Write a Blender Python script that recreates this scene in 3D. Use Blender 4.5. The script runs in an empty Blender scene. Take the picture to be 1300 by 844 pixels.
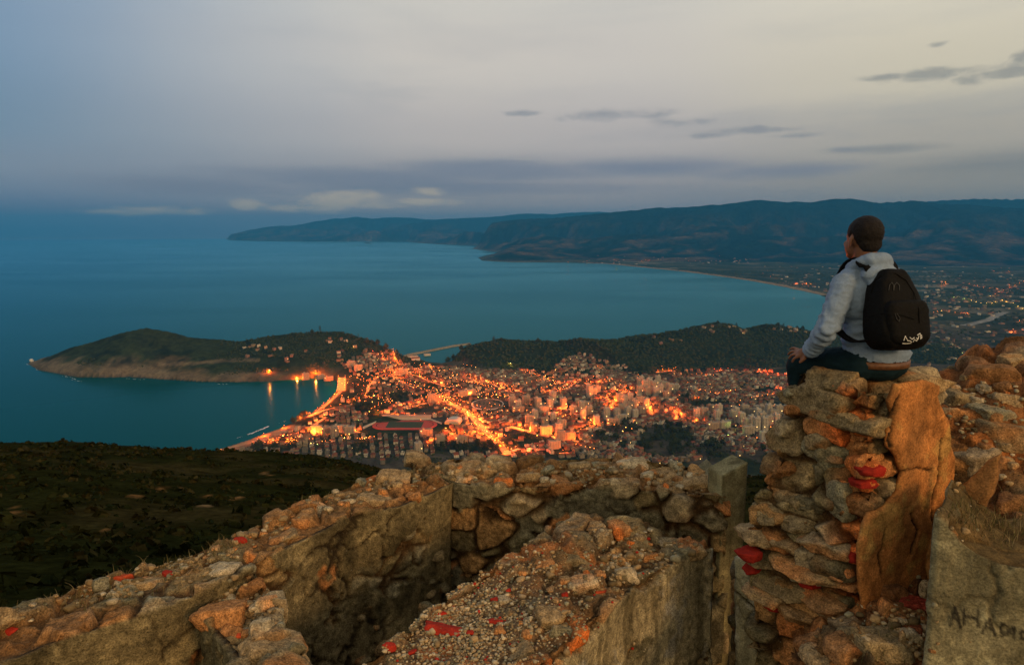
import bpy, bmesh, math, random
import numpy as np
from mathutils import Vector, Matrix
from mathutils.bvhtree import BVHTree
from mathutils.geometry import delaunay_2d_cdt

random.seed(7); RNG = np.random.default_rng(7)
SC = bpy.context.scene
COL = SC.collection
R = math.radians

# ------------------------------------------------------------------ camera model (24 mm lens, 500 m above the sea)
FPX = 867.0; HORZ = 291.0; CAMZ = 500.0
TH = math.atan((422.0 - HORZ) / FPX); CT, ST = math.cos(TH), math.sin(TH)
def ray(px, py):
    u = (np.asarray(px, float) - 650.0) / FPX; v = (422.0 - np.asarray(py, float)) / FPX
    return np.stack([u + 0 * v, CT + v * ST + 0 * u, -ST + v * CT + 0 * u], -1)
def P(px, py, depth):                       # point seen at photo position (px, py) at a forward distance
    r = ray(px, py); p = r * (np.asarray(depth, float) / r[..., 1])[..., None]
    p[..., 2] += CAMZ; return p
def G(px, py, z=0.0):                       # point of a level plane seen at (px, py)
    r = ray(px, py); t = (z - CAMZ) / r[..., 2]
    p = r * np.asarray(t)[..., None]; p[..., 2] += CAMZ; return p
def PZ(px, depth, z):                       # column px, forward distance, height above the sea
    t = (z - CAMZ) / depth; v = (t * CT + ST) / (CT - t * ST)
    return np.array([(px - 650.0) / FPX * depth / (CT + v * ST), depth, z])
def to_px(p):
    p = np.asarray(p, float); x, y, z = p[..., 0], p[..., 1], p[..., 2] - CAMZ
    f = y * CT - z * ST; up = y * ST + z * CT
    return 650 + FPX * x / f, 422 - FPX * up / f

# ------------------------------------------------------------------ noise
def _hash(ix, iy, iz, seed):
    with np.errstate(over='ignore'):
        h = (ix.astype(np.int64).astype(np.uint32) * np.uint32(374761393) + iy.astype(np.int64).astype(np.uint32) * np.uint32(668265263)
             + iz.astype(np.int64).astype(np.uint32) * np.uint32(2246822519) + np.uint32((seed * 3266489917) & 0xffffffff))
        h = (h ^ (h >> np.uint32(13))) * np.uint32(1274126177)
        h = (h ^ (h >> np.uint32(16))) * np.uint32(2654435761)
        h = h ^ (h >> np.uint32(15))
    return h.astype(np.float64) / 4294967295.0
def vnoise(p, seed=0):
    i = np.floor(p); f = p - i; f = f * f * f * (f * (f * 6 - 15) + 10)
    ix, iy, iz = i[..., 0], i[..., 1], i[..., 2]; out = 0
    for a in (0, 1):
        wa = f[..., 0] if a else 1 - f[..., 0]
        for b in (0, 1):
            wb = f[..., 1] if b else 1 - f[..., 1]
            for c in (0, 1):
                wc = f[..., 2] if c else 1 - f[..., 2]
                out = out + wa * wb * wc * _hash(ix + a, iy + b, iz + c, seed)
    return out * 2 - 1
_ROT = np.array([[0.36, 0.48, -0.8], [-0.8, 0.6, 0.0], [0.48, 0.64, 0.6]])
def fbm(p, octv=4, seed=0, gain=0.5, ridged=False):
    p = np.asarray(p, float); a = 1.0; s = 0; tot = 0
    for o in range(octv):
        p = p @ _ROT.T
        n = vnoise(p, seed + o)
        if ridged: n = 1 - 2 * np.abs(n)
        s = s + a * n; tot += a; a *= gain; p = p * 2.03
    return s / tot
def worley(p, seed=0):
    i = np.floor(p); f1 = np.full(p.shape[:-1], 9.0); f2 = f1.copy(); idr = np.zeros(p.shape[:-1])
    for a in (-1, 0, 1):
        for b in (-1, 0, 1):
            for c in (-1, 0, 1):
                cx, cy, cz = i[..., 0] + a, i[..., 1] + b, i[..., 2] + c
                dx = cx + _hash(cx, cy, cz, seed) - p[..., 0]; dy = cy + _hash(cx, cy, cz, seed + 1) - p[..., 1]
                dz = cz + _hash(cx, cy, cz, seed + 2) - p[..., 2]
                d = np.sqrt(dx * dx + dy * dy + dz * dz); m = d < f1
                f2 = np.where(m, f1, np.minimum(f2, d)); idr = np.where(m, _hash(cx, cy, cz, seed + 3), idr); f1 = np.where(m, d, f1)
    return f1, f2, idr
def sstep(a, b, x):
    t = np.clip((x - a) / (b - a), 0, 1); return t * t * (3 - 2 * t)
def mixc(a, b, t):
    return a * (1 - t[..., None]) + b * t[..., None]

# ------------------------------------------------------------------ objects
def tag(o, label=None, cat=None, group=None, kind=None):
    if label: o['label'] = label
    if cat: o['category'] = cat
    if group: o['group'] = group
    if kind: o['kind'] = kind
    return o
def link(o, parent=None):
    COL.objects.link(o)
    if parent is not None: o.parent = parent
    return o
def mesh_np(name, v, faces, mats, parent=None, col=None, smooth=True, mat_idx=None, loc=None, link_it=True):
    """faces: an (n,k) array or a list of index lists"""
    me = bpy.data.meshes.new(name)
    v = np.asarray(v, np.float32)
    if loc is not None: v = v - np.asarray(loc, np.float32)
    if isinstance(faces, np.ndarray):
        k = faces.shape[1]; n = len(faces); lv = faces.reshape(-1); ls = np.arange(n) * k
    else:
        cnt = np.array([len(f) for f in faces]); n = len(faces); lv = np.array([i for f in faces for i in f]); ls = np.concatenate([[0], np.cumsum(cnt)[:-1]])
    me.vertices.add(len(v)); me.vertices.foreach_set('co', v.reshape(-1))
    me.loops.add(len(lv)); me.loops.foreach_set('vertex_index', lv.astype(np.int32))
    me.polygons.add(n); me.polygons.foreach_set('loop_start', ls.astype(np.int32))
    if not isinstance(mats, (list, tuple)): mats = [mats]
    for m in mats: me.materials.append(m)
    me.polygons.foreach_set('use_smooth', np.full(n, smooth, bool) if np.isscalar(smooth) else np.asarray(smooth, bool))
    if mat_idx is not None: me.polygons.foreach_set('material_index', np.asarray(mat_idx, np.int32))
    if col is not None:
        a = me.color_attributes.new('Col', 'FLOAT_COLOR', 'POINT')
        c = np.ones((len(v), 4), np.float32); c[:, :3] = col; a.data.foreach_set('color', c.reshape(-1))
    me.update(calc_edges=True); me.validate()
    if not link_it: return me
    o = bpy.data.objects.new(name, me)
    if loc is not None: o.location = [float(t) for t in loc]
    return link(o, parent)
def empty(name, loc):
    o = bpy.data.objects.new(name, None); o.location = [float(t) for t in loc]; o.empty_display_size = 0.2
    return link(o)
def vnormals(v, f):
    if f.shape[1] == 4: fn = np.cross(v[f[:, 2]] - v[f[:, 0]], v[f[:, 3]] - v[f[:, 1]])
    else: fn = np.cross(v[f[:, 1]] - v[f[:, 0]], v[f[:, 2]] - v[f[:, 0]])
    n = np.zeros_like(v)
    for k in range(f.shape[1]):
        for c in range(3): n[:, c] += np.bincount(f[:, k], fn[:, c], len(v))
    return n / np.maximum(np.linalg.norm(n, axis=1), 1e-12)[:, None]
class Acc:                                   # gathers pieces of ONE object's mesh
    def __init__(s): s.v = []; s.f = []; s.m = []; s.c = []; s.n = 0
    def add(s, v, f, mi=0, col=None):
        v = np.asarray(v, float); s.v.append(v)
        for q in f: s.f.append([int(i) + s.n for i in q]); s.m.append(mi)
        if col is not None: s.c.append(np.broadcast_to(np.asarray(col, float), (len(v), 3)))
        s.n += len(v)
    def box(s, lo, hi, mi=0, col=None, M=None, skip_bottom=False):
        x0, y0, z0 = lo; x1, y1, z1 = hi
        v = np.array([[x0, y0, z0], [x1, y0, z0], [x1, y1, z0], [x0, y1, z0], [x0, y0, z1], [x1, y0, z1], [x1, y1, z1], [x0, y1, z1]], float)
        if M is not None: v = v @ M[0].T + M[1]
        f = [[0, 1, 5, 4], [1, 2, 6, 5], [2, 3, 7, 6], [3, 0, 4, 7], [4, 5, 6, 7]] + ([] if skip_bottom else [[3, 2, 1, 0]])
        s.add(v, f, mi, col)
    def build(s, name, mats, parent=None, smooth=False, loc=None, link_it=True):
        return mesh_np(name, np.concatenate(s.v), s.f, mats, parent, np.concatenate(s.c) if s.c else None, smooth, s.m, loc, link_it)

# ------------------------------------------------------------------ materials
def new_mat(name):
    m = bpy.data.materials.new(name); m.use_nodes = True; nt = m.node_tree; nt.nodes.clear()
    out = nt.nodes.new('ShaderNodeOutputMaterial'); b = nt.nodes.new('ShaderNodeBsdfPrincipled')
    nt.links.new(b.outputs[0], out.inputs[0]); return m, nt, b
def N(nt, t, **kw):
    n = nt.nodes.new(t)
    for k, v in kw.items():
        if k in n.inputs: n.inputs[k].default_value = v
        else: setattr(n, k, v)
    return n
def plain(name, col, rough=0.8, spec=0.3, metal=0.0, emit=None, strength=0.0, var=0.25, scale=8.0, bump=0.0):
    m, nt, b = new_mat(name)
    b.inputs['Roughness'].default_value = rough; b.inputs['Specular IOR Level'].default_value = spec; b.inputs['Metallic'].default_value = metal
    tc = N(nt, 'ShaderNodeTexCoord'); nz = N(nt, 'ShaderNodeTexNoise', Scale=scale, Detail=5.0)
    nt.links.new(tc.outputs['Object'], nz.inputs['Vector'])
    mp = N(nt, 'ShaderNodeMapRange'); mp.inputs[1].default_value = 0.3; mp.inputs[2].default_value = 0.7; mp.inputs[3].default_value = 1 - var; mp.inputs[4].default_value = 1 + var
    nt.links.new(nz.outputs[0], mp.inputs[0])
    mx = N(nt, 'ShaderNodeMix', data_type='RGBA', blend_type='MULTIPLY'); mx.inputs[0].default_value = 1.0
    mx.inputs[6].default_value = (*col, 1); nt.links.new(mp.outputs[0], mx.inputs[7]); nt.links.new(mx.outputs[2], b.inputs['Base Color'])
    if bump:
        bp = N(nt, 'ShaderNodeBump', Strength=bump, Distance=0.01); nt.links.new(nz.outputs[0], bp.inputs['Height']); nt.links.new(bp.outputs[0], b.inputs['Normal'])
    if emit: b.inputs['Emission Color'].default_value = (*emit, 1); b.inputs['Emission Strength'].default_value = strength
    return m
def attr_mat(name, rough=0.9, spec=0.15, s1=14.0, s2=90.0, v1=0.35, v2=0.45, bump=0.5, dist=0.012, coord='Object', speck=0.0):
    """vertex colour of the thing itself, broken up by two scales of grain, with matching relief"""
    m, nt, b = new_mat(name); L = nt.links.new
    b.inputs['Roughness'].default_value = rough; b.inputs['Specular IOR Level'].default_value = spec
    at = N(nt, 'ShaderNodeAttribute', attribute_name='Col'); tc = N(nt, 'ShaderNodeTexCoord')
    n1 = N(nt, 'ShaderNodeTexNoise', Scale=s1, Detail=6.0, Roughness=0.62); n2 = N(nt, 'ShaderNodeTexNoise', Scale=s2, Detail=5.0, Roughness=0.7)
    for n in (n1, n2): L(tc.outputs[coord], n.inputs['Vector'])
    def rng(src, lo, hi, a, c):
        q = N(nt, 'ShaderNodeMapRange'); q.inputs[1].default_value = lo; q.inputs[2].default_value = hi; q.inputs[3].default_value = a; q.inputs[4].default_value = c
        L(src, q.inputs[0]); return q.outputs[0]
    a = rng(n1.outputs[0], 0.3, 0.7, 1 - v1, 1 + v1); c = rng(n2.outputs[0], 0.3, 0.7, 1 - v2, 1 + v2)
    mu = N(nt, 'ShaderNodeMath', operation='MULTIPLY'); L(a, mu.inputs[0]); L(c, mu.inputs[1])
    mx = N(nt, 'ShaderNodeMix', data_type='RGBA', blend_type='MULTIPLY'); mx.inputs[0].default_value = 1.0
    L(at.outputs['Color'], mx.inputs[6]); L(mu.outputs[0], mx.inputs[7]); src = mx.outputs[2]
    if speck:                                   # pale lichen and grit
        vo = N(nt, 'ShaderNodeTexNoise', Scale=s1 * 2.3, Detail=8.0, Roughness=0.75); L(tc.outputs[coord], vo.inputs['Vector'])
        k = rng(vo.outputs[0], 0.60, 0.68, 0.0, speck)
        m2 = N(nt, 'ShaderNodeMix', data_type='RGBA'); L(k, m2.inputs[0]); L(src, m2.inputs[6]); m2.inputs[7].default_value = (0.34, 0.30, 0.22, 1); src = m2.outputs[2]
    L(src, b.inputs['Base Color'])
    if bump:
        ad = N(nt, 'ShaderNodeMath', operation='MULTIPLY_ADD'); L(n2.outputs[0], ad.inputs[0]); ad.inputs[1].default_value = 0.5; L(n1.outputs[0], ad.inputs[2])
        bp = N(nt, 'ShaderNodeBump', Strength=bump, Distance=dist); L(ad.outputs[0], bp.inputs['Height']); L(bp.outputs[0], b.inputs['Normal'])
    return m
def emit_mat(name, col, strength):
    m, nt, b = new_mat(name); b.inputs['Base Color'].default_value = (0.3, 0.2, 0.1, 1)
    b.inputs['Emission Color'].default_value = (*col, 1); b.inputs['Emission Strength'].default_value = strength
    return m
# ================================================================== camera, sky, sun
cam = bpy.data.cameras.new('camera'); camo = link(bpy.data.objects.new('camera', cam))
cam.sensor_width = 36.0; cam.lens = 36.0 * FPX / 1300.0; cam.clip_start = 0.05; cam.clip_end = 200000
camo.location = (0, 0, CAMZ); camo.rotation_euler = (math.pi / 2 - TH, 0, 0); SC.camera = camo
SC.view_settings.view_transform = 'Standard'; SC.view_settings.look = 'None'; SC.view_settings.exposure = 0.0; SC.view_settings.gamma = 1.0
SC.render.engine = 'CYCLES'
cy = SC.cycles
cy.use_denoising = True; cy.denoiser = 'OPENIMAGEDENOISE'; cy.denoising_input_passes = 'RGB_ALBEDO_NORMAL'; cy.denoising_prefilter = 'ACCURATE'
cy.max_bounces = 4; cy.diffuse_bounces = 3; cy.glossy_bounces = 2; cy.transmission_bounces = 2; cy.volume_bounces = 0; cy.transparent_max_bounces = 8
cy.sample_clamp_indirect = 4.0; cy.use_light_tree = True; cy.caustics_reflective = False; cy.caustics_refractive = False

SUN_EL, SUN_AZ2 = R(20), R(140)                 # azimuth measured from straight ahead towards the right: low behind us
sd = np.array([math.sin(SUN_AZ2) * math.cos(SUN_EL), math.cos(SUN_AZ2) * math.cos(SUN_EL), math.sin(SUN_EL)])
sun = bpy.data.lights.new('sun', 'SUN'); sun.energy = 1.5; sun.angle = R(12); sun.color = (1.0, 0.60, 0.28)
so = link(bpy.data.objects.new('sun', sun)); so.location = (60, -40, CAMZ + 40)
so.rotation_euler = Vector(-sd).to_track_quat('-Z', 'Y').to_euler()

world = bpy.data.worlds.new('World'); SC.world = world; world.use_nodes = True
wt = world.node_tree; wt.nodes.clear(); WL = wt.links.new
wout = N(wt, 'ShaderNodeOutputWorld'); wbg = N(wt, 'ShaderNodeBackground'); WL(wbg.outputs[0], wout.inputs[0])
nish = N(wt, 'ShaderNodeTexSky', sky_type='NISHITA'); nish.sun_disc = False; nish.sun_elevation = R(3.0); nish.sun_rotation = SUN_AZ2; nish.altitude = 500; nish.dust_density = 2.0
tc = N(wt, 'ShaderNodeTexCoord'); sx = N(wt, 'ShaderNodeSeparateXYZ'); WL(tc.outputs['Generated'], sx.inputs[0])
def M(op, a, b=None, c=None):
    n = N(wt, 'ShaderNodeMath', operation=op)
    for i, q in enumerate((a, b, c)):
        if q is None: continue
        if isinstance(q, (int, float)): n.inputs[i].default_value = q
        else: WL(q, n.inputs[i])
    return n.outputs[0]
X, Y, Z = sx.outputs[0], sx.outputs[1], sx.outputs[2]
AZ = M('ARCTAN2', X, Y); EL = M('ARCSINE', Z)
def lin(c): return tuple(((x / 255 + 0.055) / 1.055) ** 2.4 if x > 10 else x / 255 / 12.92 for x in c)
def ramp(src, stops):
    r = N(wt, 'ShaderNodeValToRGB'); WL(src, r.inputs[0]); cr = r.color_ramp; cr.interpolation = 'EASE'
    while len(cr.elements) > 1: cr.elements.remove(cr.elements[-1])
    for i, (p, c) in enumerate(stops):
        e = cr.elements[0] if i == 0 else cr.elements.new(p)
        e.position = p; e.color = (*lin(c), 1)
    return r.outputs[0]
def mix(f, a, b, mode='MIX'):
    n = N(wt, 'ShaderNodeMix', data_type='RGBA', blend_type=mode)
    for i, q in ((0, f), (6, a), (7, b)):
        if isinstance(q, (int, float)): n.inputs[i].default_value = q
        elif isinstance(q, tuple): n.inputs[i].default_value = (*q, 1)
        else: WL(q, n.inputs[i])
    return n.outputs[2]
eln = M('MULTIPLY_ADD', EL, 1.0, 0.1)           # 0.1 rad below the horizon maps to 0
# elevation of photo rows: 290 -> 0.10 ; 230 -> .17 ; 180 -> .226 ; 90 -> .325 ; 0 -> .416
left = ramp(eln, [(0.0, (50, 98, 138)), (0.09, (52, 98, 138)), (0.12, (88, 114, 150)), (0.17, (112, 130, 158)), (0.226, (97, 125, 156)), (0.33, (110, 137, 167)), (0.42, (120, 148, 178)), (0.75, (120, 142, 172)), (1.0, (108, 130, 165))])
midr = ramp(eln, [(0.0, (110, 118, 132)), (0.10, (134, 134, 146)), (0.14, (148, 143, 150)), (0.18, (156, 150, 156)), (0.226, (180, 171, 170)), (0.33, (202, 193, 184)), (0.42, (205, 199, 189)), (0.7, (165, 172, 180)), (1.0, (130, 145, 168))])
rght = ramp(eln, [(0.0, (112, 114, 116)), (0.12, (132, 128, 126)), (0.16, (148, 141, 134)), (0.21, (172, 163, 152)), (0.28, (206, 195, 172)), (0.42, (224, 215, 194)), (0.7, (176, 176, 172)), (1.0, (140, 150, 165))])
wob = N(wt, 'ShaderNodeTexNoise', Scale=2.2, Detail=4.0); WL(tc.outputs['Generated'], wob.inputs['Vector'])
azw = M('ADD', AZ, M('MULTIPLY', M('SUBTRACT', wob.outputs[0], 0.5), 0.25))
def smooth_range(src, a, b):
    q = N(wt, 'ShaderNodeMapRange', interpolation_type='SMOOTHSTEP'); WL(src, q.inputs[0]); q.inputs[1].default_value = a; q.inputs[2].default_value = b; return q.outputs[0]
sky = mix(smooth_range(azw, -0.72, -0.08), left, midr); sky = mix(smooth_range(azw, 0.10, 0.60), sky, rght)
# unseen warm glow added to the sky behind us to light the ruin
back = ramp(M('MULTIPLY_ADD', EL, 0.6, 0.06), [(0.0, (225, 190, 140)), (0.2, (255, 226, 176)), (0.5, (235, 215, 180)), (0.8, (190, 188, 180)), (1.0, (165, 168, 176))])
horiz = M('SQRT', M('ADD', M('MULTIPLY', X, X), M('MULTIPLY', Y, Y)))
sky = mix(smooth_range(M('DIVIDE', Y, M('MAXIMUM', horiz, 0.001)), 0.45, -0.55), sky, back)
# streaky stratus, stretched along the horizon
cmb = N(wt, 'ShaderNodeCombineXYZ'); WL(M('MULTIPLY', AZ, 2.6), cmb.inputs[0]); WL(M('MULTIPLY', EL, 17.0), cmb.inputs[1]); cmb.inputs[2].default_value = 3.1
st = N(wt, 'ShaderNodeTexNoise', Scale=1.0, Detail=7.0, Roughness=0.55, Distortion=0.4); WL(cmb.outputs[0], st.inputs['Vector'])
cmb2 = N(wt, 'ShaderNodeCombineXYZ'); WL(M('MULTIPLY', AZ, 22.0), cmb2.inputs[0]); WL(M('MULTIPLY', EL, 60.0), cmb2.inputs[1]); cmb2.inputs[2].default_value = 7.7
cu = N(wt, 'ShaderNodeTexNoise', Scale=1.0, Detail=8.0, Roughness=0.6, Distortion=0.3); WL(cmb2.outputs[0], cu.inputs['Vector'])
def blob(px, py, wx, wy):                        # a soft window of the sky round the direction of photo position (px, py)
    d = ray(px, py); a = math.atan2(d[0], d[1]); e = math.asin(d[2] / np.linalg.norm(d))
    qa = M('DIVIDE', M('SUBTRACT', AZ, a), wx / FPX); qe = M('DIVIDE', M('SUBTRACT', EL, e), wy / FPX)
    return M('EXPONENT', M('MULTIPLY', M('ADD', M('MULTIPLY', qa, qa), M('MULTIPLY', qe, qe)), -1.0))
# broad soft variation
var = M('MULTIPLY', smooth_range(st.outputs[0], 0.46, 0.72), smooth_range(EL, 0.42, 0.06))
sky = mix(M('MULTIPLY', var, 0.26), sky, lin((112, 122, 142)))
def streak(lst, lo, hi, colr, amount, noise):
    global sky
    m = None
    for (px, py, wx, wy) in lst:
        b = blob(px, py, wx, wy); m = b if m is None else M('MAXIMUM', m, b)
    # the window lifts the noise over the threshold: ragged edges, no visible oval
    f = smooth_range(M('ADD', M('MULTIPLY', m, 0.34), M('MULTIPLY', noise, 0.66)), lo, hi)
    sky = mix(M('MULTIPLY', M('MULTIPLY', f, amount), smooth_range(m, 0.02, 0.5)), sky, lin(colr))
streak([(430, 226, 230, 15), (640, 218, 190, 15), (830, 212, 190, 14), (250, 234, 140, 13), (1000, 216, 120, 12), (560, 238, 260, 10)], 0.34, 0.74, (96, 108, 138), 0.72, st.outputs[0])
streak([(1270, 208, 150, 22), (1120, 190, 80, 8)], 0.40, 0.72, (108, 112, 122), 0.7, st.outputs[0])
streak([(780, 147, 90, 9), (860, 156, 50, 7), (965, 165, 85, 6), (660, 144, 30, 5), (1010, 172, 40, 5), (1090, 190, 40, 5), (900, 172, 30, 4)], 0.46, 0.74, (118, 122, 136), 0.62, cu.outputs[0])
streak([(1205, 92, 85, 9), (1270, 94, 60, 9), (1297, 72, 16, 8), (1188, 57, 14, 5), (1130, 98, 40, 5)], 0.46, 0.72, (120, 122, 124), 0.65, cu.outputs[0])
streak([(425, 256, 80, 15), (440, 250, 50, 10), (545, 244, 26, 7), (540, 256, 50, 6), (316, 260, 30, 9), (380, 264, 60, 6), (210, 268, 60, 6), (150, 270, 50, 5), (470, 262, 50, 7)], 0.44, 0.70, (210, 192, 162), 0.5, cu.outputs[0])
streak([(405, 206, 26, 4), (680, 202, 60, 3)], 0.55, 0.7, (170, 165, 160), 0.5, cu.outputs[0])
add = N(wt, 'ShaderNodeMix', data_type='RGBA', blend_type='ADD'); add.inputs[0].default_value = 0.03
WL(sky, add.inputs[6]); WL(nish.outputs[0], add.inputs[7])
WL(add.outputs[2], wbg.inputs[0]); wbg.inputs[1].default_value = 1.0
# ================================================================== terrain, sea, air
def poly_xy(px):
    a = np.array(px, float); return G(a[:, 0], a[:, 1])[:, :2]
COAST = [(35, 461), (50, 469), (80, 475), (100, 479), (130, 479), (165, 478), (200, 481), (250, 484), (300, 485), (340, 484), (380, 481), (405, 479), (420, 480), (429, 484),
         (431, 491), (424, 501), (412, 512), (395, 524), (375, 535), (350, 546), (320, 557), (290, 567), (265, 575), (200, 592), (100, 612), (-100, 650), (-500, 720),
         (-900, 1500), (2600, 1500), (3400, 304), (620, 303.6), (560, 305), (515, 306.5), (530, 308.5), (560, 310.3), (594, 311.4), (606, 312), (600, 316), (620, 319), (640, 321), (622, 323),
         (607, 327), (612, 331), (650, 333), (720, 333.5), (770, 335), (800, 338), (860, 344), (900, 349), (950, 356), (1000, 365), (1040, 374), (1062, 383), (1072, 393), (1062, 407),
         (1040, 424), (1000, 432), (900, 440), (800, 444), (740, 446), (700, 447), (640, 450), (592, 454), (572, 459), (560, 461), (545, 460), (535, 457), (520, 454), (510, 453),
         (500, 450), (470, 447), (430, 446), (380, 446), (330, 448), (270, 450), (200, 449), (140, 450), (90, 453), (55, 457)]
FARC = [(287, 304.2), (300, 305.6), (340, 306.4), (400, 307), (470, 306.6), (520, 306.4), (560, 305.4), (700, 304.4), (700, 303.6), (400, 303.2), (287, 303.4)]
ISLET = [(461, 309.0), (466, 309.6), (473, 309.2), (470, 308.2), (464, 308.2)]
POLYS = [poly_xy(COAST), poly_xy(FARC), poly_xy(ISLET)]
def seg_dist(x, y, a, b):
    ax, ay = a; dx, dy = b[0] - ax, b[1] - ay
    t = np.clip(((x - ax) * dx + (y - ay) * dy) / max(dx * dx + dy * dy, 1e-9), 0, 1)
    return np.hypot(x - ax - t * dx, y - ay - t * dy), t
def coast_sd(x, y):
    best = np.full(x.shape, -1e9)
    for pl in POLYS:
        inside = np.zeros(x.shape, bool); d = np.full(x.shape, 1e9); n = len(pl)
        for i in range(n):
            a, b = pl[i], pl[(i + 1) % n]
            c = ((a[1] > y) != (b[1] > y)) & (x < (b[0] - a[0]) * (y - a[1]) / (b[1] - a[1] + 1e-12) + a[0]); inside ^= c
            dd, _ = seg_dist(x, y, a, b); d = np.minimum(d, dd)
        best = np.maximum(best, np.where(inside, d, -d))
    return best
def ridge(pts):
    return [P(px, py, d) for px, py, d in pts]
R_PEN = ridge([(38, 458, 2590), (65, 451, 2560), (90, 441, 2540), (120, 433, 2530), (150, 423, 2530), (185, 416, 2530), (215, 421, 2540), (240, 428, 2540), (270, 430, 2540), (300, 433, 2540), (330, 429, 2550), (360, 424, 2560),
               (400, 421, 2580), (432, 421, 2590), (455, 427, 2590), (475, 434, 2590), (492, 442, 2590), (512, 452, 2600)])
R_W1 = ridge([(562, 462, 2560), (574, 450, 2600), (590, 441, 2620), (612, 434, 2650), (640, 431, 2660), (670, 434, 2660), (700, 435, 2650), (718, 440, 2640), (732, 453, 2620)])
R_W2 = ridge([(724, 448, 2560), (742, 430, 2600), (765, 432, 2620), (795, 434, 2640), (830, 427, 2700), (860, 423, 2740), (885, 417, 2780), (910, 409, 2820), (930, 411, 2820), (950, 418, 2820), (985, 412, 2820), (1010, 416, 2820), (1030, 421, 2820), (1060, 423, 2820), (1110, 428, 2800), (1150, 436, 2760)])
R_M1 = ridge([(606, 328, 11300), (625, 322, 11400), (650, 319, 11600), (690, 319, 11800), (730, 321, 12200), (770, 325, 12600)])
R_M2 = ridge([(512, 303, 24000), (530, 296, 23000), (560, 290, 22000), (590, 287, 21000), (620, 283, 20000), (660, 278, 19000), (700, 276, 18500), (740, 273, 18000), (780, 269, 17500), (830, 263, 17000), (880, 262, 16500), (910, 259, 16200), (940, 256, 16000), (968, 252, 15800),
              (1000, 255, 15600), (1030, 254, 15500), (1062, 251, 15300), (1085, 252, 15200), (1110, 256, 15000), (1160, 254, 15000), (1200, 258, 15000), (1250, 261, 15000), (1300, 264, 15000), (1500, 268, 15000), (1900, 262, 16000)])
R_M2B = ridge([(640, 303, 15200), (690, 299, 14600), (740, 303, 14000), (800, 296, 13600), (860, 300, 13000), (930, 296, 12800), (1000, 300, 12300), (1100, 298, 12000), (1200, 302, 11800), (1320, 296, 11800), (1600, 300, 12000)])
R_M3 = ridge([(1120, 258, 18500), (1180, 255, 18500), (1240, 252, 18500), (1330, 251, 18500), (1600, 256, 18500)])
R_L1 = ridge([(284, 303, 35500), (296, 297, 35000), (320, 291, 35000), (345, 287, 35000), (375, 286, 35000), (400, 281, 35000), (425, 277, 35000), (455, 275, 35000), (480, 277, 35000), (500, 275, 35000), (530, 277, 35000), (570, 277, 35000), (610, 280, 35000), (690, 290, 35000)])
R_L2 = ridge([(560, 278, 30500), (620, 275, 30500), (660, 271, 30500), (700, 270, 30500), (760, 268, 30500), (830, 275, 30500)])
R_IS = ridge([(464, 306.6, 28000), (469, 306.2, 28000)])
def ridge_eval(rd, x, y):
    d = np.full(x.shape, 1e9); z = np.zeros(x.shape)
    for a, b in zip(rd[:-1], rd[1:]):
        dd, t = seg_dist(x, y, a[:2], b[:2]); m = dd < d
        z = np.where(m, a[2] + t * (b[2] - a[2]), z); d = np.where(m, dd, d)
    return d, z
def land(x, y):
    """height, distance inside the coast, region (0 plain, 1 headland, 2 wooded hills, 3 mountains, 4 far coast)"""
    p = np.stack([x, y, 0 * x], -1)
    wob = fbm(p / 90.0, 3, 11) * 9 + fbm(p / 900.0, 2, 15) * 22 * sstep(4000, 9000, y)
    sdc = coast_sd(x, y) + wob * 0.8; reg = np.zeros(x.shape, int)
    s = np.maximum(sdc, 0)
    z = 1.2 + 7 * (1 - np.exp(-s / 160.0)) + np.minimum(s / 400.0, 4) + fbm(p / 350.0, 3, 21) * 3.5 * sstep(20, 200, s)
    def up(h, k):
        nonlocal z, reg
        reg = np.where(h > z + 1.0, k, reg); z = np.maximum(z, h)
    rid = fbm(p / 240.0, 4, 31, ridged=True); fine = fbm(p / 60.0, 3, 41)
    d, zr = ridge_eval(R_PEN, x, y)
    t = s / (s + d + 1e-6); prof = np.clip(t, 0, 1) ** 0.62
    h = zr * prof * (1 - 0.20 * (1 - t) * (1 - rid) * 1.0) + fine * 2.5 * t
    up(np.where((d < 900) & (x < 150), h, -9), 1)
    for rd, w, kk in ((R_W1, 210.0, 2), (R_W2, 250.0, 2)):
        d, zr = ridge_eval(rd, x, y)
        h = zr * np.exp(-(d / w) ** 2 * (1 - 0.45 * rid)) - 4 + fine * 3.0 + 10 * fbm(p / 130.0, 3, 45) * np.exp(-(d / w) ** 2)
        up(h, kk)
    big = fbm(p / 2600.0, 6, 51, ridged=True, gain=0.55); mid = fbm(p / 700.0, 4, 61, ridged=True)
    for rd, w, kk, pw in ((R_M1, 900.0, 3, 1.2), (R_M2, 6500.0, 3, 1.35), (R_M2B, 2600.0, 3, 1.2), (R_M3, 7000.0, 3, 1.2), (R_L1, 4500.0, 4, 1.0), (R_L2, 6000.0, 4, 1.0), (R_IS, 900.0, 4, 1.0)):
        d, zr = ridge_eval(rd, x, y)
        t = np.clip(1 - d / w, 0, 1); e = 1 - t
        h = zr * t ** pw * (1 - 0.95 * np.clip(0.55 - big, 0, 0.8) * np.minimum(e * 3.2 + .03, 1) - 0.42 * np.clip(.5 - mid, 0, 1) * np.minimum(e * 4 + .03, 1))
        h = h * sstep(-20, 500, sdc) if kk == 3 else h * sstep(-5, 250, sdc)
        up(np.where(h > 3, h, -9), kk)
    z = np.where(sdc < 0, np.maximum(sdc * 0.08, -12.0) - 0.6, z)
    return z, sdc, reg
def hgt(x, y):
    return land(np.atleast_1d(np.asarray(x, float)), np.atleast_1d(np.asarray(y, float)))[0]

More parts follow.
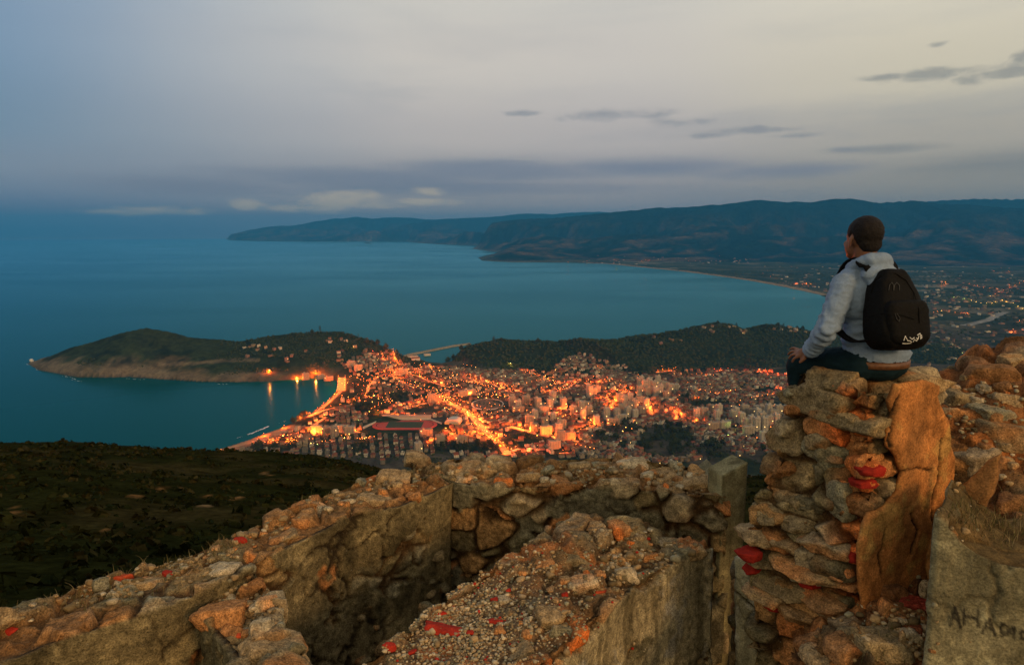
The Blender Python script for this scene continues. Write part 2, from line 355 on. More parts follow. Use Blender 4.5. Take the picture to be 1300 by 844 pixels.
# --- the near mountainside under the ruin: planar fall to a crest, then steeply down to the town
SKY_HILL = np.array([(-500, 556), (0, 562), (60, 563), (120, 566), (200, 571), (280, 575), (340, 577), (400, 579), (440, 584), (475, 593), (520, 604), (700, 612), (900, 612), (960, 606), (1030, 600), (1100, 600), (1300, 600), (1800, 600)], float)
def hillside_z(x, y):
    r = np.hypot(x, y); pxh = 650 + FPX * 0.96 * x / np.maximum(y, 1e-3 + 0 * y); pxh = np.where(y < 0.2 * np.abs(x), np.where(x < 0, -500, 1800), pxh)
    ys = np.interp(pxh, SKY_HILL[:, 0], SKY_HILL[:, 1]); v = (422 - ys) / FPX; ratio = (ST - v * CT) / (CT + v * ST)
    yy = np.maximum(y, 0.15 * r)
    rc = 150.0; a = 3.4
    b = ratio - a / rc
    near = -(a + b * yy)
    far = -(a + b * rc) - (yy - rc) * 0.60
    z = np.where(yy < rc, near, far)
    p = np.stack([x, y, 0 * x], -1)
    z = z + fbm(p / 14.0, 5, 71) * np.clip(r / 60.0, 0.05, 1.0) * 1.3 + fbm(p / 2.2, 3, 75) * 0.12 * np.clip(r / 12, 0, 1)
    z = z + fbm(p / 45, 3, 77) * 2.4 * np.exp(-((r - 90) / 55) ** 2)
    return CAMZ + z

# --- land materials
M_land = attr_mat('land_cover', rough=1.0, spec=0.0, s1=0.012, s2=0.05, v1=0.35, v2=0.45, bump=0.0)
M_far = attr_mat('mountain_scrub', rough=1.0, spec=0.0, s1=0.004, s2=0.012, v1=0.55, v2=0.6, bump=1.0, dist=120.0)
M_hillside = attr_mat('scrub_slope', rough=1.0, spec=0.0, s1=0.5, s2=3.0, v1=0.5, v2=0.5, bump=0.6, dist=0.25)

na, nr = 860, 660
az = np.linspace(R(-52), R(52), na)
rr = np.concatenate([np.geomspace(980, 4200, int(nr * .52)), np.geomspace(4200, 40500, nr - int(nr * .52) + 1)[1:]])
AZg, RRg = np.meshgrid(az, rr); gx, gy = RRg * np.sin(AZg), RRg * np.cos(AZg)
gz, gs, greg = land(gx, gy)
p2 = np.stack([gx, gy, 0 * gx], -1)
n1 = fbm(p2 / 70.0, 4, 81); n2 = fbm(p2 / 260.0, 4, 85); n3 = fbm(p2 / 1500.0, 5, 87)
C = lambda *c: np.array(c, float)
grass, earth, sand, rockc = C(.026, .034, .013), C(.085, .062, .030), C(.24, .17, .095), C(.15, .115, .070)
# plain: fields drawn out across the valley
f1, f2, fid = worley(np.stack([gx / 420.0, gy / 260.0, 0 * gx], -1), 91)
plainc = mixc(C(.030, .038, .018) + 0 * p2, C(.075, .070, .040) + 0 * p2, sstep(.25, .8, fid + n1 * .25))
plainc = mixc(plainc, C(.17, .15, .10) + 0 * p2, 0.75 * sstep(.86, .93, fid + n1 * .05))
plainc = mixc(plainc, C(.02, .026, .012) + 0 * p2, sstep(.05, .35, n2) * .8)
townc = mixc(C(.060, .050, .034) + 0 * p2, C(.022, .028, .012) + 0 * p2, sstep(.0, .3, n1 + .3 * n2))
plainc = mixc(townc, plainc, sstep(3000, 3800, gy))
col = plainc
hc = mixc(grass + 0 * p2, earth + 0 * p2, sstep(.05, .42, n2 + .45 * n1))
hc = mixc(hc, rockc + 0 * p2, sstep(70, 14, gs + 60 * n1 + 25 * n2) * .8)
hc = mixc(hc, C(.012, .016, .007) + 0 * p2, .8 * sstep(.05, .35, fbm(p2 / 45.0, 4, 83) + .4 * n2) * sstep(20, 45, gs))
px_, py_ = to_px(np.stack([gx, gy, gz], -1))
hc = mixc(hc, grass * .8 + 0 * p2, sstep(300, 380, px_) * .75)
hc = mixc(hc, C(.16, .12, .07) + 0 * p2, sstep(.80, .9, 1 - np.abs(gz - (34 + (px_ - 200) * .11)) / 22) * ((px_ > 200) & (px_ < 330)) * .6)      # the track across the headland
col = np.where((greg == 1)[..., None], hc, col)
wc = mixc(C(.017, .024, .011) + 0 * p2, C(.075, .055, .03) + 0 * p2, sstep(.1, .35, n2) * sstep(80, 125, gz) * sstep(780, 860, px_))
col = np.where((greg == 2)[..., None], wc, col)
mtn_r = fbm(p2 / 700.0, 4, 61, ridged=True); mtn_b = fbm(p2 / 2600.0, 6, 51, ridged=True, gain=0.55)
mc = mixc(C(.008, .016, .012) + 0 * p2, C(.092, .060, .032) + 0 * p2, sstep(.1, .62, n3 * .35 + .45 * n2 + .45 * mtn_b + .30 * mtn_r + .55 * fbm(p2 / 420.0, 4, 89)) * sstep(950, 200, gz))
mc = mixc(mc, rockc + 0 * p2, sstep(150, 40, gs) * (gz < 60) * .8)
col = np.where((greg >= 3)[..., None], mc, col)
# sand beaches: the town bay and the long bay beyond the hills
town_bay = (gs > 0) & (gs < 46 + 8 * n1) & (px_ > 250) & (px_ < 440) & (py_ > 478) & (greg == 0)
long_bay = (gs > 0) & (gs < 75 + 40 * n2) & (gy > 5200) & (px_ > 745) & (px_ < 1100) & (greg == 0)
col = np.where((town_bay | long_bay)[..., None], mixc(sand + 0 * p2, sand * .55 + 0 * p2, sstep(10, 0, gs)), col)
# a pale river bed in the valley
rv = poly_xy([(1225, 415), (1240, 412), (1258, 407), (1268, 401), (1275, 398)])
for a, b in zip(rv[:-1], rv[1:]):
    dd, _ = seg_dist(gx, gy, a, b); col = np.where((dd < 22)[..., None], C(.22, .21, .18), col)
NV = na * nr; idx = np.arange(NV).reshape(nr, na)
quads = np.stack([idx[:-1, :-1], idx[:-1, 1:], idx[1:, 1:], idx[1:, :-1]], -1).reshape(-1, 4)
allv = np.stack([gx, gy, gz], -1).reshape(-1, 3); zq = gz.reshape(-1)[quads].max(1)
rq = np.sort(greg.reshape(-1)[quads], 1)[:, 2]
for nm, sel, mt in (('ground', rq == 0, M_land), ('headland', rq == 1, M_land), ('hills', rq == 2, M_land), ('mountains', rq == 3, M_far), ('far_coast_hills', rq == 4, M_far)):
    q = quads[sel & (zq > -4)]; u, inv = np.unique(q, return_inverse=True)
    tag(mesh_np(nm, allv[u], inv.reshape(-1, 4), mt, col=col.reshape(-1, 3)[u]), kind='structure')
# near mountainside
na2, nr2 = 420, 330
az2 = np.linspace(R(-100), R(100), na2); rr2 = np.concatenate([np.geomspace(2.2, 1000, nr2)])
A2, R2 = np.meshgrid(az2, rr2); hx, hy = R2 * np.sin(A2), R2 * np.cos(A2)
hz = np.maximum(hillside_z(hx, hy), -2.0); hz = np.where(R2 > 985, -3.0, hz)
hz = np.where(R2 < 9, np.minimum(hz, CAMZ - 4.6), hz)
ph = np.stack([hx, hy, 0 * hx], -1); h1 = fbm(ph / 9, 5, 101); h2 = fbm(ph / 30, 3, 105); h3 = fbm(ph / 2.5, 4, 107)
hcol = mixc(C(.0150, .0165, .0045) + 0 * ph, C(.034, .027, .009) + 0 * ph, sstep(-.1, .5, h1 + .4 * h2))
bare = np.zeros(hx.shape)
hpx, hpy = to_px(np.stack([hx, hy, hz], -1))
for (bx, by, wx, wy, am) in ((205, 620, 38, 8, 1), (175, 630, 20, 5, .9), (300, 632, 12, 6, 1), (258, 628, 16, 10, .7), (262, 642, 10, 4, 1), (135, 672, 12, 7, 1), (128, 655, 5, 12, .8), (210, 668, 16, 3, .8), (15, 652, 22, 14, .9), (45, 630, 5, 4, .9),
                         (120, 604, 12, 3, .7), (340, 600, 18, 8, .7), (370, 612, 40, 8, .5), (320, 597, 14, 4, .6), (20, 598, 20, 10, .4), (240, 602, 80, 14, .25), (420, 606, 30, 8, .5)):
    bare = np.maximum(bare, am * np.exp(-((hpx - bx) / wx) ** 2 - ((hpy - by) / wy) ** 2))
hs_ = fbm(np.stack([hpx / 9, hpy / 2.6, 0 * hpx], -1), 5, 111)
bk = sstep(.38, .55, bare * (.55 + .75 * hs_ + .25 * h3))
hcol = mixc(hcol, mixc(C(.17, .085, .028) + 0 * ph, C(.26, .17, .08) + 0 * ph, sstep(0, .5, h3)), bk)
hz = hz + bk * .05
i2 = np.arange(na2 * nr2).reshape(nr2, na2)
q2 = np.stack([i2[:-1, :-1], i2[:-1, 1:], i2[1:, 1:], i2[1:, :-1]], -1).reshape(-1, 4)
tag(mesh_np('hillside', np.stack([hx, hy, hz], -1).reshape(-1, 3), q2, M_hillside, col=hcol.reshape(-1, 3)), kind='structure')

# --- sea
ms = bpy.data.materials.new('sea_water'); ms.use_nodes = True; nt = ms.node_tree; nt.nodes.clear(); L = nt.links.new
wo = N(nt, 'ShaderNodeOutputMaterial'); wd = N(nt, 'ShaderNodeBsdfDiffuse'); wg = N(nt, 'ShaderNodeBsdfAnisotropic'); wm = N(nt, 'ShaderNodeMixShader'); fr = N(nt, 'ShaderNodeFresnel', IOR=1.33)
tcw = N(nt, 'ShaderNodeTexCoord'); w1 = N(nt, 'ShaderNodeTexNoise', Scale=0.035, Detail=4.0, Roughness=0.6); w2 = N(nt, 'ShaderNodeTexNoise', Scale=0.0011, Detail=6.0, Roughness=0.55, Distortion=0.5)
mpw = N(nt, 'ShaderNodeMapping'); mpw.inputs['Scale'].default_value = (0.35, 1.0, 1.0)
L(tcw.outputs['Object'], mpw.inputs[0]); L(mpw.outputs[0], w1.inputs['Vector']); L(mpw.outputs[0], w2.inputs['Vector'])
bp = N(nt, 'ShaderNodeBump', Strength=0.3, Distance=2.0); L(w1.outputs[0], bp.inputs['Height'])
for q in (wd, wg): L(bp.outputs[0], q.inputs['Normal'])
mr = N(nt, 'ShaderNodeMapRange'); mr.inputs[1].default_value = .35; mr.inputs[2].default_value = .65; mr.inputs[3].default_value = .16; mr.inputs[4].default_value = .24; L(w2.outputs[0], mr.inputs[0]); L(mr.outputs[0], wg.inputs['Roughness'])
wd.inputs['Color'].default_value = (0.0, 0.052, 0.050, 1); wg.inputs['Color'].default_value = (0.34, 0.80, 1.0, 1)
fp = N(nt, 'ShaderNodeMath', operation='POWER'); L(fr.outputs[0], fp.inputs[0]); fp.inputs[1].default_value = 1.6
fm = N(nt, 'ShaderNodeMath', operation='MULTIPLY'); L(fp.outputs[0], fm.inputs[0]); fm.inputs[1].default_value = 0.95
L(fm.outputs[0], wm.inputs[0]); L(wd.outputs[0], wm.inputs[1]); L(wg.outputs[0], wm.inputs[2]); L(wm.outputs[0], wo.inputs[0])
aa = np.linspace(0, 2 * math.pi, 181)[:-1]; rs = np.concatenate([[300], np.geomspace(800, 40000, 60)])
sv = np.stack([np.outer(rs, np.sin(aa)), np.outer(rs, np.cos(aa)), np.zeros((len(rs), 180))], -1)
ii = np.arange(len(rs) * 180).reshape(len(rs), 180); jj = np.roll(ii, -1, 1)
sq = np.stack([ii[:-1], jj[:-1], jj[1:], ii[1:]], -1).reshape(-1, 4)
tag(mesh_np('sea', sv.reshape(-1, 3), sq, ms), kind='structure')

# --- air: one closed box of thin bluish haze round everything
mh = bpy.data.materials.new('haze_air'); mh.use_nodes = True; nt = mh.node_tree; nt.nodes.clear()
o_ = N(nt, 'ShaderNodeOutputMaterial'); pv = N(nt, 'ShaderNodeVolumePrincipled'); nt.links.new(pv.outputs[0], o_.inputs['Volume'])
pv.inputs['Color'].default_value = (0.06, 0.42, 0.92, 1); pv.inputs['Density'].default_value = 3.5e-5; pv.inputs['Anisotropy'].default_value = 0.0
ac = Acc(); ac.box((-45000, -45000, -14.5), (45000, 45000, 1345)); tag(ac.build('haze', [mh]), kind='stuff')

# --- surf and breakers
M_foam = plain('sea_foam', (.75, .78, .78), rough=.9, var=.2, scale=.2)
def foam(px0, px1, n, wid, jit):
    a = Acc()
    for k in range(n):
        t = random.random(); q = G(px0[0] + (px1[0] - px0[0]) * t + random.uniform(-jit, jit), px0[1] + (px1[1] - px0[1]) * t + random.uniform(-jit * .2, jit * .2))
        m = random.randint(5, 8); l = wid * random.uniform(.6, 2.2); w = wid * random.uniform(.15, .4); ang = math.atan2(*(G(*px1) - G(*px0))[[1, 0]]) + random.uniform(-.3, .3)
        pts = [(l * math.cos(2 * math.pi * i / m) * random.uniform(.6, 1), w * math.sin(2 * math.pi * i / m) * random.uniform(.6, 1)) for i in range(m)]
        a.add([[q[0] + c * math.cos(ang) - s * math.sin(ang), q[1] + c * math.sin(ang) + s * math.cos(ang), .12 + .01 * k] for c, s in pts], [list(range(m))])
    return a
fo = Acc()
for p0, p1, n, w, j in (((316, 551.5), (341, 541), 26, 5, 1.2), ((300, 556), (316, 551), 6, 2.5, 1), ((352, 538), (372, 531), 6, 2, 1), ((80, 477), (97, 481), 8, 4, 2), ((35, 462), (50, 470), 8, 4, 1.5), ((160, 480), (185, 482), 8, 3, 3), ((90, 482), (104, 484), 6, 3, 2), ((275, 487), (290, 487.5), 4, 3, 2),
                           ((425, 503), (431, 494), 8, 1.6, .5), ((400, 522), (424, 503), 10, 1.2, .5)):
    t = foam(p0, p1, n, w, j); off = fo.n
    for v_, in zip(t.v): fo.v.append(v_)
    for f_ in t.f: fo.f.append([i + off for i in f_]); fo.m.append(0)
    fo.n += t.n
tag(fo.build('surf_foam', [M_foam]), kind='stuff')

# --- low scrub on the near slope
vs, fs, cs, off = [], [], [], 0; rg_ = random.Random(12)
for k in range(9000):
    a_ = R(rg_.uniform(-52, 24)); r = 7 * (152 / 7) ** rg_.random() if k % 3 else rg_.uniform(60, 156); x, y = r * math.sin(a_), r * math.cos(a_)
    vs.append((x, y, r))
vs = np.array(vs); zs = hillside_z(vs[:, 0], vs[:, 1]); P_, F_, C_ = [], [], []
keepn = fbm(np.stack([vs[:, 0] / 9, vs[:, 1] / 9, 0 * zs], -1), 3, 131)
for (x, y, r), z, kn in zip(vs, zs, keepn):
    if kn < -.15: continue
    s_ = rg_.uniform(.10, .34) * (1 + r / 90.0) * (1.9 if rg_.random() < .03 else 1)
    for j in range(5):
        d = np.array([rg_.gauss(0, 1), rg_.gauss(0, 1), abs(rg_.gauss(0, .7))]); d /= np.linalg.norm(d); t1 = np.cross(d, [rg_.random() - .5, rg_.random() - .5, rg_.random() + .2]); t1 /= np.linalg.norm(t1); t2 = np.cross(d, t1)
        p = np.array([x, y, z]) + d * s_ * [1, 1, .55] * rg_.uniform(.2, 1); q = s_ * rg_.uniform(.35, .6)
        P_ += [p + t1 * q, p + t2 * q * .7, p - t1 * q * .8, p - t2 * q * .9]; F_.append([off, off + 1, off + 2, off + 3]); off += 4
    tone = np.array(rg_.choice([(.014, .017, .005), (.020, .021, .006), (.030, .026, .009), (.011, .015, .005)])); C_ += [tone] * 20
tag(mesh_np('slope_scrub', np.array(P_), np.array(F_), M_hillside, col=np.array(C_), smooth=False), kind='stuff')
# ================================================================== town
# the edge of the ruin as it cuts the view, to leave out what the photo shows nothing of
FGE = np.array([(0, 566), (150, 568), (280, 575), (400, 579), (470, 590), (500, 586), (560, 578), (650, 582), (760, 578), (800, 586), (900, 600), (905, 592), (946, 592), (947, 600), (975, 585), (985, 530), (995, 495), (1003, 470), (1180, 470), (1190, 462), (1240, 447), (1300, 440)], float)
def in_view(px, py, m=2.0): return (px > -6) & (px < 1306) & (py < np.interp(px, FGE[:, 0], FGE[:, 1]) - m)
def man_hides(px, py): return (px > 1062) & (px < 1172) & (py > 340) & (py < 470)
M_house = attr_mat('house_render', rough=.9, spec=.1, s1=.25, s2=1.3, v1=.14, v2=.12, bump=0)
M_winlit = emit_mat('lit_window', (1.0, .62, .18), 5.0); M_wingreen = emit_mat('greenish_lamp_window', (.75, 1.0, .25), 5.0)
M_windark = plain('dark_window', (.03, .03, .032), rough=.3, spec=.4, var=.1)
M_asph = plain('street_asphalt', (.13, .115, .095), rough=.9, var=.2, scale=.3)
M_lampglass = emit_mat('sodium_lamp_glass', (1.0, .25, .025), 10.0); M_lampyel = emit_mat('yellow_lamp_glass', (1.0, .62, .12), 16.0); M_lampgrn = emit_mat('greenish_lamp_glass', (.7, 1.0, .2), 12.0)
M_pole = plain('lamp_post_steel', (.12, .12, .12), rough=.5, metal=.6)
M_track = plain('red_running_track', (.42, .055, .028), rough=.85, var=.12, scale=.2); M_pitch = plain('pitch_grass', (.035, .045, .017), rough=1, var=.25, scale=.15)
M_conc = plain('pale_concrete', (.42, .39, .32), rough=.9, var=.15, scale=.4)

STREETS = [  # photo polyline, width, lamp spacing, light colour, what the label says
 ([(565, 509), (585, 519), (600, 530), (612, 544), (632, 562), (645, 578)], 17, 21, 'o', 'on the broad diagonal avenue right of the stadium'),
 ([(434, 481), (433, 497)], 26, 18, 'o', 'on the short wide promenade at the head of the bay'),
 ([(433, 497), (418, 510), (400, 524), (390, 529)], 9, 26, 'o', 'on the beach road above the curved sand'),
 ([(390, 529), (412, 521), (430, 517), (443, 516), (466, 506), (468, 492), (480, 482), (498, 476), (515, 472)], 9, 27, 'o', 'on the street climbing from the beach to the isthmus'),
 ([(495, 479), (514, 487), (526, 492)], 9, 24, 'o', 'on the side street in the old quarter below the isthmus'),
 ([(514, 474), (522, 474), (542, 483), (569, 492)], 9, 25, 'o', 'on the old quarter street running towards the dark wooded hill'),
 ([(506, 518), (542, 512), (561, 506), (573, 503), (605, 501)], 11, 24, 'o', 'on the street passing behind the park and stadium'),
 ([(592, 478), (607, 485), (626, 488), (638, 495), (662, 501)], 10, 23, 'o', 'on the street below the first wooded hill'),
 ([(689, 502), (714, 496), (738, 484)], 9, 24, 'o', 'on the short street under the hillside quarter'),
 ([(647, 542), (676, 550), (706, 557), (738, 562)], 15, 19, 'o', 'on the wide curved road in front of the apartment blocks'),
 ([(733, 550), (757, 541)], 12, 20, 'o', 'on the short bright road joining the curved road'),
 ([(700, 532), (712, 525), (726, 519)], 9, 24, 'o', 'between the middle apartment blocks'),
 ([(774, 522), (780, 510), (797, 495)], 10, 22, 'o', 'on the street running up between the dense towers'),
 ([(761, 511), (776, 502)], 8, 22, 'o', 'on the lane left of the dense towers'),
 ([(832, 474), (857, 473)], 10, 20, 'o', 'on the lit terrace at the foot of the second wooded hill'),
 ([(875, 478), (893, 476)], 8, 22, 'o', 'by the long school roof below the second wooded hill'),
 ([(903, 471), (925, 470)], 8, 26, 'r', 'with a red glow at the foot of the wooded slope'),
 ([(962, 471), (975, 475), (1002, 478)], 10, 20, 'r', 'with a red glow near the seated man\'s knee'),
 ([(824, 513), (827, 528)], 9, 20, 'o', 'on the steep lane right of the dense towers'),
 ([(857, 521), (859, 534)], 10, 18, 'o', 'in the bright square above the dark grove'),
 ([(386, 551), (420, 549), (457, 548)], 13, 17, 'o', 'on the bright street in front of the tight house rows'),
 ([(388, 549), (400, 540), (414, 530)], 9, 24, 'o', 'on the street linking the beach with the house rows'),
 ([(322, 558), (346, 559), (368, 561)], 8, 26, 'o', 'among the houses behind the lower beach'),
 ([(565, 546), (580, 554), (605, 552), (610, 557)], 10, 24, 'o', 'on the streets right of the stadium'),
 ([(540, 563), (561, 559), (577, 561)], 9, 22, 'o', 'along the street in front of the stadium'),
 ([(484, 459), (490, 466)], 6, 22, 'o', 'on the lane up the neck of the headland'),
 ([(497, 450), (502, 461), (508, 468)], 6, 24, 'o', 'on the road to the harbour'),
 ([(529, 470), (540, 466), (552, 468)], 8, 24, 'o', 'around the small dark hill by the harbour'),
 ([(484, 530), (515, 528), (552, 528)], 7, 26, 'o', 'along the far straight of the running track'),
 ([(664, 576), (687, 575)], 8, 22, 'r', 'at the town edge just above the far ruin wall'),
 ([(710, 576), (724, 575)], 8, 20, 'o', 'beside the low block just above the far ruin wall'),
 ([(645, 575), (660, 570)], 10, 20, 'r', 'at the lower end of the diagonal avenue'),
 ([(680, 479), (700, 483), (712, 480)], 8, 24, 'o', 'under the saddle between the two wooded hills'),
 ([(742, 487), (757, 490), (770, 484)], 8, 24, 'o', 'around the tall slab below the hillside quarter'),
]
fill = random.Random(3)
roads = []
lampspots = []
for pl, w, sp, colr, txt in STREETS:
    pts = [G(a, b, 8.0)[:2] for a, b in pl]; acc = [pts[0]]
    for a, b in zip(pts[:-1], pts[1:]):
        n = max(1, int(np.hypot(*(b - a)) / 12))
        for k in range(1, n + 1): acc.append(a + (b - a) * k / n)
    acc = np.array(acc); roads.append((acc, w))
    tng = np.gradient(acc, axis=0); tng /= np.maximum(np.linalg.norm(tng, axis=1), 1e-6)[:, None]; nrm = np.stack([-tng[:, 1], tng[:, 0]], 1)
    l_, r_ = acc + nrm * w / 2, acc - nrm * w / 2
    zc = np.maximum(hgt(acc[:, 0], acc[:, 1]), np.maximum(hgt(l_[:, 0], l_[:, 1]), hgt(r_[:, 0], r_[:, 1]))) + .5
    v = np.concatenate([np.c_[l_, zc], np.c_[r_, zc], np.c_[l_, zc - 6], np.c_[r_, zc - 6]]); n = len(acc)
    f = [[k, k + n, k + n + 1, k + 1] for k in range(n - 1)] + [[k, k + 1, k + 2 * n + 1, k + 2 * n] for k in range(n - 1)] + [[k + n + 1, k + n, k + 3 * n, k + 3 * n + 1] for k in range(n - 1)]
    tag(mesh_np('street', v, f, M_asph, smooth=False), kind='structure')
    seg = np.r_[0, np.cumsum(np.linalg.norm(np.diff(acc, axis=0), axis=1))]; side = 1
    for s in np.arange(sp * .4, seg[-1], sp):
        q = np.array([np.interp(s, seg, acc[:, 0]), np.interp(s, seg, acc[:, 1])]); nn = np.array([np.interp(s, seg, nrm[:, 0]), np.interp(s, seg, nrm[:, 1])])
        side = -side; q = q + nn * side * (w / 2 - .6); z = np.interp(s, seg, zc)
        lampspots.append((q[0], q[1], z - .3, -nn * side, colr, txt, w))
# lone lamps: on the headland shore, on the hills, in gardens, and strings across the far valley
lone = [(342, 478, 'o', 'alone on the dark headland shore, throwing a streak on the bay', 5.0), (377, 478.5, 'o', 'on the inner headland shore beside the second streak in the bay', 5.0), (386, 478, 'o', 'on the inner headland shore beside the third streak in the bay', 4.0), (401, 475.5, 'o', 'on the bay corner beside the fourth streak in the water', 4.5), (408, 476.5, 'o', 'on the bay corner beside the last streak in the water', 4.5),
        (480, 527, 'o', 'at the corner post left of the running track', 2.2), (361, 540, 'o', 'beside the white villa on the beach', 1.4), (381, 530, 'o', 'at the trees behind the beach', 1.3), (335, 550, 'o', 'by the houses at the lower beach', 1.3), (272, 573, 'o', 'at the left end of the beach', 1.5), (281, 571, 'o', 'second along the left end of the beach', 1.3),
        (648, 466, 'y', 'yellow at the left foot of the wooded hill', 1.3), (670, 473, 'r', 'red at the foot of the first wooded hill', 2.0), (758, 470, 'o', 'in the hillside quarter', 1.0), (884, 538, 'o', 'at the foot of the pale towers', 2.2), (883, 509, 'o', 'on the lane above the pale towers', 1.6), (990, 495, 'r', 'red left of the pillar of stone', 2.0), (994, 503, 'r', 'red just below another left of the stone pillar', 1.8), (924, 557, 'g', 'green at the edge of the dark grove', 1.8), (932, 549, 'g', 'small and green below the pale towers', 1.2),
        (630, 587, 'r', 'red at the lowest point of the town above the ruin wall', 2.0), (742, 535, 'o', 'in a courtyard above the curved road', 2.0), (715, 532, 'o', 'between two middle blocks', 1.6), (625, 533, 'r', 'red right of the avenue', 1.2),
        (412, 439, 'y', 'high on the wooded headland', .9), (389, 446, 'y', 'half way up the wooded headland', .9), (441, 451, 'o', 'among the upper headland houses', 1.0), (455, 452, 'o', 'among the middle headland houses', 1.0), (474, 461, 'r', 'among the lower headland houses', 1.2), (449, 462, 'y', 'below the headland houses', .8)]
farl = [(1195, 361), (1200, 359), (1204, 361), (1198, 363), (1219, 362), (1230, 361), (1236, 363), (1241, 364), (1248, 366), (1256, 367), (1263, 368), (1257, 377), (1263, 374), (1268, 372), (1274, 369), (1281, 366), (1288, 363), (1294, 360), (1299, 358),
        (1211, 378), (1224, 380), (1233, 382), (1239, 384), (1245, 385.5), (1252, 386), (1259, 386), (1263, 384), (1272, 382), (1277, 384), (1286, 386), (1292, 390), (1298, 393), (1170, 400), (1185, 397), (1190, 396), (1195, 395), (1286, 419), (1288, 422), (1262, 345), (1281, 345), (1212, 397), (1228, 398), (1294, 408),
        (1008, 360.5), (1013, 361), (1018, 361.3), (1024, 360.7), (1029, 361), (978, 351), (984, 352), (908, 328), (913, 329.5), (918, 331), (924, 331.5), (930, 330), (935, 332), (937, 322), (874, 332), (884, 332), (815, 332), (820, 331.5), (745, 331.5), (721, 332), (783, 330.5), (970, 323), (895, 316)]
for (a, b, c_, t, k) in lone: lampspots.append((*G(a, b, 8.0)[:2], None, np.array([0, -1.0]), c_, t, -k))
lampspots = lampspots[:300]
far_txt = lambda a, b: 'on the dark valley floor right of the backpack' if a > 1150 else 'behind the far sandy beach left of the man' if b < 345 and a < 1000 or a < 960 else 'beside the long beach left of the man'
for (a, b) in farl:
    lampspots.append((*G(a, b, 12.0)[:2], None, np.array([0, -1.0]), 'g' if (a, b) in ((1211, 378), (1224, 380)) else 'y' if 376 < b < 396 and a > 1150 else 'o', far_txt(a, b), -2.0 - (b < 350) * 1.4))
def lamp_mesh(kind, gl, r):
    a = Acc(); k = 6
    c_ = [(math.cos(2 * math.pi * i / k), math.sin(2 * math.pi * i / k)) for i in range(k)]
    a.add([[x * .14, y * .14, 0] for x, y in c_] + [[x * .09, y * .09, 8] for x, y in c_], [[i, (i + 1) % k, (i + 1) % k + k, i + k] for i in range(k)], 0)
    a.box((-.08, 0, 7.9), (.08, 1.6, 8.05), 0); a.box((-.25, 1.2, 8.05), (.25, 2.3, 8.22), 0)
    # lantern bowl hanging under the arm
    rings = [(0.30, 8.04), (.62, 7.9), (1, 7.5), (.8, 7.05), (.35, 6.85)]
    vv = [[x * q * r, 1.7 + y * q * r, 8.0 + (z - 8.0) * r / .5 * .5] for q, z in rings for x, y in c_]
    ff = [[j * k + i, (j + 1) * k + i, (j + 1) * k + (i + 1) % k, j * k + (i + 1) % k] for j in range(4) for i in range(k)] + [[4 * k + i for i in range(k)]]
    a.add(vv, ff, 1)
    return a.build('street_lamp', [M_pole, gl], link_it=False)
GL = {'o': M_lampglass, 'r': emit_mat('red_lamp_glass', (1.0, .10, .02), 16.0), 'y': M_lampyel, 'g': M_lampgrn}
LCOL = {'o': (1.0, .125, .010), 'r': (1.0, .10, .02), 'y': (1.0, .55, .12), 'g': (.55, 1.0, .2)}
WORD = {'o': 'orange', 'r': 'reddish', 'y': 'yellow', 'g': 'greenish'}
LM = {}; nlamp = 0; LAMP_W = 76000.0
for (x, y, z, dr, c_, txt, w) in lampspots:
    if z is None: z = float(hgt(x, y)[0]); k = -w; r = .55 * max(1.0, min(k, 1.6)) if k < 2 or y < 3500 else 1.1
    else: k = 1.0 * (w / 10) ** .7; r = .55
    key = (c_, round(r, 2))
    if key not in LM: LM[key] = lamp_mesh(c_, GL[c_], r)
    o = bpy.data.objects.new('street_lamp', LM[key]); link(o); o.location = (x, y, z); o.rotation_euler = (0, 0, math.atan2(-dr[0], dr[1]))
    tag(o, f'{"" if "red" in txt or "green" in txt or "yellow" in txt else WORD[c_] + " "}street lamp {txt}', 'street lamp', f'street lamps {txt}')
    far = y > 3500
    lt = bpy.data.lights.new('lamp_light', 'POINT'); lt.color = LCOL[c_]; lt.energy = LAMP_W * k * (0.8 if far else 1.0) * (.35 if c_ in 'gy' else 1) * random.uniform(.5, 1.5); lt.shadow_soft_size = .3
    lo = bpy.data.objects.new('lamp_light', lt); link(lo, o); lo.location = (0, 1.7, 6.4)
    nlamp += 1

EXTRA = []                       # the countless smaller lamps of the lanes: one object, kind stuff
rgx = random.Random(31)
def lamp_lane(px, py, dpx, dpy, n):
    for k in range(n):
        t = k - (n - 1) / 2; EXTRA.append((px + dpx * t + rgx.uniform(-.6, .6), py + dpy * t + rgx.uniform(-.3, .3)))
for k in range(84):
    u_ = rgx.random()
    if u_ < .60: px, py = rgx.uniform(446, 640), rgx.uniform(466, 520)
    elif u_ < .80: px, py = rgx.uniform(600, 800), rgx.uniform(474, 512)
    elif u_ < .95: px, py = rgx.uniform(560, 780), rgx.uniform(515, 572)
    else: px, py = rgx.uniform(780, 1000), rgx.uniform(476, 545)
    if rgx.random() < .6: lamp_lane(px, py, rgx.uniform(5, 8), rgx.uniform(.9, 2.4), rgx.randint(4, 8))
    else: lamp_lane(px, py, rgx.uniform(4, 7), -rgx.uniform(.6, 2.0), rgx.randint(3, 7))
for k in range(60): lamp_lane(rgx.uniform(430, 1000), rgx.uniform(470, 565), 0, 0, 1)
for k in range(22): lamp_lane(rgx.uniform(330, 470), rgx.uniform(552, 566), 5, -1.0, rgx.randint(1, 3))
xa = Acc(); k6 = 6; c6 = [(math.cos(2 * math.pi * i / k6), math.sin(2 * math.pi * i / k6)) for i in range(k6)]
tri_sky = []
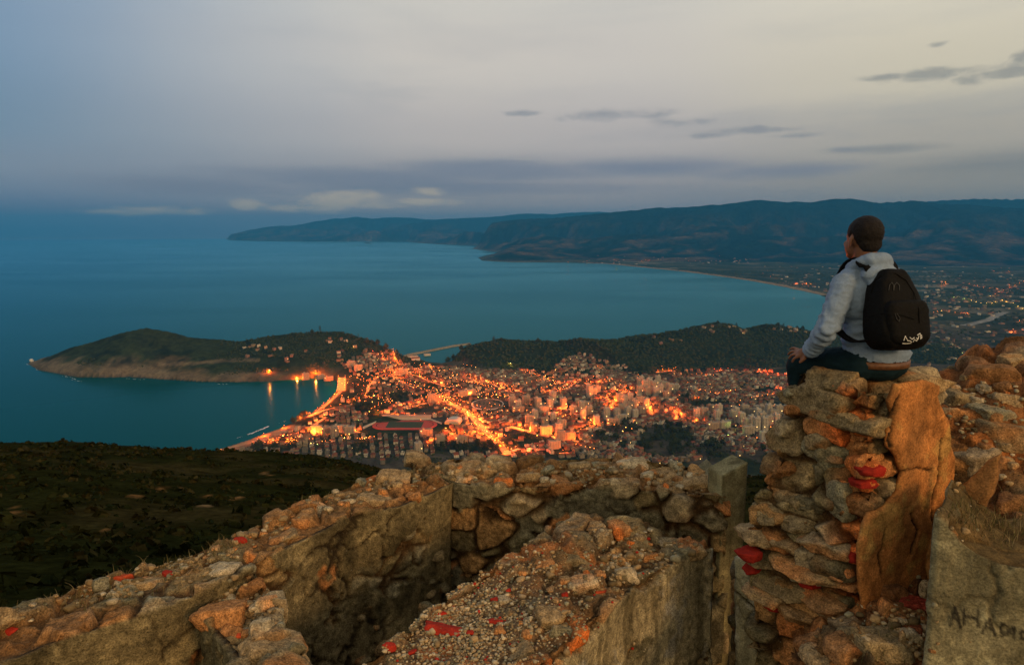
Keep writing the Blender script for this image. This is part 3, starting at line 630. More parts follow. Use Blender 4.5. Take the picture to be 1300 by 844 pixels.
for (px, py) in EXTRA:
    q = G(px, py, 8.0); z = float(hgt(q[0], q[1])[0]); tri_sky.append((q[0], q[1], z))
    xa.add([[q[0] + x * .12, q[1] + y * .12, z - 1] for x, y in c6] + [[q[0] + x * .08, q[1] + y * .08, z + 7] for x, y in c6], [[i, (i + 1) % k6, (i + 1) % k6 + k6, i + k6] for i in range(k6)], 0)
    r = rgx.uniform(.45, .85); mi = 1 if rgx.random() < .86 else 2
    vv = [[q[0] + x * w_ * r, q[1] + y * w_ * r, z + 7.6 + h_ * r] for w_, h_ in ((.3, .7), (1, .2), (.8, -.5), (.3, -.8)) for x, y in c6]
    xa.add(vv, [[j * k6 + i, (j + 1) * k6 + i, (j + 1) * k6 + (i + 1) % k6, j * k6 + (i + 1) % k6] for j in range(3) for i in range(k6)] + [[3 * k6 + i for i in range(k6)], [i for i in range(k6)][::-1]], mi)
    lt = bpy.data.lights.new('lane_light', 'POINT'); lt.color = LCOL['o']; lt.energy = LAMP_W * rgx.choice((.015, .03, .05, .10)); lt.shadow_soft_size = .4
    lo = bpy.data.objects.new('lane_light', lt); link(lo); lo.location = (q[0], q[1], z + 6.0)
tag(xa.build('lane_lamps', [M_pole, M_lampglass, M_lampyel]), kind='stuff')
lanes = [(x, y) for x, y, z in tri_sky]
# ------------------------------------------------ stadium
def at_town(px, py): q = G(px, py, 8.0); return q[0], q[1], float(hgt(q[0], q[1])[0])
cx, cyy, cz = at_town(514, 539.5); cz += 1.2
hw = 57.0
def stadium_ring(a, b, n=24):       # straight half length a, end radius b
    t = np.linspace(-math.pi / 2, math.pi / 2, n); right = np.stack([a + b * np.cos(t), b * np.sin(t)], 1); left = np.stack([-a - b * np.cos(t), -b * np.sin(t)], 1)
    return np.concatenate([right, left])
t = empty('stadium', (cx, cyy, cz)); tag(t, 'oval sports stadium with a red running track and dark grass pitch', 'stadium')
o1, o2, o0 = stadium_ring(42, 40), stadium_ring(42, 31), stadium_ring(44, 44)
n = len(o1)
def ring_mesh(nm, A, B, z, th, mat):
    v = np.concatenate([np.c_[A, np.full(n, z)], np.c_[B, np.full(n, z)], np.c_[A, np.full(n, z - th)], np.c_[B, np.full(n, z - th)]])
    f = [[i, (i + 1) % n, n + (i + 1) % n, n + i] for i in range(n)] + [[i, 2 * n + i, 2 * n + (i + 1) % n, (i + 1) % n] for i in range(n)]
    return mesh_np(nm, v, f, mat, t, smooth=False)
ring_mesh('running_track', o1, o2, 0, 4, M_track)
acp = Acc(); acp.add(np.c_[stadium_ring(40, 31), np.full(n, -.05)], [list(range(n))]); acp.build('infield', [M_track], t)
acp = Acc(); acp.box((-45, -27, -.05), (45, 27, .12)); acp.build('pitch', [M_pitch], t)
gs_ = Acc()
for k in range(5): gs_.box((-66, 47 + k * 1.6, -3), (60, 47 + (k + 1) * 1.6 - .01, 1 + k * .9))
gs_.box((-66, 55.1, -3), (60, 55.8, 8)); gs_.box((-67, 50, 9), (61, 56.5, 9.5)); gs_.build('grandstand', [M_conc], t)
for (a, b) in (((-92, -10), (-66, 46)), ((60, 46), (92, 8)), ((-100, -30), (-92, -10))):
    d = np.array(b, float) - a; ln = np.hypot(*d); ang = math.atan2(d[1], d[0]); Rz = np.array([[math.cos(ang), -math.sin(ang), 0], [math.sin(ang), math.cos(ang), 0], [0, 0, 1]])
    wl = Acc(); wl.box((0, -.9, -4), (ln, .9, 3.2), M=(Rz, np.array([*a, 0]))); wl.build('boundary_wall', [M_conc], t)
pass
# sports hall with an arched roof beside it
hx_, hy_, hz_ = at_town(576, 537)
a = Acc(); k = 14; L2 = 17; Rr = 19
for s_ in (0,):
    pr = [(Rr * math.cos(math.pi * i / k), 4 + 9 * math.sin(math.pi * i / k)) for i in range(k + 1)]
    v = [[x, -L2, z] for x, z in pr] + [[x, L2, z] for x, z in pr]
    a.add(v, [[i, i + k + 1, i + k + 2, i + 1] for i in range(k)] + [list(range(k + 1)), list(range(2 * k + 1, k, -1))], 0)
    a.box((-Rr + .05, -L2 + .05, -3), (Rr - .05, L2 - .05, 4), 1)
hall = a.build('sports_hall', [M_conc, M_house and plain('hall_wall', (.45, .36, .16), var=.1)], loc=None); hall.location = (hx_, hy_, hz_); hall.rotation_euler = (0, 0, R(-12))
tag(hall, 'pale sports hall with an arched roof right of the red running track', 'sports hall')
# bare oval playground
bx, by, bz = at_town(619, 514)
ov = [[46 * math.cos(q), 62 * math.sin(q), 0] for q in np.linspace(0, 2 * math.pi, 40)[:-1]]; ov2 = [[x * .93, y * .93, .25] for x, y, z in ov]; ov3 = [[x, y, -5] for x, y, z in ov]; m_ = len(ov)
a = Acc(); a.add(ov + ov2 + ov3, [[i, (i + 1) % m_, m_ + (i + 1) % m_, m_ + i] for i in range(m_)] + [[2 * m_ + i, 2 * m_ + (i + 1) % m_, (i + 1) % m_, i] for i in range(m_)], 1); a.add(ov2, [list(range(m_))], 0)
g_ = a.build('bare_ground', [plain('bare_earth', (.10, .065, .035), rough=1, var=.3, scale=.05), M_conc]); g_.location = (bx, by, bz + 1.4); tag(g_, kind='structure')

# ------------------------------------------------ apartment blocks
M_block = attr_mat('block_render', rough=.9, spec=.1, s1=.15, s2=1.0, v1=.12, v2=.12, bump=0)
def block_mesh(w, d, fl, colr, seed, vert=True):
    rg = random.Random(seed); a = Acc(); h = fl * 3.0 + .6; cc = np.array(colr)
    a.box((-w / 2, -d / 2, -6), (w / 2, d / 2, h), 0, cc)
    a.box((-w / 2 - .12, -d / 2 - .12, h), (w / 2 + .12, d / 2 + .12, h + .8), 0, cc * .9)           # parapet band
    a.box((-w / 2 + .3, -d / 2 + .3, h + .8), (w / 2 - .3, d / 2 - .3, h + .84), 0, cc * .62)
    for wall, ln in ((0, w), (1, d), (2, w), (3, d)):
        nb = max(2, int(ln / 3.2)); off = (d if wall % 2 == 0 else w) / 2
        for i in range(nb):
            u = -ln / 2 + (i + .5) * ln / nb
            for f in range(fl):
                z0 = f * 3 + 1.0; ww = .75 if i % 2 else 1.05
                pr = .06; mi = 1
                r_ = rg.random()
                if r_ < .008: mi = 2
                elif r_ < .010: mi = 3
                b_ = {0: ((u - ww, -off - pr, z0), (u + ww, -off, z0 + 1.5)), 2: ((u - ww, off, z0), (u + ww, off + pr, z0 + 1.5)), 1: ((off, u - ww, z0), (off + pr, u + ww, z0 + 1.5)), 3: ((-off - pr, u - ww, z0), (-off, u + ww, z0 + 1.5))}[wall]
                a.box(*b_, mi, cc)
            if i % 2 == 0 and vert:                                       # loggia column / balcony stack
                for f in range(1, fl):
                    z0 = f * 3
                    b_ = {0: ((u - 1.3, -off - 1.1, z0), (u + 1.3, -off - .07, z0 + .95)), 2: ((u - 1.3, off + .07, z0), (u + 1.3, off + 1.1, z0 + .95)), 1: ((off + .07, u - 1.3, z0), (off + 1.1, u + 1.3, z0 + .95)), 3: ((-off - 1.1, u - 1.3, z0), (-off - .07, u + 1.3, z0 + .95))}[wall]
                    a.box(*b_, 0, cc * .93)
    return a.build('apartment_block', [M_block, M_windark, M_winlit, M_wingreen], link_it=False)
def stair_mesh(colr):
    a = Acc(); a.box((-2.5, -2, 0), (2.5, 2, 3.2), 0, np.array(colr) * .9); a.box((-2.8, -2.3, 3.2), (2.8, 2.3, 3.5), 0, np.array(colr) * .7); return a.build('stair_head', [M_block], link_it=False)
BV = []
for i, (w, d, fl, c_) in enumerate([(16, 13, 9, (.42, .37, .27)), (14, 14, 10, (.46, .41, .31)), (20, 12, 8, (.36, .31, .22)), (26, 11, 6, (.42, .36, .26)), (13, 13, 8, (.48, .44, .34)), (18, 12, 7, (.32, .26, .18)), (30, 12, 5, (.40, .29, .19))]):
    BV.append((block_mesh(w, d, fl, c_, i), stair_mesh(c_), fl * 3.0 + 1.42, w, d, c_))
blk = []   # (px, py, variant, rotation, where)
def addb(lst, where, rot):
    for (px, py, v) in lst: blk.append((px, py, v, rot + random.uniform(-6, 6), where))
addb([(650, 517, 0), (658, 520, 4), (668, 515, 2), (683, 520, 0), (698, 520, 1), (702, 512, 1), (658, 524, 6), (715, 520, 0), (690, 524, 3)], 'beside the bare brown oval ground', 15)
addb([(672, 538, 2), (679, 535, 1), (702, 535, 4), (692, 541, 5), (709, 552, 1), (678, 548, 5), (693, 552, 3), (722, 558, 6), (740, 532, 4), (748, 528, 0), (757, 540, 4), (738, 522, 1), (728, 528, 0), (713, 545, 2), (688, 540, 4), (699, 548, 6), (711, 560, 2), (704, 570, 3)], 'along the curved lit road', 10)
addb([(748, 505, 1), (752, 502, 3), (757, 499, 3), (744, 520, 5)], 'by the tall slab under the hillside quarter', 30)
addb([(812, 490, 0), (818, 496, 1), (824, 492, 4), (830, 497, 0), (835, 490, 1), (822, 503, 2), (812, 502, 0), (832, 504, 4), (843, 494, 2), (850, 500, 0), (838, 502, 1), (846, 507, 5), (856, 495, 3)], 'in the dense group below the wooded slope', 8)
addb([(786, 512, 0), (793, 518, 1), (800, 512, 4), (806, 520, 0), (812, 514, 2), (790, 526, 2), (783, 532, 0), (797, 530, 1), (806, 531, 4), (815, 526, 5), (778, 540, 6), (770, 534, 1), (788, 537, 3), (820, 519, 1), (800, 523, 5)], 'in the dense group right of the lit uphill street', 5)
addb([(910, 534, 4), (912, 528, 1), (930, 535, 0), (934, 529, 4), (920, 545, 3), (905, 546, 6), (893, 530, 2), (884, 531, 4), (902, 524, 5)], 'in the pale group above the green lamps', 12)
addb([(941, 540, 1), (947, 546, 0), (953, 541, 4), (960, 548, 1), (962, 533, 4), (967, 539, 0), (945, 528, 2), (970, 548, 1), (968, 560, 4), (976, 541, 0), (981, 534, 2), (975, 528, 1), (985, 540, 4), (954, 530, 5), (963, 524, 3), (988, 528, 0), (950, 552, 3)], 'in the pale towers left of the stone pillar', 6)
addb([(446, 473, 3), (455, 476, 3), (451, 472, 5), (417, 480, 6), (407, 478, 3), (505, 478, 6), (512, 476, 3), (388, 479, 2)], 'at the head of the bay', 40)
addb([(548, 512, 2), (556, 510, 5), (588, 503, 3), (598, 501, 3), (605, 500, 2), (541, 553, 6), (585, 562, 6), (559, 565, 2), (531, 575, 0), (536, 573, 6)], 'near the stadium', 20)
addb([(402, 548, 3), (417, 549, 6), (430, 548, 3), (444, 549, 3), (425, 553, 5)], 'on the bright street of the house rows', 5)
SZ = ['broad-faced', 'slim', 'wide', 'long low', 'narrow pale', 'brownish', 'long pinkish']
placed_b = []; bseen = {}
for (px, py, vi, rot, where) in blk:
    x, y, z = at_town(px, py); me, st, ht, w, d, c_ = BV[vi]
    if any(math.hypot(x - q[0], y - q[1]) < (max(w, d) + q[2]) * .42 for q in placed_b): continue
    placed_b.append((x, y, max(w, d)))
    o = link(bpy.data.objects.new('apartment_block', me)); o.location = (x, y, z); o.rotation_euler = (0, 0, R(rot)); sc = random.uniform(.85, 1.12); o.scale = (1, 1, sc)
    s = link(bpy.data.objects.new('stair_head', st), o); s.location = (random.choice((-1, 1)) * w * .22, 0, ht)
    lab = f'{SZ[vi]} apartment block {where}'
    tag(o, lab, 'apartment block', 'apartment blocks ' + where + ', ' + SZ[vi])

# ------------------------------------------------ houses
HCOLS = [('white', (.46, .43, .33)), ('beige', (.27, .22, .14)), ('grey', (.13, .12, .09)), ('pinkish', (.22, .135, .09)), ('sand-coloured', (.17, .125, .07))]
RCOLS = {'flat': (.13, .11, .075), 'tile': (.14, .05, .025)}
def house(a, w, d, h, wallc, roof, rg, M=None, up=False):
    wc = np.array(wallc) * rg.uniform(.85, 1.1); hh = h
    a.box((-w / 2, -d / 2, -3), (w / 2, d / 2, hh), 0, wc, M)
    if roof == 'flat':
        rc = np.array(RCOLS['flat']) * rg.uniform(.7, 1.35)
        a.box((-w / 2 + .25, -d / 2 + .25, hh), (w / 2 - .25, d / 2 - .25, hh + .06), 0, rc, M)
        for lo, hi in (((-w / 2, -d / 2, hh), (w / 2, -d / 2 + .24, hh + .7)), ((-w / 2, d / 2 - .24, hh), (w / 2, d / 2, hh + .7)), ((-w / 2, -d / 2 + .24, hh), (-w / 2 + .24, d / 2 - .24, hh + .7)), ((w / 2 - .24, -d / 2 + .24, hh), (w / 2, d / 2 - .24, hh + .7))): a.box(lo, hi, 0, wc, M)
        if rg.random() < .6: a.box((w * .05, -d * .1, hh + .06), (w * .4, d * .35, hh + 2.6), 0, wc * .92, M)
    else:
        rc = np.array(RCOLS['tile']) * rg.uniform(.7, 1.4); e = .5; rise = d * .26
        v = np.array([[-w / 2 - e, -d / 2 - e, hh], [w / 2 + e, -d / 2 - e, hh], [w / 2 + e, d / 2 + e, hh], [-w / 2 - e, d / 2 + e, hh], [-w / 2 - e, 0, hh + rise], [w / 2 + e, 0, hh + rise]])
        if M is not None: v = v @ M[0].T + M[1]
        a.add(v, [[0, 1, 5, 4], [2, 3, 4, 5], [0, 4, 3], [1, 2, 5]], 0, rc)
    nf = max(1, int(hh / 3))
    for f in range(nf):
        nb = max(1, int(w / 3.6))
        for i in range(nb):
            u = -w / 2 + (i + .5) * w / nb; mi = 2 if rg.random() < .012 else 1
            a.box((u - .6, -d / 2 - .06, f * 3 + .9), (u + .6, -d / 2, f * 3 + 2.3), mi, wc, M); a.box((u - .6, d / 2, f * 3 + .9), (u + .6, d / 2 + .06, f * 3 + 2.3), 1, wc, M)
        mi = 3 if rg.random() < .004 else 1
        a.box((-w / 2 - .06, -.7, f * 3 + .9), (-w / 2, .7, f * 3 + 2.3), mi, wc, M); a.box((w / 2, -.7, f * 3 + .9), (w / 2 + .06, .7, f * 3 + 2.3), 1, wc, M)
HM = [M_house, M_windark, M_winlit, M_wingreen]
TOWN = np.array([(262, 577), (300, 566), (345, 555), (390, 536), (418, 522), (437, 505), (441, 490), (434, 480), (405, 477), (380, 479), (376, 473), (420, 464), (445, 455), (475, 449), (492, 447), (512, 462), (545, 465), (575, 466), (600, 470), (640, 470), (700, 471), (716, 458), (735, 448), (760, 456), (800, 466), (830, 473), (900, 470), (960, 470), (1003, 474), (1110, 480), (1130, 600), (640, 600), (300, 590)], float)
def in_poly(px, py, pl):
    c = np.zeros(np.shape(px), bool); n = len(pl)
    for i in range(n):
        a, b = pl[i], pl[(i + 1) % n]
        c ^= ((a[1] > py) != (b[1] > py)) & (px < (b[0] - a[0]) * (py - a[1]) / (b[1] - a[1] + 1e-12) + a[0])
    return c
GROVES = [(470, 515, 24, 11, 34, 'in the dark park above the stadium'), (508, 506, 12, 7, 12, 'in the small grove of the old quarter'), (600, 569, 36, 6.5, 34, 'in the dark grove below the stadium streets'), (560, 568, 10, 5, 8, 'in the small garden in front of the stadium'), (845, 560, 34, 22, 60, 'in the big dark grove right of the curved road'), (905, 575, 22, 12, 22, 'in the dark slope grove left of the concrete post'),
          (790, 545, 24, 8, 14, 'in the gardens below the dense towers'), (868, 508, 9, 7, 8, 'in the dark patch above the bright square'), (900, 513, 26, 4, 12, 'in the long dark belt above the pale towers'), (384, 526, 6, 4, 6, 'behind the curved beach'), (375, 532, 5, 4, 4, 'at the beach corner'), (948, 465, 9, 6, 8, 'on the small knoll at the foot of the wooded slope'), (528, 464, 8, 4, 7, 'on the small hill by the harbour'), (965, 585, 10, 14, 8, 'on the dark slope left of the stone pillar'), (770, 557, 18, 5, 8, 'by the curved road'), (340, 568, 36, 4, 9, 'at the town edge above the mountainside'), (440, 572, 40, 5, 12, 'below the tight house rows'), (460, 494, 10, 5, 5, 'beside the promenade gardens')]
cand = []
xs = np.arange(-900, 1500, 14.0); ys = np.arange(1330, 2720, 15.0)
JX, JY = np.meshgrid(xs, ys); ang = R(14); jx = JX * math.cos(ang) - (JY - 2000) * math.sin(ang); jy = JX * math.sin(ang) + (JY - 2000) * math.cos(ang) + 2000
jx = jx + RNG.uniform(-3.2, 3.2, jx.shape); jy = jy + RNG.uniform(-3.2, 3.2, jy.shape)
jx, jy = jx.ravel(), jy.ravel(); gzz, gss, grr = land(jx, jy); qx, qy = to_px(np.stack([jx, jy, gzz], -1))
ok = in_poly(qx, qy, TOWN) & (gss > 54) & (in_view(qx, qy - 4, 0) | ((qx > 985) & (qx < 1130))) & (jy > 1000)
dn = fbm(np.stack([jx / 130, jy / 130, 0 * jx], -1), 3, 201)
ok &= (dn + RNG.uniform(-.35, .45, dn.shape)) > -.12
for (a, b, wx, wy, n_, t_) in GROVES: ok &= ((qx - a) / wx) ** 2 + ((qy - b) / wy) ** 2 > 1.0
ok &= ~((np.abs(jx - cx) < 104) & (np.abs(jy - cyy) < 66)) & (np.hypot(jx - hx_, jy - hy_) > 30) & (np.hypot((jx - bx) / 54, (jy - by) / 70) > 1)
rd = np.full(jx.shape, 1e9)
for acc, w in roads:
    for p in acc: rd = np.minimum(rd, np.hypot(jx - p[0], jy - p[1]) - w / 2)
ok &= rd > 6.5
lr_ = np.full(jx.shape, 1e9)
for (x, y) in lanes: lr_ = np.minimum(lr_, np.hypot(jx - x, jy - y))
ok &= lr_ > 7.5
for (x, y, s) in placed_b: ok &= np.hypot(jx - x, jy - y) > s * .55 + 6
ok &= hillside_z(jx, jy) < gzz + .5
rows_m = (qx > 392) & (qx < 560) & (qy > 549) & (qy < 583)        # the tight rows in front of the stadium are set by hand below
ok &= ~rows_m
def district(px, py):
    if py < 470 and px < 520: return 'on the lower headland slope'
    if px < 400: return 'behind the lower beach'
    if px < 470: return 'between the beach and the park'
    if px < 560: return 'in front of the stadium' if py > 545 else 'in the old quarter below the isthmus' if py < 500 else 'behind the stadium'
    if px < 660: return 'beside the diagonal avenue' if py > 510 else 'below the first wooded hill'
    if px < 770: return 'below the curved lit road' if py > 555 else 'in the hillside quarter' if py < 482 else 'among the middle apartment blocks'
    if px < 880: return 'below the big dark grove' if py > 560 else 'under the dense tower group' if py > 530 else 'above the dense towers'
    return 'under the pale towers' if py > 552 else 'above the pale towers' if py < 512 else 'between the pale towers'
for i in np.nonzero(ok)[0]: cand.append((jx[i], jy[i], gzz[i], qx[i], qy[i], R(14) + random.uniform(-.12, .12) + (.5 if dn[i] > .15 else 0), None))
# tight rows: house fronts stepping away from us with dark gaps between the rows
for c_ in np.arange(396, 558, 9.6) + RNG.uniform(-1.6, 1.6, 17):
    for r_ in np.arange(553, 582, 3.3):
        if r_ > np.interp(c_, FGE[:, 0], FGE[:, 1]) - 1.5: continue
        x, y, z = at_town(c_ + random.uniform(-.5, .5) + (r_ - 566) * .12, r_)
        if random.random() < .8: cand.append((x, y, z, c_, r_, R(90) + random.uniform(-.05, .05), 'row'))
# headland villas, hill-top farms, valley houses
for k in range(46):
    px = random.choice([random.uniform(300, 500), random.uniform(410, 490)]); lo = np.interp(px, [300, 345, 400, 435, 490], [437, 432, 424, 424, 444]); py = random.uniform(lo + 2, 474)
    d = 2540 - (py - 424) * 4.2; x = (px - 650) / FPX * d; z = float(hgt(x, d)[0]); qq = to_px(np.array([x, d, z]))
    if coast_sd(np.array([x]), np.array([d]))[0] > 25: cand.append((x, d, z, qq[0], qq[1], random.uniform(0, 3), 'villa'))
for k in range(26):
    px = random.uniform(820, 1060); d = np.interp(px, [800, 860, 910, 985, 1060], [2640, 2740, 2820, 2820, 2820]) - random.uniform(5, 110); x = (px - 650) / FPX * d; z = float(hgt(x, d)[0]); qq = to_px(np.array([x, d, z]))
    cand.append((x, d, z, qq[0], qq[1], random.uniform(0, 3), 'farm'))
for k in range(90):
    px = random.uniform(1140, 1262); py = 470 - random.random() ** 1.4 * 40; x, y, z = (*G(px, py, 10)[:2], 0); z = float(hgt(x, y)[0]); cand.append((x, y, z, px, py, R(20) + random.uniform(-.2, .2), 'foot'))
for k in range(620):
    px = random.uniform(960, 1305); py = random.choice([random.uniform(338, 400), random.uniform(355, 385), random.uniform(370, 432)]); x, y = G(px, py, 10)[:2]
    z0, s0, r0 = land(np.array([x]), np.array([y]))
    if s0[0] > 90 and r0[0] == 0: cand.append((x, y, float(z0[0]), px, py, R(random.choice((10, 70, 100))), 'valley'))
for k in range(120):
    px = random.uniform(720, 960); py = random.choice([random.uniform(326, 336), random.uniform(318, 334)]); d = 10600 + random.uniform(0, 700); x, y = G(px, py, 14)[:2]
    z0, s0, r0 = land(np.array([x]), np.array([y]))
    if s0[0] > 60 and z0[0] < 60: cand.append((x, y, float(z0[0]), px, py, random.uniform(0, 3), 'valley'))
rest = Acc(); rows = []
for (x, y, z, px, py, rot, kind) in cand:
    py_ = py - 3
    beyond = kind is None and 985 < px < 1130 and not in_view(px, py_, 0)
    if not beyond and (not in_view(px, py_, 0) or man_hides(px, py)): continue
    if kind == 'valley': w, d, h = random.uniform(14, 34), random.uniform(10, 18), random.uniform(5, 9)
    elif kind == 'row': w, d, h = random.uniform(9, 11), random.uniform(6.5, 8.5), random.choice((3.5, 4, 6.0))
    elif kind in ('villa', 'farm'): w, d, h = random.uniform(9, 18), random.uniform(8, 11), random.choice((3.5, 6.5, 7))
    else: w, d, h = random.uniform(8, 12.5), random.uniform(7, 10), random.choice((3.4, 3.6, 3.6, 6.3, 6.3, 6.5, 9.4))
    rf = 'tile' if random.random() < (.42 if kind in ('row', None) else .3) else 'flat'
    cn, cc = random.choices(HCOLS, (3, 4, 3, 2, 3))[0]
    rows.append((math.hypot(x, y) / max(h, 5) ** .5 + 1e5 * beyond, x, y, z, px, py, rot, kind, w, d, h, rf, cn, cc))
rows.sort(key=lambda t: t[0])
protos = {}
for i, (_, x, y, z, px, py, rot, kind, w, d, h, rf, cn, cc) in enumerate(rows):
    rg = random.Random(i)
    if i < 290:
        hk = round(h); key = (rf, cn, hk, i % 2)
        if key not in protos:
            a = Acc(); house(a, w, d, h, cc, rf, rg); protos[key] = a.build('house', HM, link_it=False)
        o = link(bpy.data.objects.new('house', protos[key])); o.location = (x, y, z); o.rotation_euler = (0, 0, rot)
        where = 'in the tight rows in front of the stadium' if kind == 'row' else 'in the gardens under the backpack' if kind == 'foot' else district(px, py)
        st = 'low' if h < 5 else 'two-storey' if h < 8 else 'tall'
        lab = f'{st} {cn} house with {"red tiled" if rf == "tile" else "flat"} roof {where}'
        tag(o, lab, 'house', lab.replace('house', 'houses'))
    else:
        ca, sa = math.cos(rot), math.sin(rot)
        house(rest, w, d, h, cc, rf, rg, (np.array([[ca, -sa, 0], [sa, ca, 0], [0, 0, 1]]), np.array([x, y, z])))
tag(rest.build('houses', HM), kind='stuff')
print('houses', len(rows), 'lamps', nlamp, 'blocks', len(placed_b))

# ------------------------------------------------ harbour breakwater, white rock light on the headland tip
def mound(pts, w, h, nm, mat):
    q = np.array([G(a, b)[:2] for a, b in pts]); tn = np.gradient(q, axis=0); tn /= np.linalg.norm(tn, axis=1)[:, None]; nn = np.stack([-tn[:, 1], tn[:, 0]], 1)
    offs = [(-w, -3), (-w * .45, h), (w * .2, h), (w * .22, h + 2.2), (w * .4, h + 2.2), (w, -3)]
    v = np.concatenate([np.c_[q + nn * o, np.full(len(q), z)] for o, z in offs]); n = len(q)
    f = [[j * n + k, j * n + k + 1, (j + 1) * n + k + 1, (j + 1) * n + k] for j in range(len(offs) - 1) for k in range(n - 1)] + [[j * n for j in range(len(offs))], [j * n + n - 1 for j in range(len(offs))][::-1]]
    return mesh_np(nm, v, f, mat, smooth=False)
M_rockw = plain('breakwater_rock', (.22, .185, .125), rough=.95, var=.35, scale=.15)
tag(mound([(507, 455), (520, 451), (530, 449), (545, 446), (560, 443), (575, 440), (590, 438), (597, 437)], 10, 4, 'breakwater', M_rockw), 'long stone breakwater reaching out from the harbour', 'breakwater')
qh = G(524, 455.5); 
for (dx, dy, w, d, h, lab) in ((0, 0, 40, 16, 7, 'long pale harbour shed beside the breakwater'), (48, 70, 26, 12, 6, 'small pale harbour shed on the breakwater root'), (20, -60, 30, 14, 8, 'broad pale harbour store above the old quarter')):
    a = Acc(); house(a, w, d, h, (.55, .50, .42), 'tile' if dy < 0 else 'flat', random.Random(5)); o = a.build('harbour_shed', HM); o.location = (qh[0] + dx, qh[1] + dy, max(1.0, float(hgt(qh[0] + dx, qh[1] + dy)[0]))); o.rotation_euler = (0, 0, R(25)); tag(o, lab, 'shed')
def rock_np(seed, sub=3, nplanes=8, rough=.06, rnd=.0):
    bm = bmesh.new(); bmesh.ops.create_icosphere(bm, subdivisions=sub, radius=1.0); bm.verts.ensure_lookup_table()
    d = np.array([v.co[:] for v in bm.verts]); f = np.array([[v.index for v in q.verts] for q in bm.faces]); bm.free()
    d /= np.linalg.norm(d, axis=1)[:, None]
    g = np.random.default_rng(seed); nn = g.normal(size=(nplanes, 3)); nn /= np.linalg.norm(nn, axis=1)[:, None]
    bx_ = np.concatenate([np.eye(3), -np.eye(3)]) + g.normal(scale=.20, size=(6, 3))
    nn = np.concatenate([nn, bx_]); nn /= np.linalg.norm(nn, axis=1)[:, None]; hh = np.concatenate([g.uniform(.74, 1.05, nplanes), g.uniform(.62, .85, 6)])
    k = 34.0; q = np.maximum(d @ nn.T, 1e-3) / hh; r = (np.sum(q ** k, 1)) ** (-1 / k); r = np.minimum(r, 1.2)
    off = g.uniform(-50, 50, 3)
    r = r * (1 + rough * fbm(d * 2.2 + off, 4, 301) + rough * .5 * fbm(d * 9 + off, 3, 305))
    return d * r[:, None], f
v, f = rock_np(3, 2); wr = mesh_np('sea_stack', v * [9, 8, 9] + [0, 0, 3], f, plain('pale_sea_rock', (.55, .52, .46), var=.3, scale=.2)); wr.location = G(40, 458.5, 2.0).tolist(); tag(wr, 'small white rock stack at the outer tip of the headland', 'sea stack')

# ------------------------------------------------ woods and trees
def leaf_mat(name, c0, c1):
    m, nt, b = new_mat(name); b.inputs['Roughness'].default_value = 1.0; b.inputs['Specular IOR Level'].default_value = .05
    tc_ = N(nt, 'ShaderNodeTexCoord'); nz = N(nt, 'ShaderNodeTexNoise', Scale=.35, Detail=6.0, Roughness=.7); nt.links.new(tc_.outputs['Object'], nz.inputs['Vector'])
    mx = N(nt, 'ShaderNodeMix', data_type='RGBA'); q = N(nt, 'ShaderNodeMapRange'); q.inputs[1].default_value = .35; q.inputs[2].default_value = .65; nt.links.new(nz.outputs[0], q.inputs[0]); nt.links.new(q.outputs[0], mx.inputs[0])
    mx.inputs[6].default_value = (*c0, 1); mx.inputs[7].default_value = (*c1, 1); nt.links.new(mx.outputs[2], b.inputs['Base Color']); return m
M_leaf = leaf_mat('tree_leaves', (.014, .022, .009), (.055, .066, .022)); M_bark = plain('tree_bark', (.06, .045, .03), var=.3)
def crown_pts(rg, n, R0, H0):        # leaf clumps spread unevenly through a crown
    out = []
    for k in range(n):
        d = np.array([rg.gauss(0, 1) for _ in range(3)]); d /= np.linalg.norm(d); r = rg.random() ** .4
        out.append((d * r * [R0, R0, H0 * .5] + [0, 0, H0 * .62], rg.uniform(.22, .42) * R0))
    return out
def clump(a, c_, r, rg, mi):
    n = 7
    for k in range(n):              # a tuft of small leafy faces
        d = np.array([rg.gauss(0, 1) for _ in range(3)]); d /= np.linalg.norm(d); t1 = np.cross(d, [rg.random(), rg.random(), rg.random() + .1]); t1 /= np.linalg.norm(t1); t2 = np.cross(d, t1)
        p = c_ + d * r * rg.uniform(.4, 1); s = r * rg.uniform(.45, .8)
        a.add([p + t1 * s, p + t2 * s * .8, p - t1 * s * .9, p - t2 * s], [[0, 1, 2, 3]], mi)
def tree_mesh(seed, R0, H0, n):
    rg = random.Random(seed); a = Acc(); k = 6
    for (z0, r0, z1, r1) in ((-1, .32, H0 * .3, .22), (H0 * .3, .22, H0 * .7, .1)):
        a.add([[r0 * math.cos(2 * math.pi * i / k), r0 * math.sin(2 * math.pi * i / k), z0] for i in range(k)] + [[r1 * math.cos(2 * math.pi * i / k), r1 * math.sin(2 * math.pi * i / k), z1] for i in range(k)], [[i, (i + 1) % k, k + (i + 1) % k, k + i] for i in range(k)], 1)
    for c_, r in crown_pts(rg, n, R0, H0): clump(a, c_, r, rg, 0)
    return a.build('tree', [M_leaf, M_bark], link_it=False)
TM = [tree_mesh(i, R0, H0, n) for i, (R0, H0, n) in enumerate([(4.6, 9, 34), (5.4, 11, 40), (3.6, 10, 28), (6.2, 10, 44), (3.0, 13, 30)])]
def plant(x, y, z, where, sc=1.0, word='dark leafy tree'):
    o = link(bpy.data.objects.new('tree', random.choice(TM))); o.location = (x, y, z); o.rotation_euler = (0, 0, random.uniform(0, 6)); s = sc * random.uniform(.8, 1.25); o.scale = (s, s, s * random.uniform(.9, 1.15))
    tag(o, f'{word} {where}', 'tree', 'trees ' + where)
nt_ = 0
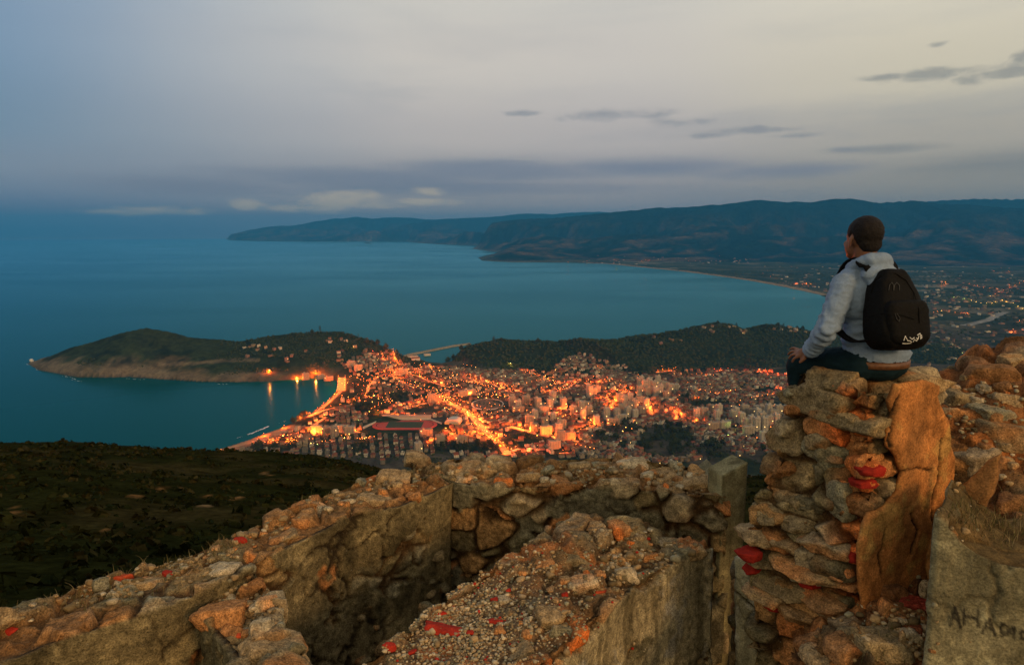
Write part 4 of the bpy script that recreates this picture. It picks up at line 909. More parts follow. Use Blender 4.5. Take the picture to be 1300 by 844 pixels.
for (a, b, wx, wy, n_, where) in GROVES:
    for k in range(int(n_ * .8)):
        t, r = random.uniform(0, 2 * math.pi), math.sqrt(random.random()); px, py = a + wx * r * math.cos(t), b + wy * r * math.sin(t)
        if not in_view(px, py, 1): continue
        x, y, z = at_town(px, py); plant(x, y, max(z, float(hillside_z(np.array([x]), np.array([y]))[0])), where, 1.15); nt_ += 1
# single trees that break the skyline of the wooded hills
for rdg, n_, where in ((R_W1, 16, 'on the skyline of the first wooded hill'), (R_W2, 34, 'on the skyline of the long wooded hill'), (R_PEN, 12, 'on the skyline of the headland')):
    rp = np.array(rdg)
    if rdg is R_PEN: rp = rp[10:]
    for k in range(n_):
        t = random.uniform(0, len(rp) - 1.01); i = int(t); p = rp[i] + (rp[i + 1] - rp[i]) * (t - i) + [0, random.uniform(-25, 10), 0]
        if rdg is R_W2 and random.random() < .4 and i > 5: continue
        plant(p[0], p[1], float(hgt(p[0], p[1])[0]) - .5, where, random.uniform(.9, 1.7), 'dark pine-like tree'); nt_ += 1
print('trees', nt_)
# the woods themselves: nobody could count them
def wood(nm, test, n, r0, r1, box):
    vs, fs = [], []; base = [rock_np(500 + i, 1, 9, .25) for i in range(8)]; off = 0; cnt = 0
    X_ = RNG.uniform(box[0], box[1], n * 8); Y_ = RNG.uniform(box[2], box[3], n * 8); Z_, S_, R_ = land(X_, Y_); okk = test(X_, Y_, Z_, S_, R_)
    for i in np.nonzero(okk)[0][:n]:
        v, f = base[i % 8]; r = RNG.uniform(r0, r1); v = v * [r, r, r * RNG.uniform(.7, 1.2)] + [X_[i], Y_[i], Z_[i] + r * .35]; vs.append(v); fs.append(f + off); off += len(v)
    tag(mesh_np(nm, np.concatenate(vs), np.concatenate(fs), M_leaf, smooth=False), kind='stuff')
nzf = lambda x, y, s: fbm(np.stack([x / 150, y / 150, 0 * x], -1), 3, s)
wood('hill_woods', lambda x, y, z, s, r: (r == 2) & (s > 20) & ~((nzf(x, y, 85) > .12) & (z > 95) & (x > 500)), 5200, 3.2, 6.5, (-350, 1900, 2280, 3000))
wood('headland_scrub', lambda x, y, z, s, r: (r == 1) & (s > 35) & (nzf(x, y, 401) + (x + 1150) / 1500 > .18), 2600, 2.0, 4.6, (-1900, -380, 2200, 2750))
wood('valley_trees', lambda x, y, z, s, r: (r == 0) & (s > 90) & (nzf(x / 3, y / 3, 411) > .05), 2600, 4, 11, (900, 5200, 2500, 8200))
wood('town_greenery', lambda x, y, z, s, r: (r == 0) & (s > 60) & (nzf(x, y, 421) > -.35) & ~((np.abs(x - cx) < 100) & (np.abs(y - cyy) < 62)), 4200, 1.8, 4.2, (-700, 900, 1400, 2500))
# ================================================================== the ruin in the foreground
ZT = CAMZ - 2.0                             # the level of the wall tops
M_stone = attr_mat('rubble_stone', rough=.95, spec=.10, s1=22, s2=110, v1=.55, v2=.75, bump=1.0, dist=.022, speck=.6)
M_plaster = attr_mat('old_plaster', rough=.95, spec=.08, s1=12, s2=95, v1=.38, v2=.55, bump=.8, dist=.010)
M_brick = attr_mat('broken_brick', rough=.9, spec=.1, s1=20, s2=120, v1=.25, v2=.3, bump=.6, dist=.008)
M_gravel = attr_mat('gravel_grains', rough=.95, spec=.1, s1=40, s2=200, v1=.3, v2=.3, bump=.3, dist=.003)
STONES = np.array([(.25, .19, .092), (.33, .235, .11), (.21, .17, .085), (.42, .24, .095), (.31, .27, .165), (.46, .20, .07), (.17, .145, .08), (.37, .285, .16)])
DIRT = C(.085, .048, .020); EARTH = C(.34, .165, .058)
def loft(secs, h, caps=(True, True), hmin=None):
    """solid lofted through quad sections; returns vertices, quads, side label (0-3 ring sides, 4-5 caps)"""
    secs = np.array(secs, float); ns = len(secs)
    L = [np.linalg.norm(secs[i + 1] - secs[i], axis=1).max() for i in range(ns - 1)]
    S = []
    for i in range(ns - 1):
        k = max(1, int(round(L[i] / h)))
        for j in range(k): S.append(secs[i] + (secs[i + 1] - secs[i]) * j / k)
    S.append(secs[-1]); S = np.array(S)
    cn = [max(1, int(round(max(np.linalg.norm(s[(e + 1) % 4] - s[e]) for s in secs) / h))) for e in range(2)]; cn = cn + cn
    ring, lab = [], []
    for e in range(4):
        for j in range(cn[e]): ring.append((e, j / cn[e])); lab.append(e)
    nr_ = len(ring); V = np.zeros((len(S), nr_, 3))
    for q, (e, t) in enumerate(ring): V[:, q] = S[:, e] * (1 - t) + S[:, (e + 1) % 4] * t
    idx = np.arange(len(S) * nr_).reshape(len(S), nr_); nx = np.roll(idx, -1, 1)
    F = [np.stack([idx[:-1], nx[:-1], nx[1:], idx[1:]], -1).reshape(-1, 4)]
    lab = np.tile(np.array(lab), len(S)); V = V.reshape(-1, 3); n0 = len(V)
    a_, b_ = cn[0], cn[1]
    for ci, (on, si) in enumerate(zip(caps, (0, len(S) - 1))):
        if not on: continue
        q = S[si]; g = np.zeros((a_ + 1, b_ + 1), int); pts = []
        rs = idx[si]
        for i in range(a_ + 1):
            for j in range(b_ + 1):
                if j == 0: g[i, j] = rs[i % nr_]
                elif i == a_: g[i, j] = rs[(a_ + j) % nr_]
                elif j == b_: g[i, j] = rs[(a_ + b_ + (a_ - i)) % nr_]
                elif i == 0: g[i, j] = rs[(2 * a_ + b_ + (b_ - j)) % nr_]
                else:
                    u, w = i / a_, j / b_
                    p = (q[0] * (1 - u) + q[1] * u) * (1 - w) + (q[3] * (1 - u) + q[2] * u) * w
                    g[i, j] = n0 + len(pts); pts.append(p)
        fq = np.stack([g[:-1, :-1], g[:-1, 1:], g[1:, 1:], g[1:, :-1]], -1).reshape(-1, 4)
        if ci == 0: fq = fq[:, ::-1]
        F.append(fq[:, ::-1]); V = np.concatenate([V, np.array(pts).reshape(-1, 3)]); lab = np.concatenate([lab, np.full(len(pts), 4 + ci)]); n0 = len(V)
    F = np.concatenate(F)
    # outward orientation
    c = V.mean(0); nn = vnormals(V, F)
    if np.sum(nn * (V - c)) < 0: F = F[:, ::-1]
    return V, F, lab
def warp(V, amp, fr, seed):
    return V + np.stack([fbm(V * fr + 17.3 * k, 3, seed + k) for k in range(3)], -1) * amp
def masonry(V, n, size=(.26, .26, .15), depth=.035, var=.022, seed=0, mortar=DIRT, dark=1.0, orange=.3, gap=(.03, .2), fine=.010, coarse=.02):
    q = V / np.array(size); q = q + np.stack([fbm(V * 3.2 + 9.1 * k, 3, seed + 50 + k) for k in range(3)], -1) * .42
    f1, f2, idr = worley(q, seed); e = f2 - f1
    st = sstep(gap[0], gap[1], e) * sstep(-.55, -.2, fbm(V * 2.4, 3, seed + 9) + idr * .4)
    d = depth * (st - .8) + var * (idr * 2 - 1) * st + coarse * fbm(V * 5.5, 4, seed + 3) + fine * fbm(V * 24, 4, seed + 5, gain=.6)
    # chipped facets inside each stone
    g1, g2, gid = worley(q * 2.6 + 3.3, seed + 7); d = d + st * (gid - .5) * .012
    k = np.minimum((idr * len(STONES)).astype(int), len(STONES) - 1); col = STONES[k] * (0.8 + .45 * gid)[:, None]
    hue = sstep(.12, .5, fbm(V * 1.3, 3, seed + 13) + (orange - .5))
    col = mixc(col, col * C(1.45, .86, .55), hue)
    col = mixc(np.broadcast_to(mortar, col.shape) * (1 + .5 * fbm(V * 9, 3, seed + 15))[:, None], col, st)
    return d, col * dark
def topsoil(V, col, n, amt, seed, c=EARTH):
    up = sstep(.45, .9, n[:, 2]) * sstep(-.25, .35, fbm(V * 2.6, 4, seed) + amt)
    return mixc(col, c * (.75 + .5 * fbm(V * 14, 4, seed + 2)[:, None]), up * .8)
def cracks(V, seed, fr=2.6, w=.075):
    q = V * fr + np.stack([fbm(V * 4 + 3.1 * k, 4, seed + k) for k in range(3)], -1) * .45
    f1, f2, _ = worley(q, seed + 5); return sstep(w, w * .25, f2 - f1) * sstep(-.1, .3, fbm(V * 1.7, 3, seed + 9))
def top_lift(V, lab_top, pts, amt):           # raise or lower the crest locally
    return V

def plaster_mix(V, n, lab, sides, d, col, pl_col, seed, pbias, streak=.0, stain=.75, pale=.5, top=None, letters=None, crack=1.0, rough=1.0):
    m = np.isin(lab, sides).astype(float) * sstep(.6, .25, n[:, 2]); nz = fbm(V * 2.3, 4, seed + 21) + .25 * fbm(V * 9, 4, seed + 23)
    mm = m * sstep(-.06, .02, nz + pbias)
    if top is not None: mm = mm * sstep(.0, .02, top - V[:, 2] - .05 + .16 * nz)
    ck = cracks(V, seed + 31) * crack
    pd = (.012 * fbm(V * 2.2, 3, seed + 25) + .006 * fbm(V * 18, 4, seed + 27, gain=.65)) * rough - .02 * ck + .016
    pc = np.broadcast_to(pl_col, V.shape) * (.80 + .6 * fbm(V * C(5, 5, 2.2), 5, seed + 29, gain=.6))[:, None]
    pc = mixc(pc, np.minimum(np.array(pl_col) * 2.0, .5) + 0 * V, pale * sstep(.15, .45, fbm(V * 7, 5, seed + 33, gain=.6))); pc = mixc(pc, C(.05, .042, .020) + 0 * V, stain * sstep(.05, .45, fbm(V * C(3.2, 3.2, 1.3), 5, seed + 35, gain=.6)))
    if streak: pc = mixc(pc, C(.07, .055, .025) + 0 * V, streak * sstep(-.05, .4, fbm(V * C(17, 17, .8), 4, seed + 37)))
    pc = mixc(pc, C(.03, .020, .010) + 0 * V, np.clip(ck, 0, 1) * .9)
    if letters is not None: pc = mixc(pc, C(.012, .010, .010) + 0 * V, letters(V) * sstep(-.5, -.1, fbm(V * 40, 3, seed + 39)) * .85)
    return d * (1 - mm) + pd * mm, mixc(col, pc, mm)
def wall(name, secs, h, label, size, seed, plaster=None, pl_side=(), pl_col=None, warp_amp=.05, orange=.3, dark=1.0, soil=.1, depth=.035, mortar=DIRT, pbias=0.0, **kw):
    V, F, lab = loft(secs, h); V = warp(V, warp_amp, 1.1, seed + 100); n = vnormals(V, F)
    d, col = masonry(V, n, size, seed=seed, orange=orange, dark=dark, depth=depth, mortar=mortar, **kw)
    top = n[:, 2] > .6
    d = np.where(top, d * 1.25 + .018 * fbm(V * 11, 4, seed + 41), d)
    if pl_side: d, col = plaster_mix(V, n, lab, pl_side, d, col, pl_col, seed, pbias)
    col = topsoil(V, col, n, soil, seed + 43)
    V = V + n * d[:, None]
    o = mesh_np(name, V, F, M_stone, col=col)
    return tag(o, label, 'ruined wall'), (V, F, n)

def zz(px, py, z): return G(px, py, z)[:2]     # plan position of a point of level z seen at (px, py)
def sec(outer, inner, zt_o, zt_i, zb): return [(*outer, zb), (*outer, zt_o), (*inner, zt_i), (*inner, zb)]
SURF = []                                      # surfaces that carry loose stones
# far wall (runs across behind the pit)
zb = CAMZ - 4.4
topB = [(555, 604, 590), (600, 612, 582), (650, 616, 588), (700, 618, 586), (750, 620, 584), (800, 622, 582), (850, 626, 590), (900, 628, 600), (925, 630, 606)]
ob = []
for px, pyn, pyf in [(520, 608, 584)] + topB:
    inn = zz(px, pyn, ZT); dd = PZ(px, inn[1] + .46, ZT)[:2]
    zf = P(px, pyf - 4, inn[1] + .46)[2]; zn = P(px, pyn, inn[1])[2]
    ob.append(sec(dd, inn, zf, zn, zb))
wB, sB = wall('stone_wall', ob, .016, 'far rubble wall across the back of the pit, town just above it', (.30, .30, .19), 1000, orange=.35, dark=.92, soil=.22, depth=.055, warp_amp=.035, pl_side=(2,), pl_col=C(.19, .17, .105), pbias=-.22, var=.04); SURF.append(sB)
# left wall: from the corner towards the lower left
la = [((474, 598), (572, 612)), ((432, 610), (505, 640)), ((380, 634), (432, 660)), ((330, 660), (372, 690)), ((285, 686), (318, 722)), ((215, 702), (250, 752)), ((140, 722), (160, 784)), ((60, 745), (60, 815)), ((0, 768), (-40, 850)), ((-80, 800), (-140, 900))]
sa = []
for (o_, i_) in la: sa.append(sec(zz(*o_, ZT), zz(*i_, ZT), ZT - .04, ZT + .0, zb))
wA, sA = wall('stone_wall', sa, .0155, 'long left rubble wall running from the corner to the lower left', (.25, .25, .15), 2000, orange=.32, dark=.95, soil=.12, pl_side=(2,), pl_col=C(.21, .165, .082), pbias=.22, warp_amp=.04, coarse=.03); SURF.append(sA)
# cross wall coming towards us
lc = [((262, 738), (322, 716)), ((252, 762), (350, 752)), ((284, 806), (360, 798)), ((312, 846), (402, 842)), ((350, 920), (470, 915))]
sc_ = []
for (o_, i_) in lc: sc_.append(sec(zz(*o_, ZT), zz(*i_, ZT), ZT - .06, ZT - .05, zb))
wC, sC = wall('stone_wall', sc_, .013, 'short rubble cross wall meeting the left wall and coming towards us', (.22, .22, .15), 3000, orange=.55, dark=1.0, soil=.1, warp_amp=.05, depth=.045, pl_side=(0,), pl_col=C(.19, .16, .085), pbias=.15, var=.035); SURF.append(sC)
# middle wall with gravel top and plaster face
ld = [((748, 662), (908, 690), .03, -.02), ((700, 672), (858, 712), .02, -.01), ((640, 706), (800, 745), .0, -.02), ((580, 742), (742, 790), -.03, -.02), ((500, 800), (690, 830), -.04, -.02), ((420, 862), (662, 880), -.05, -.03), ((330, 930), (630, 940), -.05, -.03)]
sdl = []
for (o_, i_, za, zb_) in ld: sdl.append(sec(zz(*o_, ZT), zz(*i_, ZT), ZT + za, ZT + zb_, zb))
V, F, lab = loft(sdl, .0125); V = warp(V, .045, 1.3, 4100); n = vnormals(V, F)
dq, colq = masonry(V, n, (.22, .22, .13), seed=4000, orange=.45, depth=.04, soil=None) if False else masonry(V, n, (.22, .22, .13), seed=4000, orange=.42, depth=.04)
topm = sstep(.35, .8, n[:, 2]); qx_, qy_ = to_px(V)
# crest bumps: the knobbly mound at the far end, and the hollow of gravel
bump = .10 * np.exp(-((qx_ - 790) / 60) ** 2 - ((qy_ - 672) / 16) ** 2) + .07 * np.exp(-((qx_ - 720) / 35) ** 2 - ((qy_ - 700) / 16) ** 2) + .05 * np.exp(-((qx_ - 880) / 30) ** 2 - ((qy_ - 690) / 12) ** 2) + .05 * np.exp(-((qx_ - 700) / 40) ** 2 - ((qy_ - 770) / 22) ** 2)
gravel_zone = topm * np.clip(np.exp(-((qx_ - 590) / 85) ** 2 - ((qy_ - 775) / 70) ** 2) * 1.6, 0, 1)
dq = dq * (1 - .75 * gravel_zone) + topm * (bump + .03 * fbm(V * 7, 4, 4200) + .012 * fbm(V * 22, 4, 4210)) - .05 * gravel_zone
colq = topsoil(V, colq, n, .05, 4300, C(.24, .13, .055)); colq = mixc(colq, C(.17, .11, .06) * (1 + .4 * fbm(V * 30, 3, 4310)[:, None]), gravel_zone)
colq = mixc(colq, C(.45, .16, .05) + 0 * V, topm * .7 * sstep(.2, .5, fbm(V * 5, 3, 4320)))
dq, colq = plaster_mix(V, n, lab, (2,), dq, colq, C(.50, .41, .235), 4400, .40, streak=.55, stain=.45, pale=.45, top=ZT, crack=.6)
V = V + n * dq[:, None]
wD = tag(mesh_np('stone_wall', V, F, M_stone, col=colq), 'middle rubble wall with gravel on top and a grey plaster face', 'ruined wall'); SURF.append((V, F, n))
# floor of the pit
def sheet(nm, px0, x0, x1, y0, y1, z, h, seed, mat, col0, amp):
    nx_, ny_ = int((x1 - x0) / h), int((y1 - y0) / h); gx_, gy_ = np.meshgrid(np.linspace(x0, x1, nx_), np.linspace(y0, y1, ny_)); p = np.stack([gx_, gy_, np.full(gx_.shape, z)], -1).reshape(-1, 3)
    d, c_ = masonry(p, None, (.35, .35, .35), seed=seed, depth=.05, dark=.7); p[:, 2] += d + fbm(p * 1.4, 3, seed + 1) * amp
    i_ = np.arange(nx_ * ny_).reshape(ny_, nx_); return mesh_np(nm, p, np.stack([i_[:-1, :-1], i_[:-1, 1:], i_[1:, 1:], i_[1:, :-1]], -1).reshape(-1, 4), mat, col=c_ * .8)
tag(sheet('rubble_floor', None, -4.5, 4.5, .6, 6.5, CAMZ - 4.15, .05, 5000, M_stone, None, .15), kind='structure')

# ---- flat pieces with a broken outline (plaster sheets, cracked concrete)
def plate(name, px_outline, p0, p1, thick, h, fn, mat, parent=None, jag=.012, seed=0, back=True, lean=0.0):
    """outline in photo positions laid on the upright plane through p0, p1 (plan points)"""
    p0 = np.array(p0, float); p1 = np.array(p1, float); t = (p1 - p0) / np.linalg.norm(p1 - p0); nrm = np.array([t[1], -t[0]])
    if np.dot(nrm, -p0) < 0: nrm = -nrm
    T3, N3 = np.array([t[0], t[1], 0]), np.array([nrm[0], nrm[1], lean]); N3 = N3 / np.linalg.norm(N3)
    U3 = np.cross(N3, T3); U3 = U3 if U3[2] > 0 else -U3
    O = np.array([p0[0], p0[1], CAMZ - 1.5]); cam3 = np.array([0, 0, CAMZ])
    a = np.array(px_outline, float); r = ray(a[:, 0], a[:, 1]); k = ((O - cam3) @ N3) / (r @ N3); w = cam3 + r * k[:, None] - O
    uv = np.stack([w @ T3, w @ U3], 1); pts = []
    for i in range(len(uv)):
        q, q2 = uv[i], uv[(i + 1) % len(uv)]; m = max(1, int(np.linalg.norm(q2 - q) / h))
        for j in range(m): pts.append(q + (q2 - q) * j / m)
    pts = np.array(pts); p3 = np.c_[pts * 1.0, np.zeros(len(pts))]
    pts = pts + np.stack([fbm(p3 * 9 + 3, 4, seed + 1), fbm(p3 * 9 + 7, 4, seed + 2)], 1) * jag
    lo, hi = pts.min(0), pts.max(0); gx_, gy_ = np.meshgrid(np.arange(lo[0], hi[0], h), np.arange(lo[1], hi[1], h)); g = np.stack([gx_.ravel(), gy_.ravel()], 1) + RNG.uniform(-.25, .25, (gx_.size, 2)) * h
    ins = in_poly(g[:, 0], g[:, 1], pts); dm = np.full(len(g), 9.0)
    for q in pts: dm = np.minimum(dm, np.hypot(g[:, 0] - q[0], g[:, 1] - q[1]))
    g = g[ins & (dm > h * .6)]; nb = len(pts); allp = np.concatenate([pts, g])
    ov, oe, of, *_ = delaunay_2d_cdt([Vector(p) for p in allp], [(i, (i + 1) % nb) for i in range(nb)], [], 0, 1e-7)
    ov = np.array([v[:] for v in ov]); tri = np.array([f for f in of if len(f) == 3]); cen = ov[tri].mean(1); tri = tri[in_poly(cen[:, 0], cen[:, 1], pts)]
    P3 = O + ov[:, :1] * T3 + ov[:, 1:] * U3
    q = np.cross(ov[tri[:, 1]] - ov[tri[:, 0]], ov[tri[:, 2]] - ov[tri[:, 0]]); want = np.dot(np.cross(T3, U3), N3) > 0
    tri = np.where(((q > 0) == want)[:, None], tri, tri[:, ::-1])
    edge = np.full(len(ov), 9.0)
    for b in pts: edge = np.minimum(edge, np.hypot(ov[:, 0] - b[0], ov[:, 1] - b[1]))
    d, c_ = fn(P3, ov, edge)
    d = d - .012 * sstep(.02, 0, edge)
    F3 = P3 + N3 * (thick + d)[:, None]; B3 = P3 + 0
    # open edges of the triangulation become the side walls
    ed = {}
    for a_, b_, c2 in tri:
        for e in ((a_, b_), (b_, c2), (c2, a_)): ed[e] = ed.get(e, 0) + 1
    rim = [e for e in ed if (e[1], e[0]) not in ed]; n_ = len(ov)
    faces = [list(map(int, f)) for f in tri] + [[int(e[1]), int(e[0]), int(e[0]) + n_, int(e[1]) + n_] for e in rim] + [[int(f[2]) + n_, int(f[1]) + n_, int(f[0]) + n_] for f in tri]
    return mesh_np(name, np.concatenate([F3, B3]), faces, mat, parent, col=np.concatenate([c_, c_ * .8]), smooth=True)

def pl_fn(base, seed, streak=0.0, stain=.5, crack=.6, pale=.3, rough=1.0, letters=None, lines=()):
    def fn(P3, uv, edge):
        d = .004 * fbm(P3 * 3, 3, seed) * rough + .004 * fbm(P3 * 24, 5, seed + 1, gain=.65) * rough
        ck = cracks(P3, seed + 2, 2.6, .075) * crack
        if lines:
            x_, y_ = to_px(P3 + .012 * np.stack([fbm(P3 * 14, 3, seed + 60), fbm(P3 * 14, 3, seed + 61), fbm(P3 * 14, 3, seed + 62)], -1)); m_ = np.zeros(len(P3))
            for pl in lines:
                for a_, b_ in zip(pl[:-1], pl[1:]): m_ = np.maximum(m_, sstep(1.9, .5, seg_dist(x_, y_, a_, b_)[0]))
            ck = np.maximum(ck, m_)
        d = d - .016 * ck
        c_ = np.broadcast_to(base, P3.shape) * (.85 + .4 * fbm(P3 * 6, 5, seed + 4))[:, None]
        c_ = mixc(c_, C(.045, .038, .020) + 0 * P3, stain * sstep(.0, .5, fbm(P3 * C(4.5, 4.5, 1.6), 5, seed + 6)))
        c_ = mixc(c_, np.minimum(np.array(base) * 2.1, .5) + 0 * P3, pale * sstep(.18, .42, fbm(P3 * 7, 5, seed + 8)))
        if streak: c_ = mixc(c_, C(.06, .05, .025) + 0 * P3, streak * sstep(.0, .45, fbm(P3 * C(16, 16, .7), 4, seed + 10)))
        c_ = mixc(c_, C(.02, .014, .008) + 0 * P3, np.clip(ck, 0, 1))
        if letters is not None: c_ = mixc(c_, C(.012, .010, .010) + 0 * P3, letters(P3) * sstep(-.5, -.1, fbm(P3 * 40, 3, seed + 12)) * .85)
        return d, c_
    return fn
# concrete door post and the strip beside it
def slab(name, px0, px1, py_top, depth, thick, zbot, mat, fn, parent=None, h=.02, slant=0.0):
    a, b = PZ(px0, depth, CAMZ - 2.0), PZ(px1, depth + slant, CAMZ - 2.0); zt0 = P(px0, py_top[0], depth)[2]; zt1 = P(px1, py_top[1], depth + slant)[2]
    dr = (b - a)[:2] / np.linalg.norm((b - a)[:2]); nb_ = np.array([-dr[1], dr[0]]) * thick
    if nb_[1] < 0: nb_ = -nb_
    a2, b2 = a[:2] + nb_, b[:2] + nb_
    secs = [[(a[0], a[1], zbot), (b[0], b[1], zbot), (*b2, zbot), (*a2, zbot)], [(a[0], a[1], zt0), (b[0], b[1], zt1), (*b2, zt1), (*a2, zt0)]]
    V, F, lab = loft(secs, h); n_ = vnormals(V, F); d, c_ = fn(V, None, None); return mesh_np(name, V + n_ * d[:, None], F, mat, parent, col=c_)
post = slab('concrete_post', 917, 947, (604, 587), 4.95, .20, zb, M_plaster, pl_fn(C(.30, .265, .14), 6100, streak=.7, stain=.25, crack=.0, pale=.2, rough=.5), slant=.06)
tag(post, 'tall upright concrete door post at the right end of the far wall', 'concrete post')
strip = slab('door_jamb', 893, 910, (612, 598), 5.22, .30, zb, M_plaster, pl_fn(C(.24, .21, .12), 6150, streak=.5, stain=.3, crack=.1, rough=.6)); tag(strip, 'narrow concrete jamb between the far wall and the upright post', 'concrete jamb')

# ---- stones
def stone_obj(name, c, size, seed, tone, parent=None, rot=None, sub=4, mat=None, rough=.07, nplanes=7, loc_own=True):
    v, f = rock_np(seed, sub, nplanes, rough); g = np.random.default_rng(seed + 77)
    v = v * np.array(size)
    if rot is None: rot = (g.uniform(-.25, .25), g.uniform(-.25, .25), g.uniform(0, 6.28))
    Rm = np.array(Matrix.Rotation(rot[2], 3, 'Z') @ Matrix.Rotation(rot[1], 3, 'Y') @ Matrix.Rotation(rot[0], 3, 'X')); v = v @ Rm.T
    w = v + c; n_ = vnormals(w, f); sc_ = max(size)
    v = v + n_ * (.045 * sc_ * fbm(w / sc_ * 2.2, 5, seed % 97 + 600, gain=.6) + min(.012, .07 * sc_) * fbm(w * 30, 4, seed % 89 + 610, gain=.65) - min(.014, .10 * sc_) * sstep(.72, .95, fbm(w / sc_ * 1.3, 4, seed % 79 + 640, ridged=True)))[:, None]
    c_ = np.array(tone) * (1 + .35 * fbm(w * 9, 4, seed % 83 + 620))[:, None]; c_ = mixc(c_, np.array(tone) * C(1.35, .8, .5), sstep(.1, .5, fbm(w * 5, 3, seed % 71 + 630)) * .8)
    c_ = np.maximum(c_, .004)
    o = mesh_np(name, v, f, mat or M_stone, parent, col=c_); o.location = [float(q) for q in c]; return o
BR, GR, OC, OR, PA, DK, RD = (.25, .185, .095), (.26, .23, .14), (.36, .245, .12), (.46, .21, .075), (.46, .37, .23), (.15, .125, .07), (.36, .030, .016)
bvhs = [BVHTree.FromPolygons([Vector(p) for p in V_], [tuple(int(i) for i in q) for q in F_]) for V_, F_, _ in SURF]
def hit(px, py, trees=None):
    d = Vector(ray(px, py)); d.normalize(); best = None
    for i, b in enumerate(trees or bvhs):
        l, nn, _, ds = b.ray_cast(Vector((0, 0, CAMZ)), d)
        if l is not None and (best is None or ds < best[2]): best = (np.array(l), np.array(nn), ds)
    return best
def lay(px, py, wpx, hpx, tone, label, cat='stone', name='loose_stone', seed=None, flat=.6, rz=None, grp=None, mat=None, rough=.07, sub=4, np_=7, dpt=.75):
    hh_ = hit(px, py + hpx * .35)
    if hh_ is None: return None
    p = hh_[0]; dist = np.linalg.norm(p - [0, 0, CAMZ]); sx_ = wpx / FPX * dist * .5; sz_ = hpx / FPX * dist * .5
    seed = seed if seed is not None else int(px * 7 + py * 13)
    r_ = random.Random(seed)
    o = stone_obj(name, p + np.array([0, sx_ * .2, sz_ * (-.42 if wpx > 24 else .0)]), (sx_, sx_ * dpt, max(sz_, sx_ * .25)), seed, tone, rot=(r_.uniform(-.2, .2), r_.uniform(-.2, .2), r_.uniform(-.5, .5) if rz is None else rz), sub=sub, mat=mat, rough=rough, nplanes=np_)
    return tag(o, label, cat, grp)
for a in [
    (641, 384 * 0 + 389 * 0 + 690, 0, 0, BR, '')] if False else []: pass
LAY = [
    (236, 691, 0, 0, None, '')]
lay(215, 691, 24, 13, OC, 'squared tan block standing on the outer edge of the left wall')
lay(163, 710, 9, 12, PA, 'small upright pale stone above the long brick shard on the left wall')
lay(123, 737, 24, 17, GR, 'grey faceted stone left of the long brick shard on the left wall')
lay(178, 737, 42, 11, OC, 'long flat tan slab lying right of the long brick shard')
lay(145, 752, 20, 9, PA, 'pale sliver of stone on the lower left wall below the brick shard')
lay(82, 746, 18, 12, OR, 'orange stone on the outer edge of the lower left wall')
lay(5, 778, 24, 24, OC, 'rough tan block at the left edge of the photo on the wall')
lay(358, 676, 46, 20, OC, 'broad flat tan slab at the inner edge of the left wall')
lay(381, 659, 24, 24, OR, 'rounded orange stone upright at the inner edge of the left wall')
lay(322, 700, 42, 26, OR, 'dark orange block hanging over the pit from the left wall')
lay(361, 642, 28, 9, PA, 'pale flat stone beside the outer edge of the left wall')
lay(320, 655, 26, 12, OC, 'tan stone on the outer crest half way along the left wall')
lay(293, 668, 14, 9, PA, 'little pale stone on the outer crest of the left wall')
lay(278, 714, 44, 26, PA, 'pale pink-tan broken stone where the cross wall meets the left wall')
lay(404, 640, 26, 14, PA, 'pale grey stone on the left wall near the flat tan slab')
lay(475, 628, 50, 26, OC, 'large rounded tan boulder at the corner end of the left wall')
lay(528, 627, 18, 18, OR, 'small orange stone in the inner corner above the pit')
lay(440, 633, 26, 14, PA, 'pale lump of stone left of the rounded boulder at the corner')
lay(462, 606, 28, 22, GR, 'grey-brown stone on the outer corner of the left wall against the dark slope')
lay(497, 600, 54, 18, OC, 'long tan stone on top of the corner of the walls')
lay(523, 628, 20, 10, OR, 'thin orange flake beside the inner corner')
lay(583, 591, 70, 24, OC, 'wide humped tan boulder on the far wall below the dark grove', rough=.05)
lay(622, 589, 36, 20, OC, 'rounded tan stone right of the humped boulder on the far wall')
lay(589, 602, 28, 14, PA, 'pale stone under the humped boulder on the far wall')
lay(668, 598, 34, 16, OC, 'brown stone near the middle of the far wall')
lay(692, 592, 26, 14, GR, 'grey rounded stone on the far wall left of the pale flat chip')
lay(680, 604, 18, 10, PA, 'flat pale chip of stone on the near edge of the far wall')
lay(735, 585, 34, 18, OC, 'tan knob of stone on the crest of the far wall')
lay(765, 583, 34, 22, GR, 'grey-tan stone on the crest of the far wall above the pit')
lay(803, 582, 44, 20, PA, 'pale sharp stone standing highest on the far wall')
lay(845, 596, 50, 16, OC, 'long tan stone on the far wall towards the post')
lay(880, 603, 56, 20, OC, 'broad tan stone at the right end of the far wall')
lay(822, 601, 22, 12, PA, 'small pale stone under the sharp stone on the far wall')
lay(640, 604, 30, 16, OR, 'orange-brown stone on the near edge of the far wall')
lay(712, 606, 30, 14, OR, 'reddish-brown stone on the near edge of the far wall right of the pale chip')
lay(282, 762, 68, 46, OR, 'big orange-brown boulder on the cross wall')
lay(335, 756, 28, 22, PA, 'squared pink stone on the right edge of the cross wall')
lay(318, 768, 30, 22, OC, 'tan stone squeezed between the boulder and the pink stone')
lay(296, 792, 36, 40, OR, 'tilted orange slab on the left edge of the cross wall below the boulder')
lay(330, 786, 34, 24, PA, 'pale stone below the pink one on the cross wall')
lay(345, 814, 84, 34, OC, 'large flat tan block on the near part of the cross wall', rough=.09)
lay(366, 840, 70, 24, BR, 'brown stone at the bottom edge of the photo on the cross wall')
lay(305, 834, 30, 30, BR, 'brown block low on the left flank of the cross wall')
lay(757, 664, 26, 10, OC, 'flat tan stone at the far end of the middle wall', flat=.5)
lay(795, 664, 60, 16, OR, 'long orange-tan stone on the far crest of the middle wall')
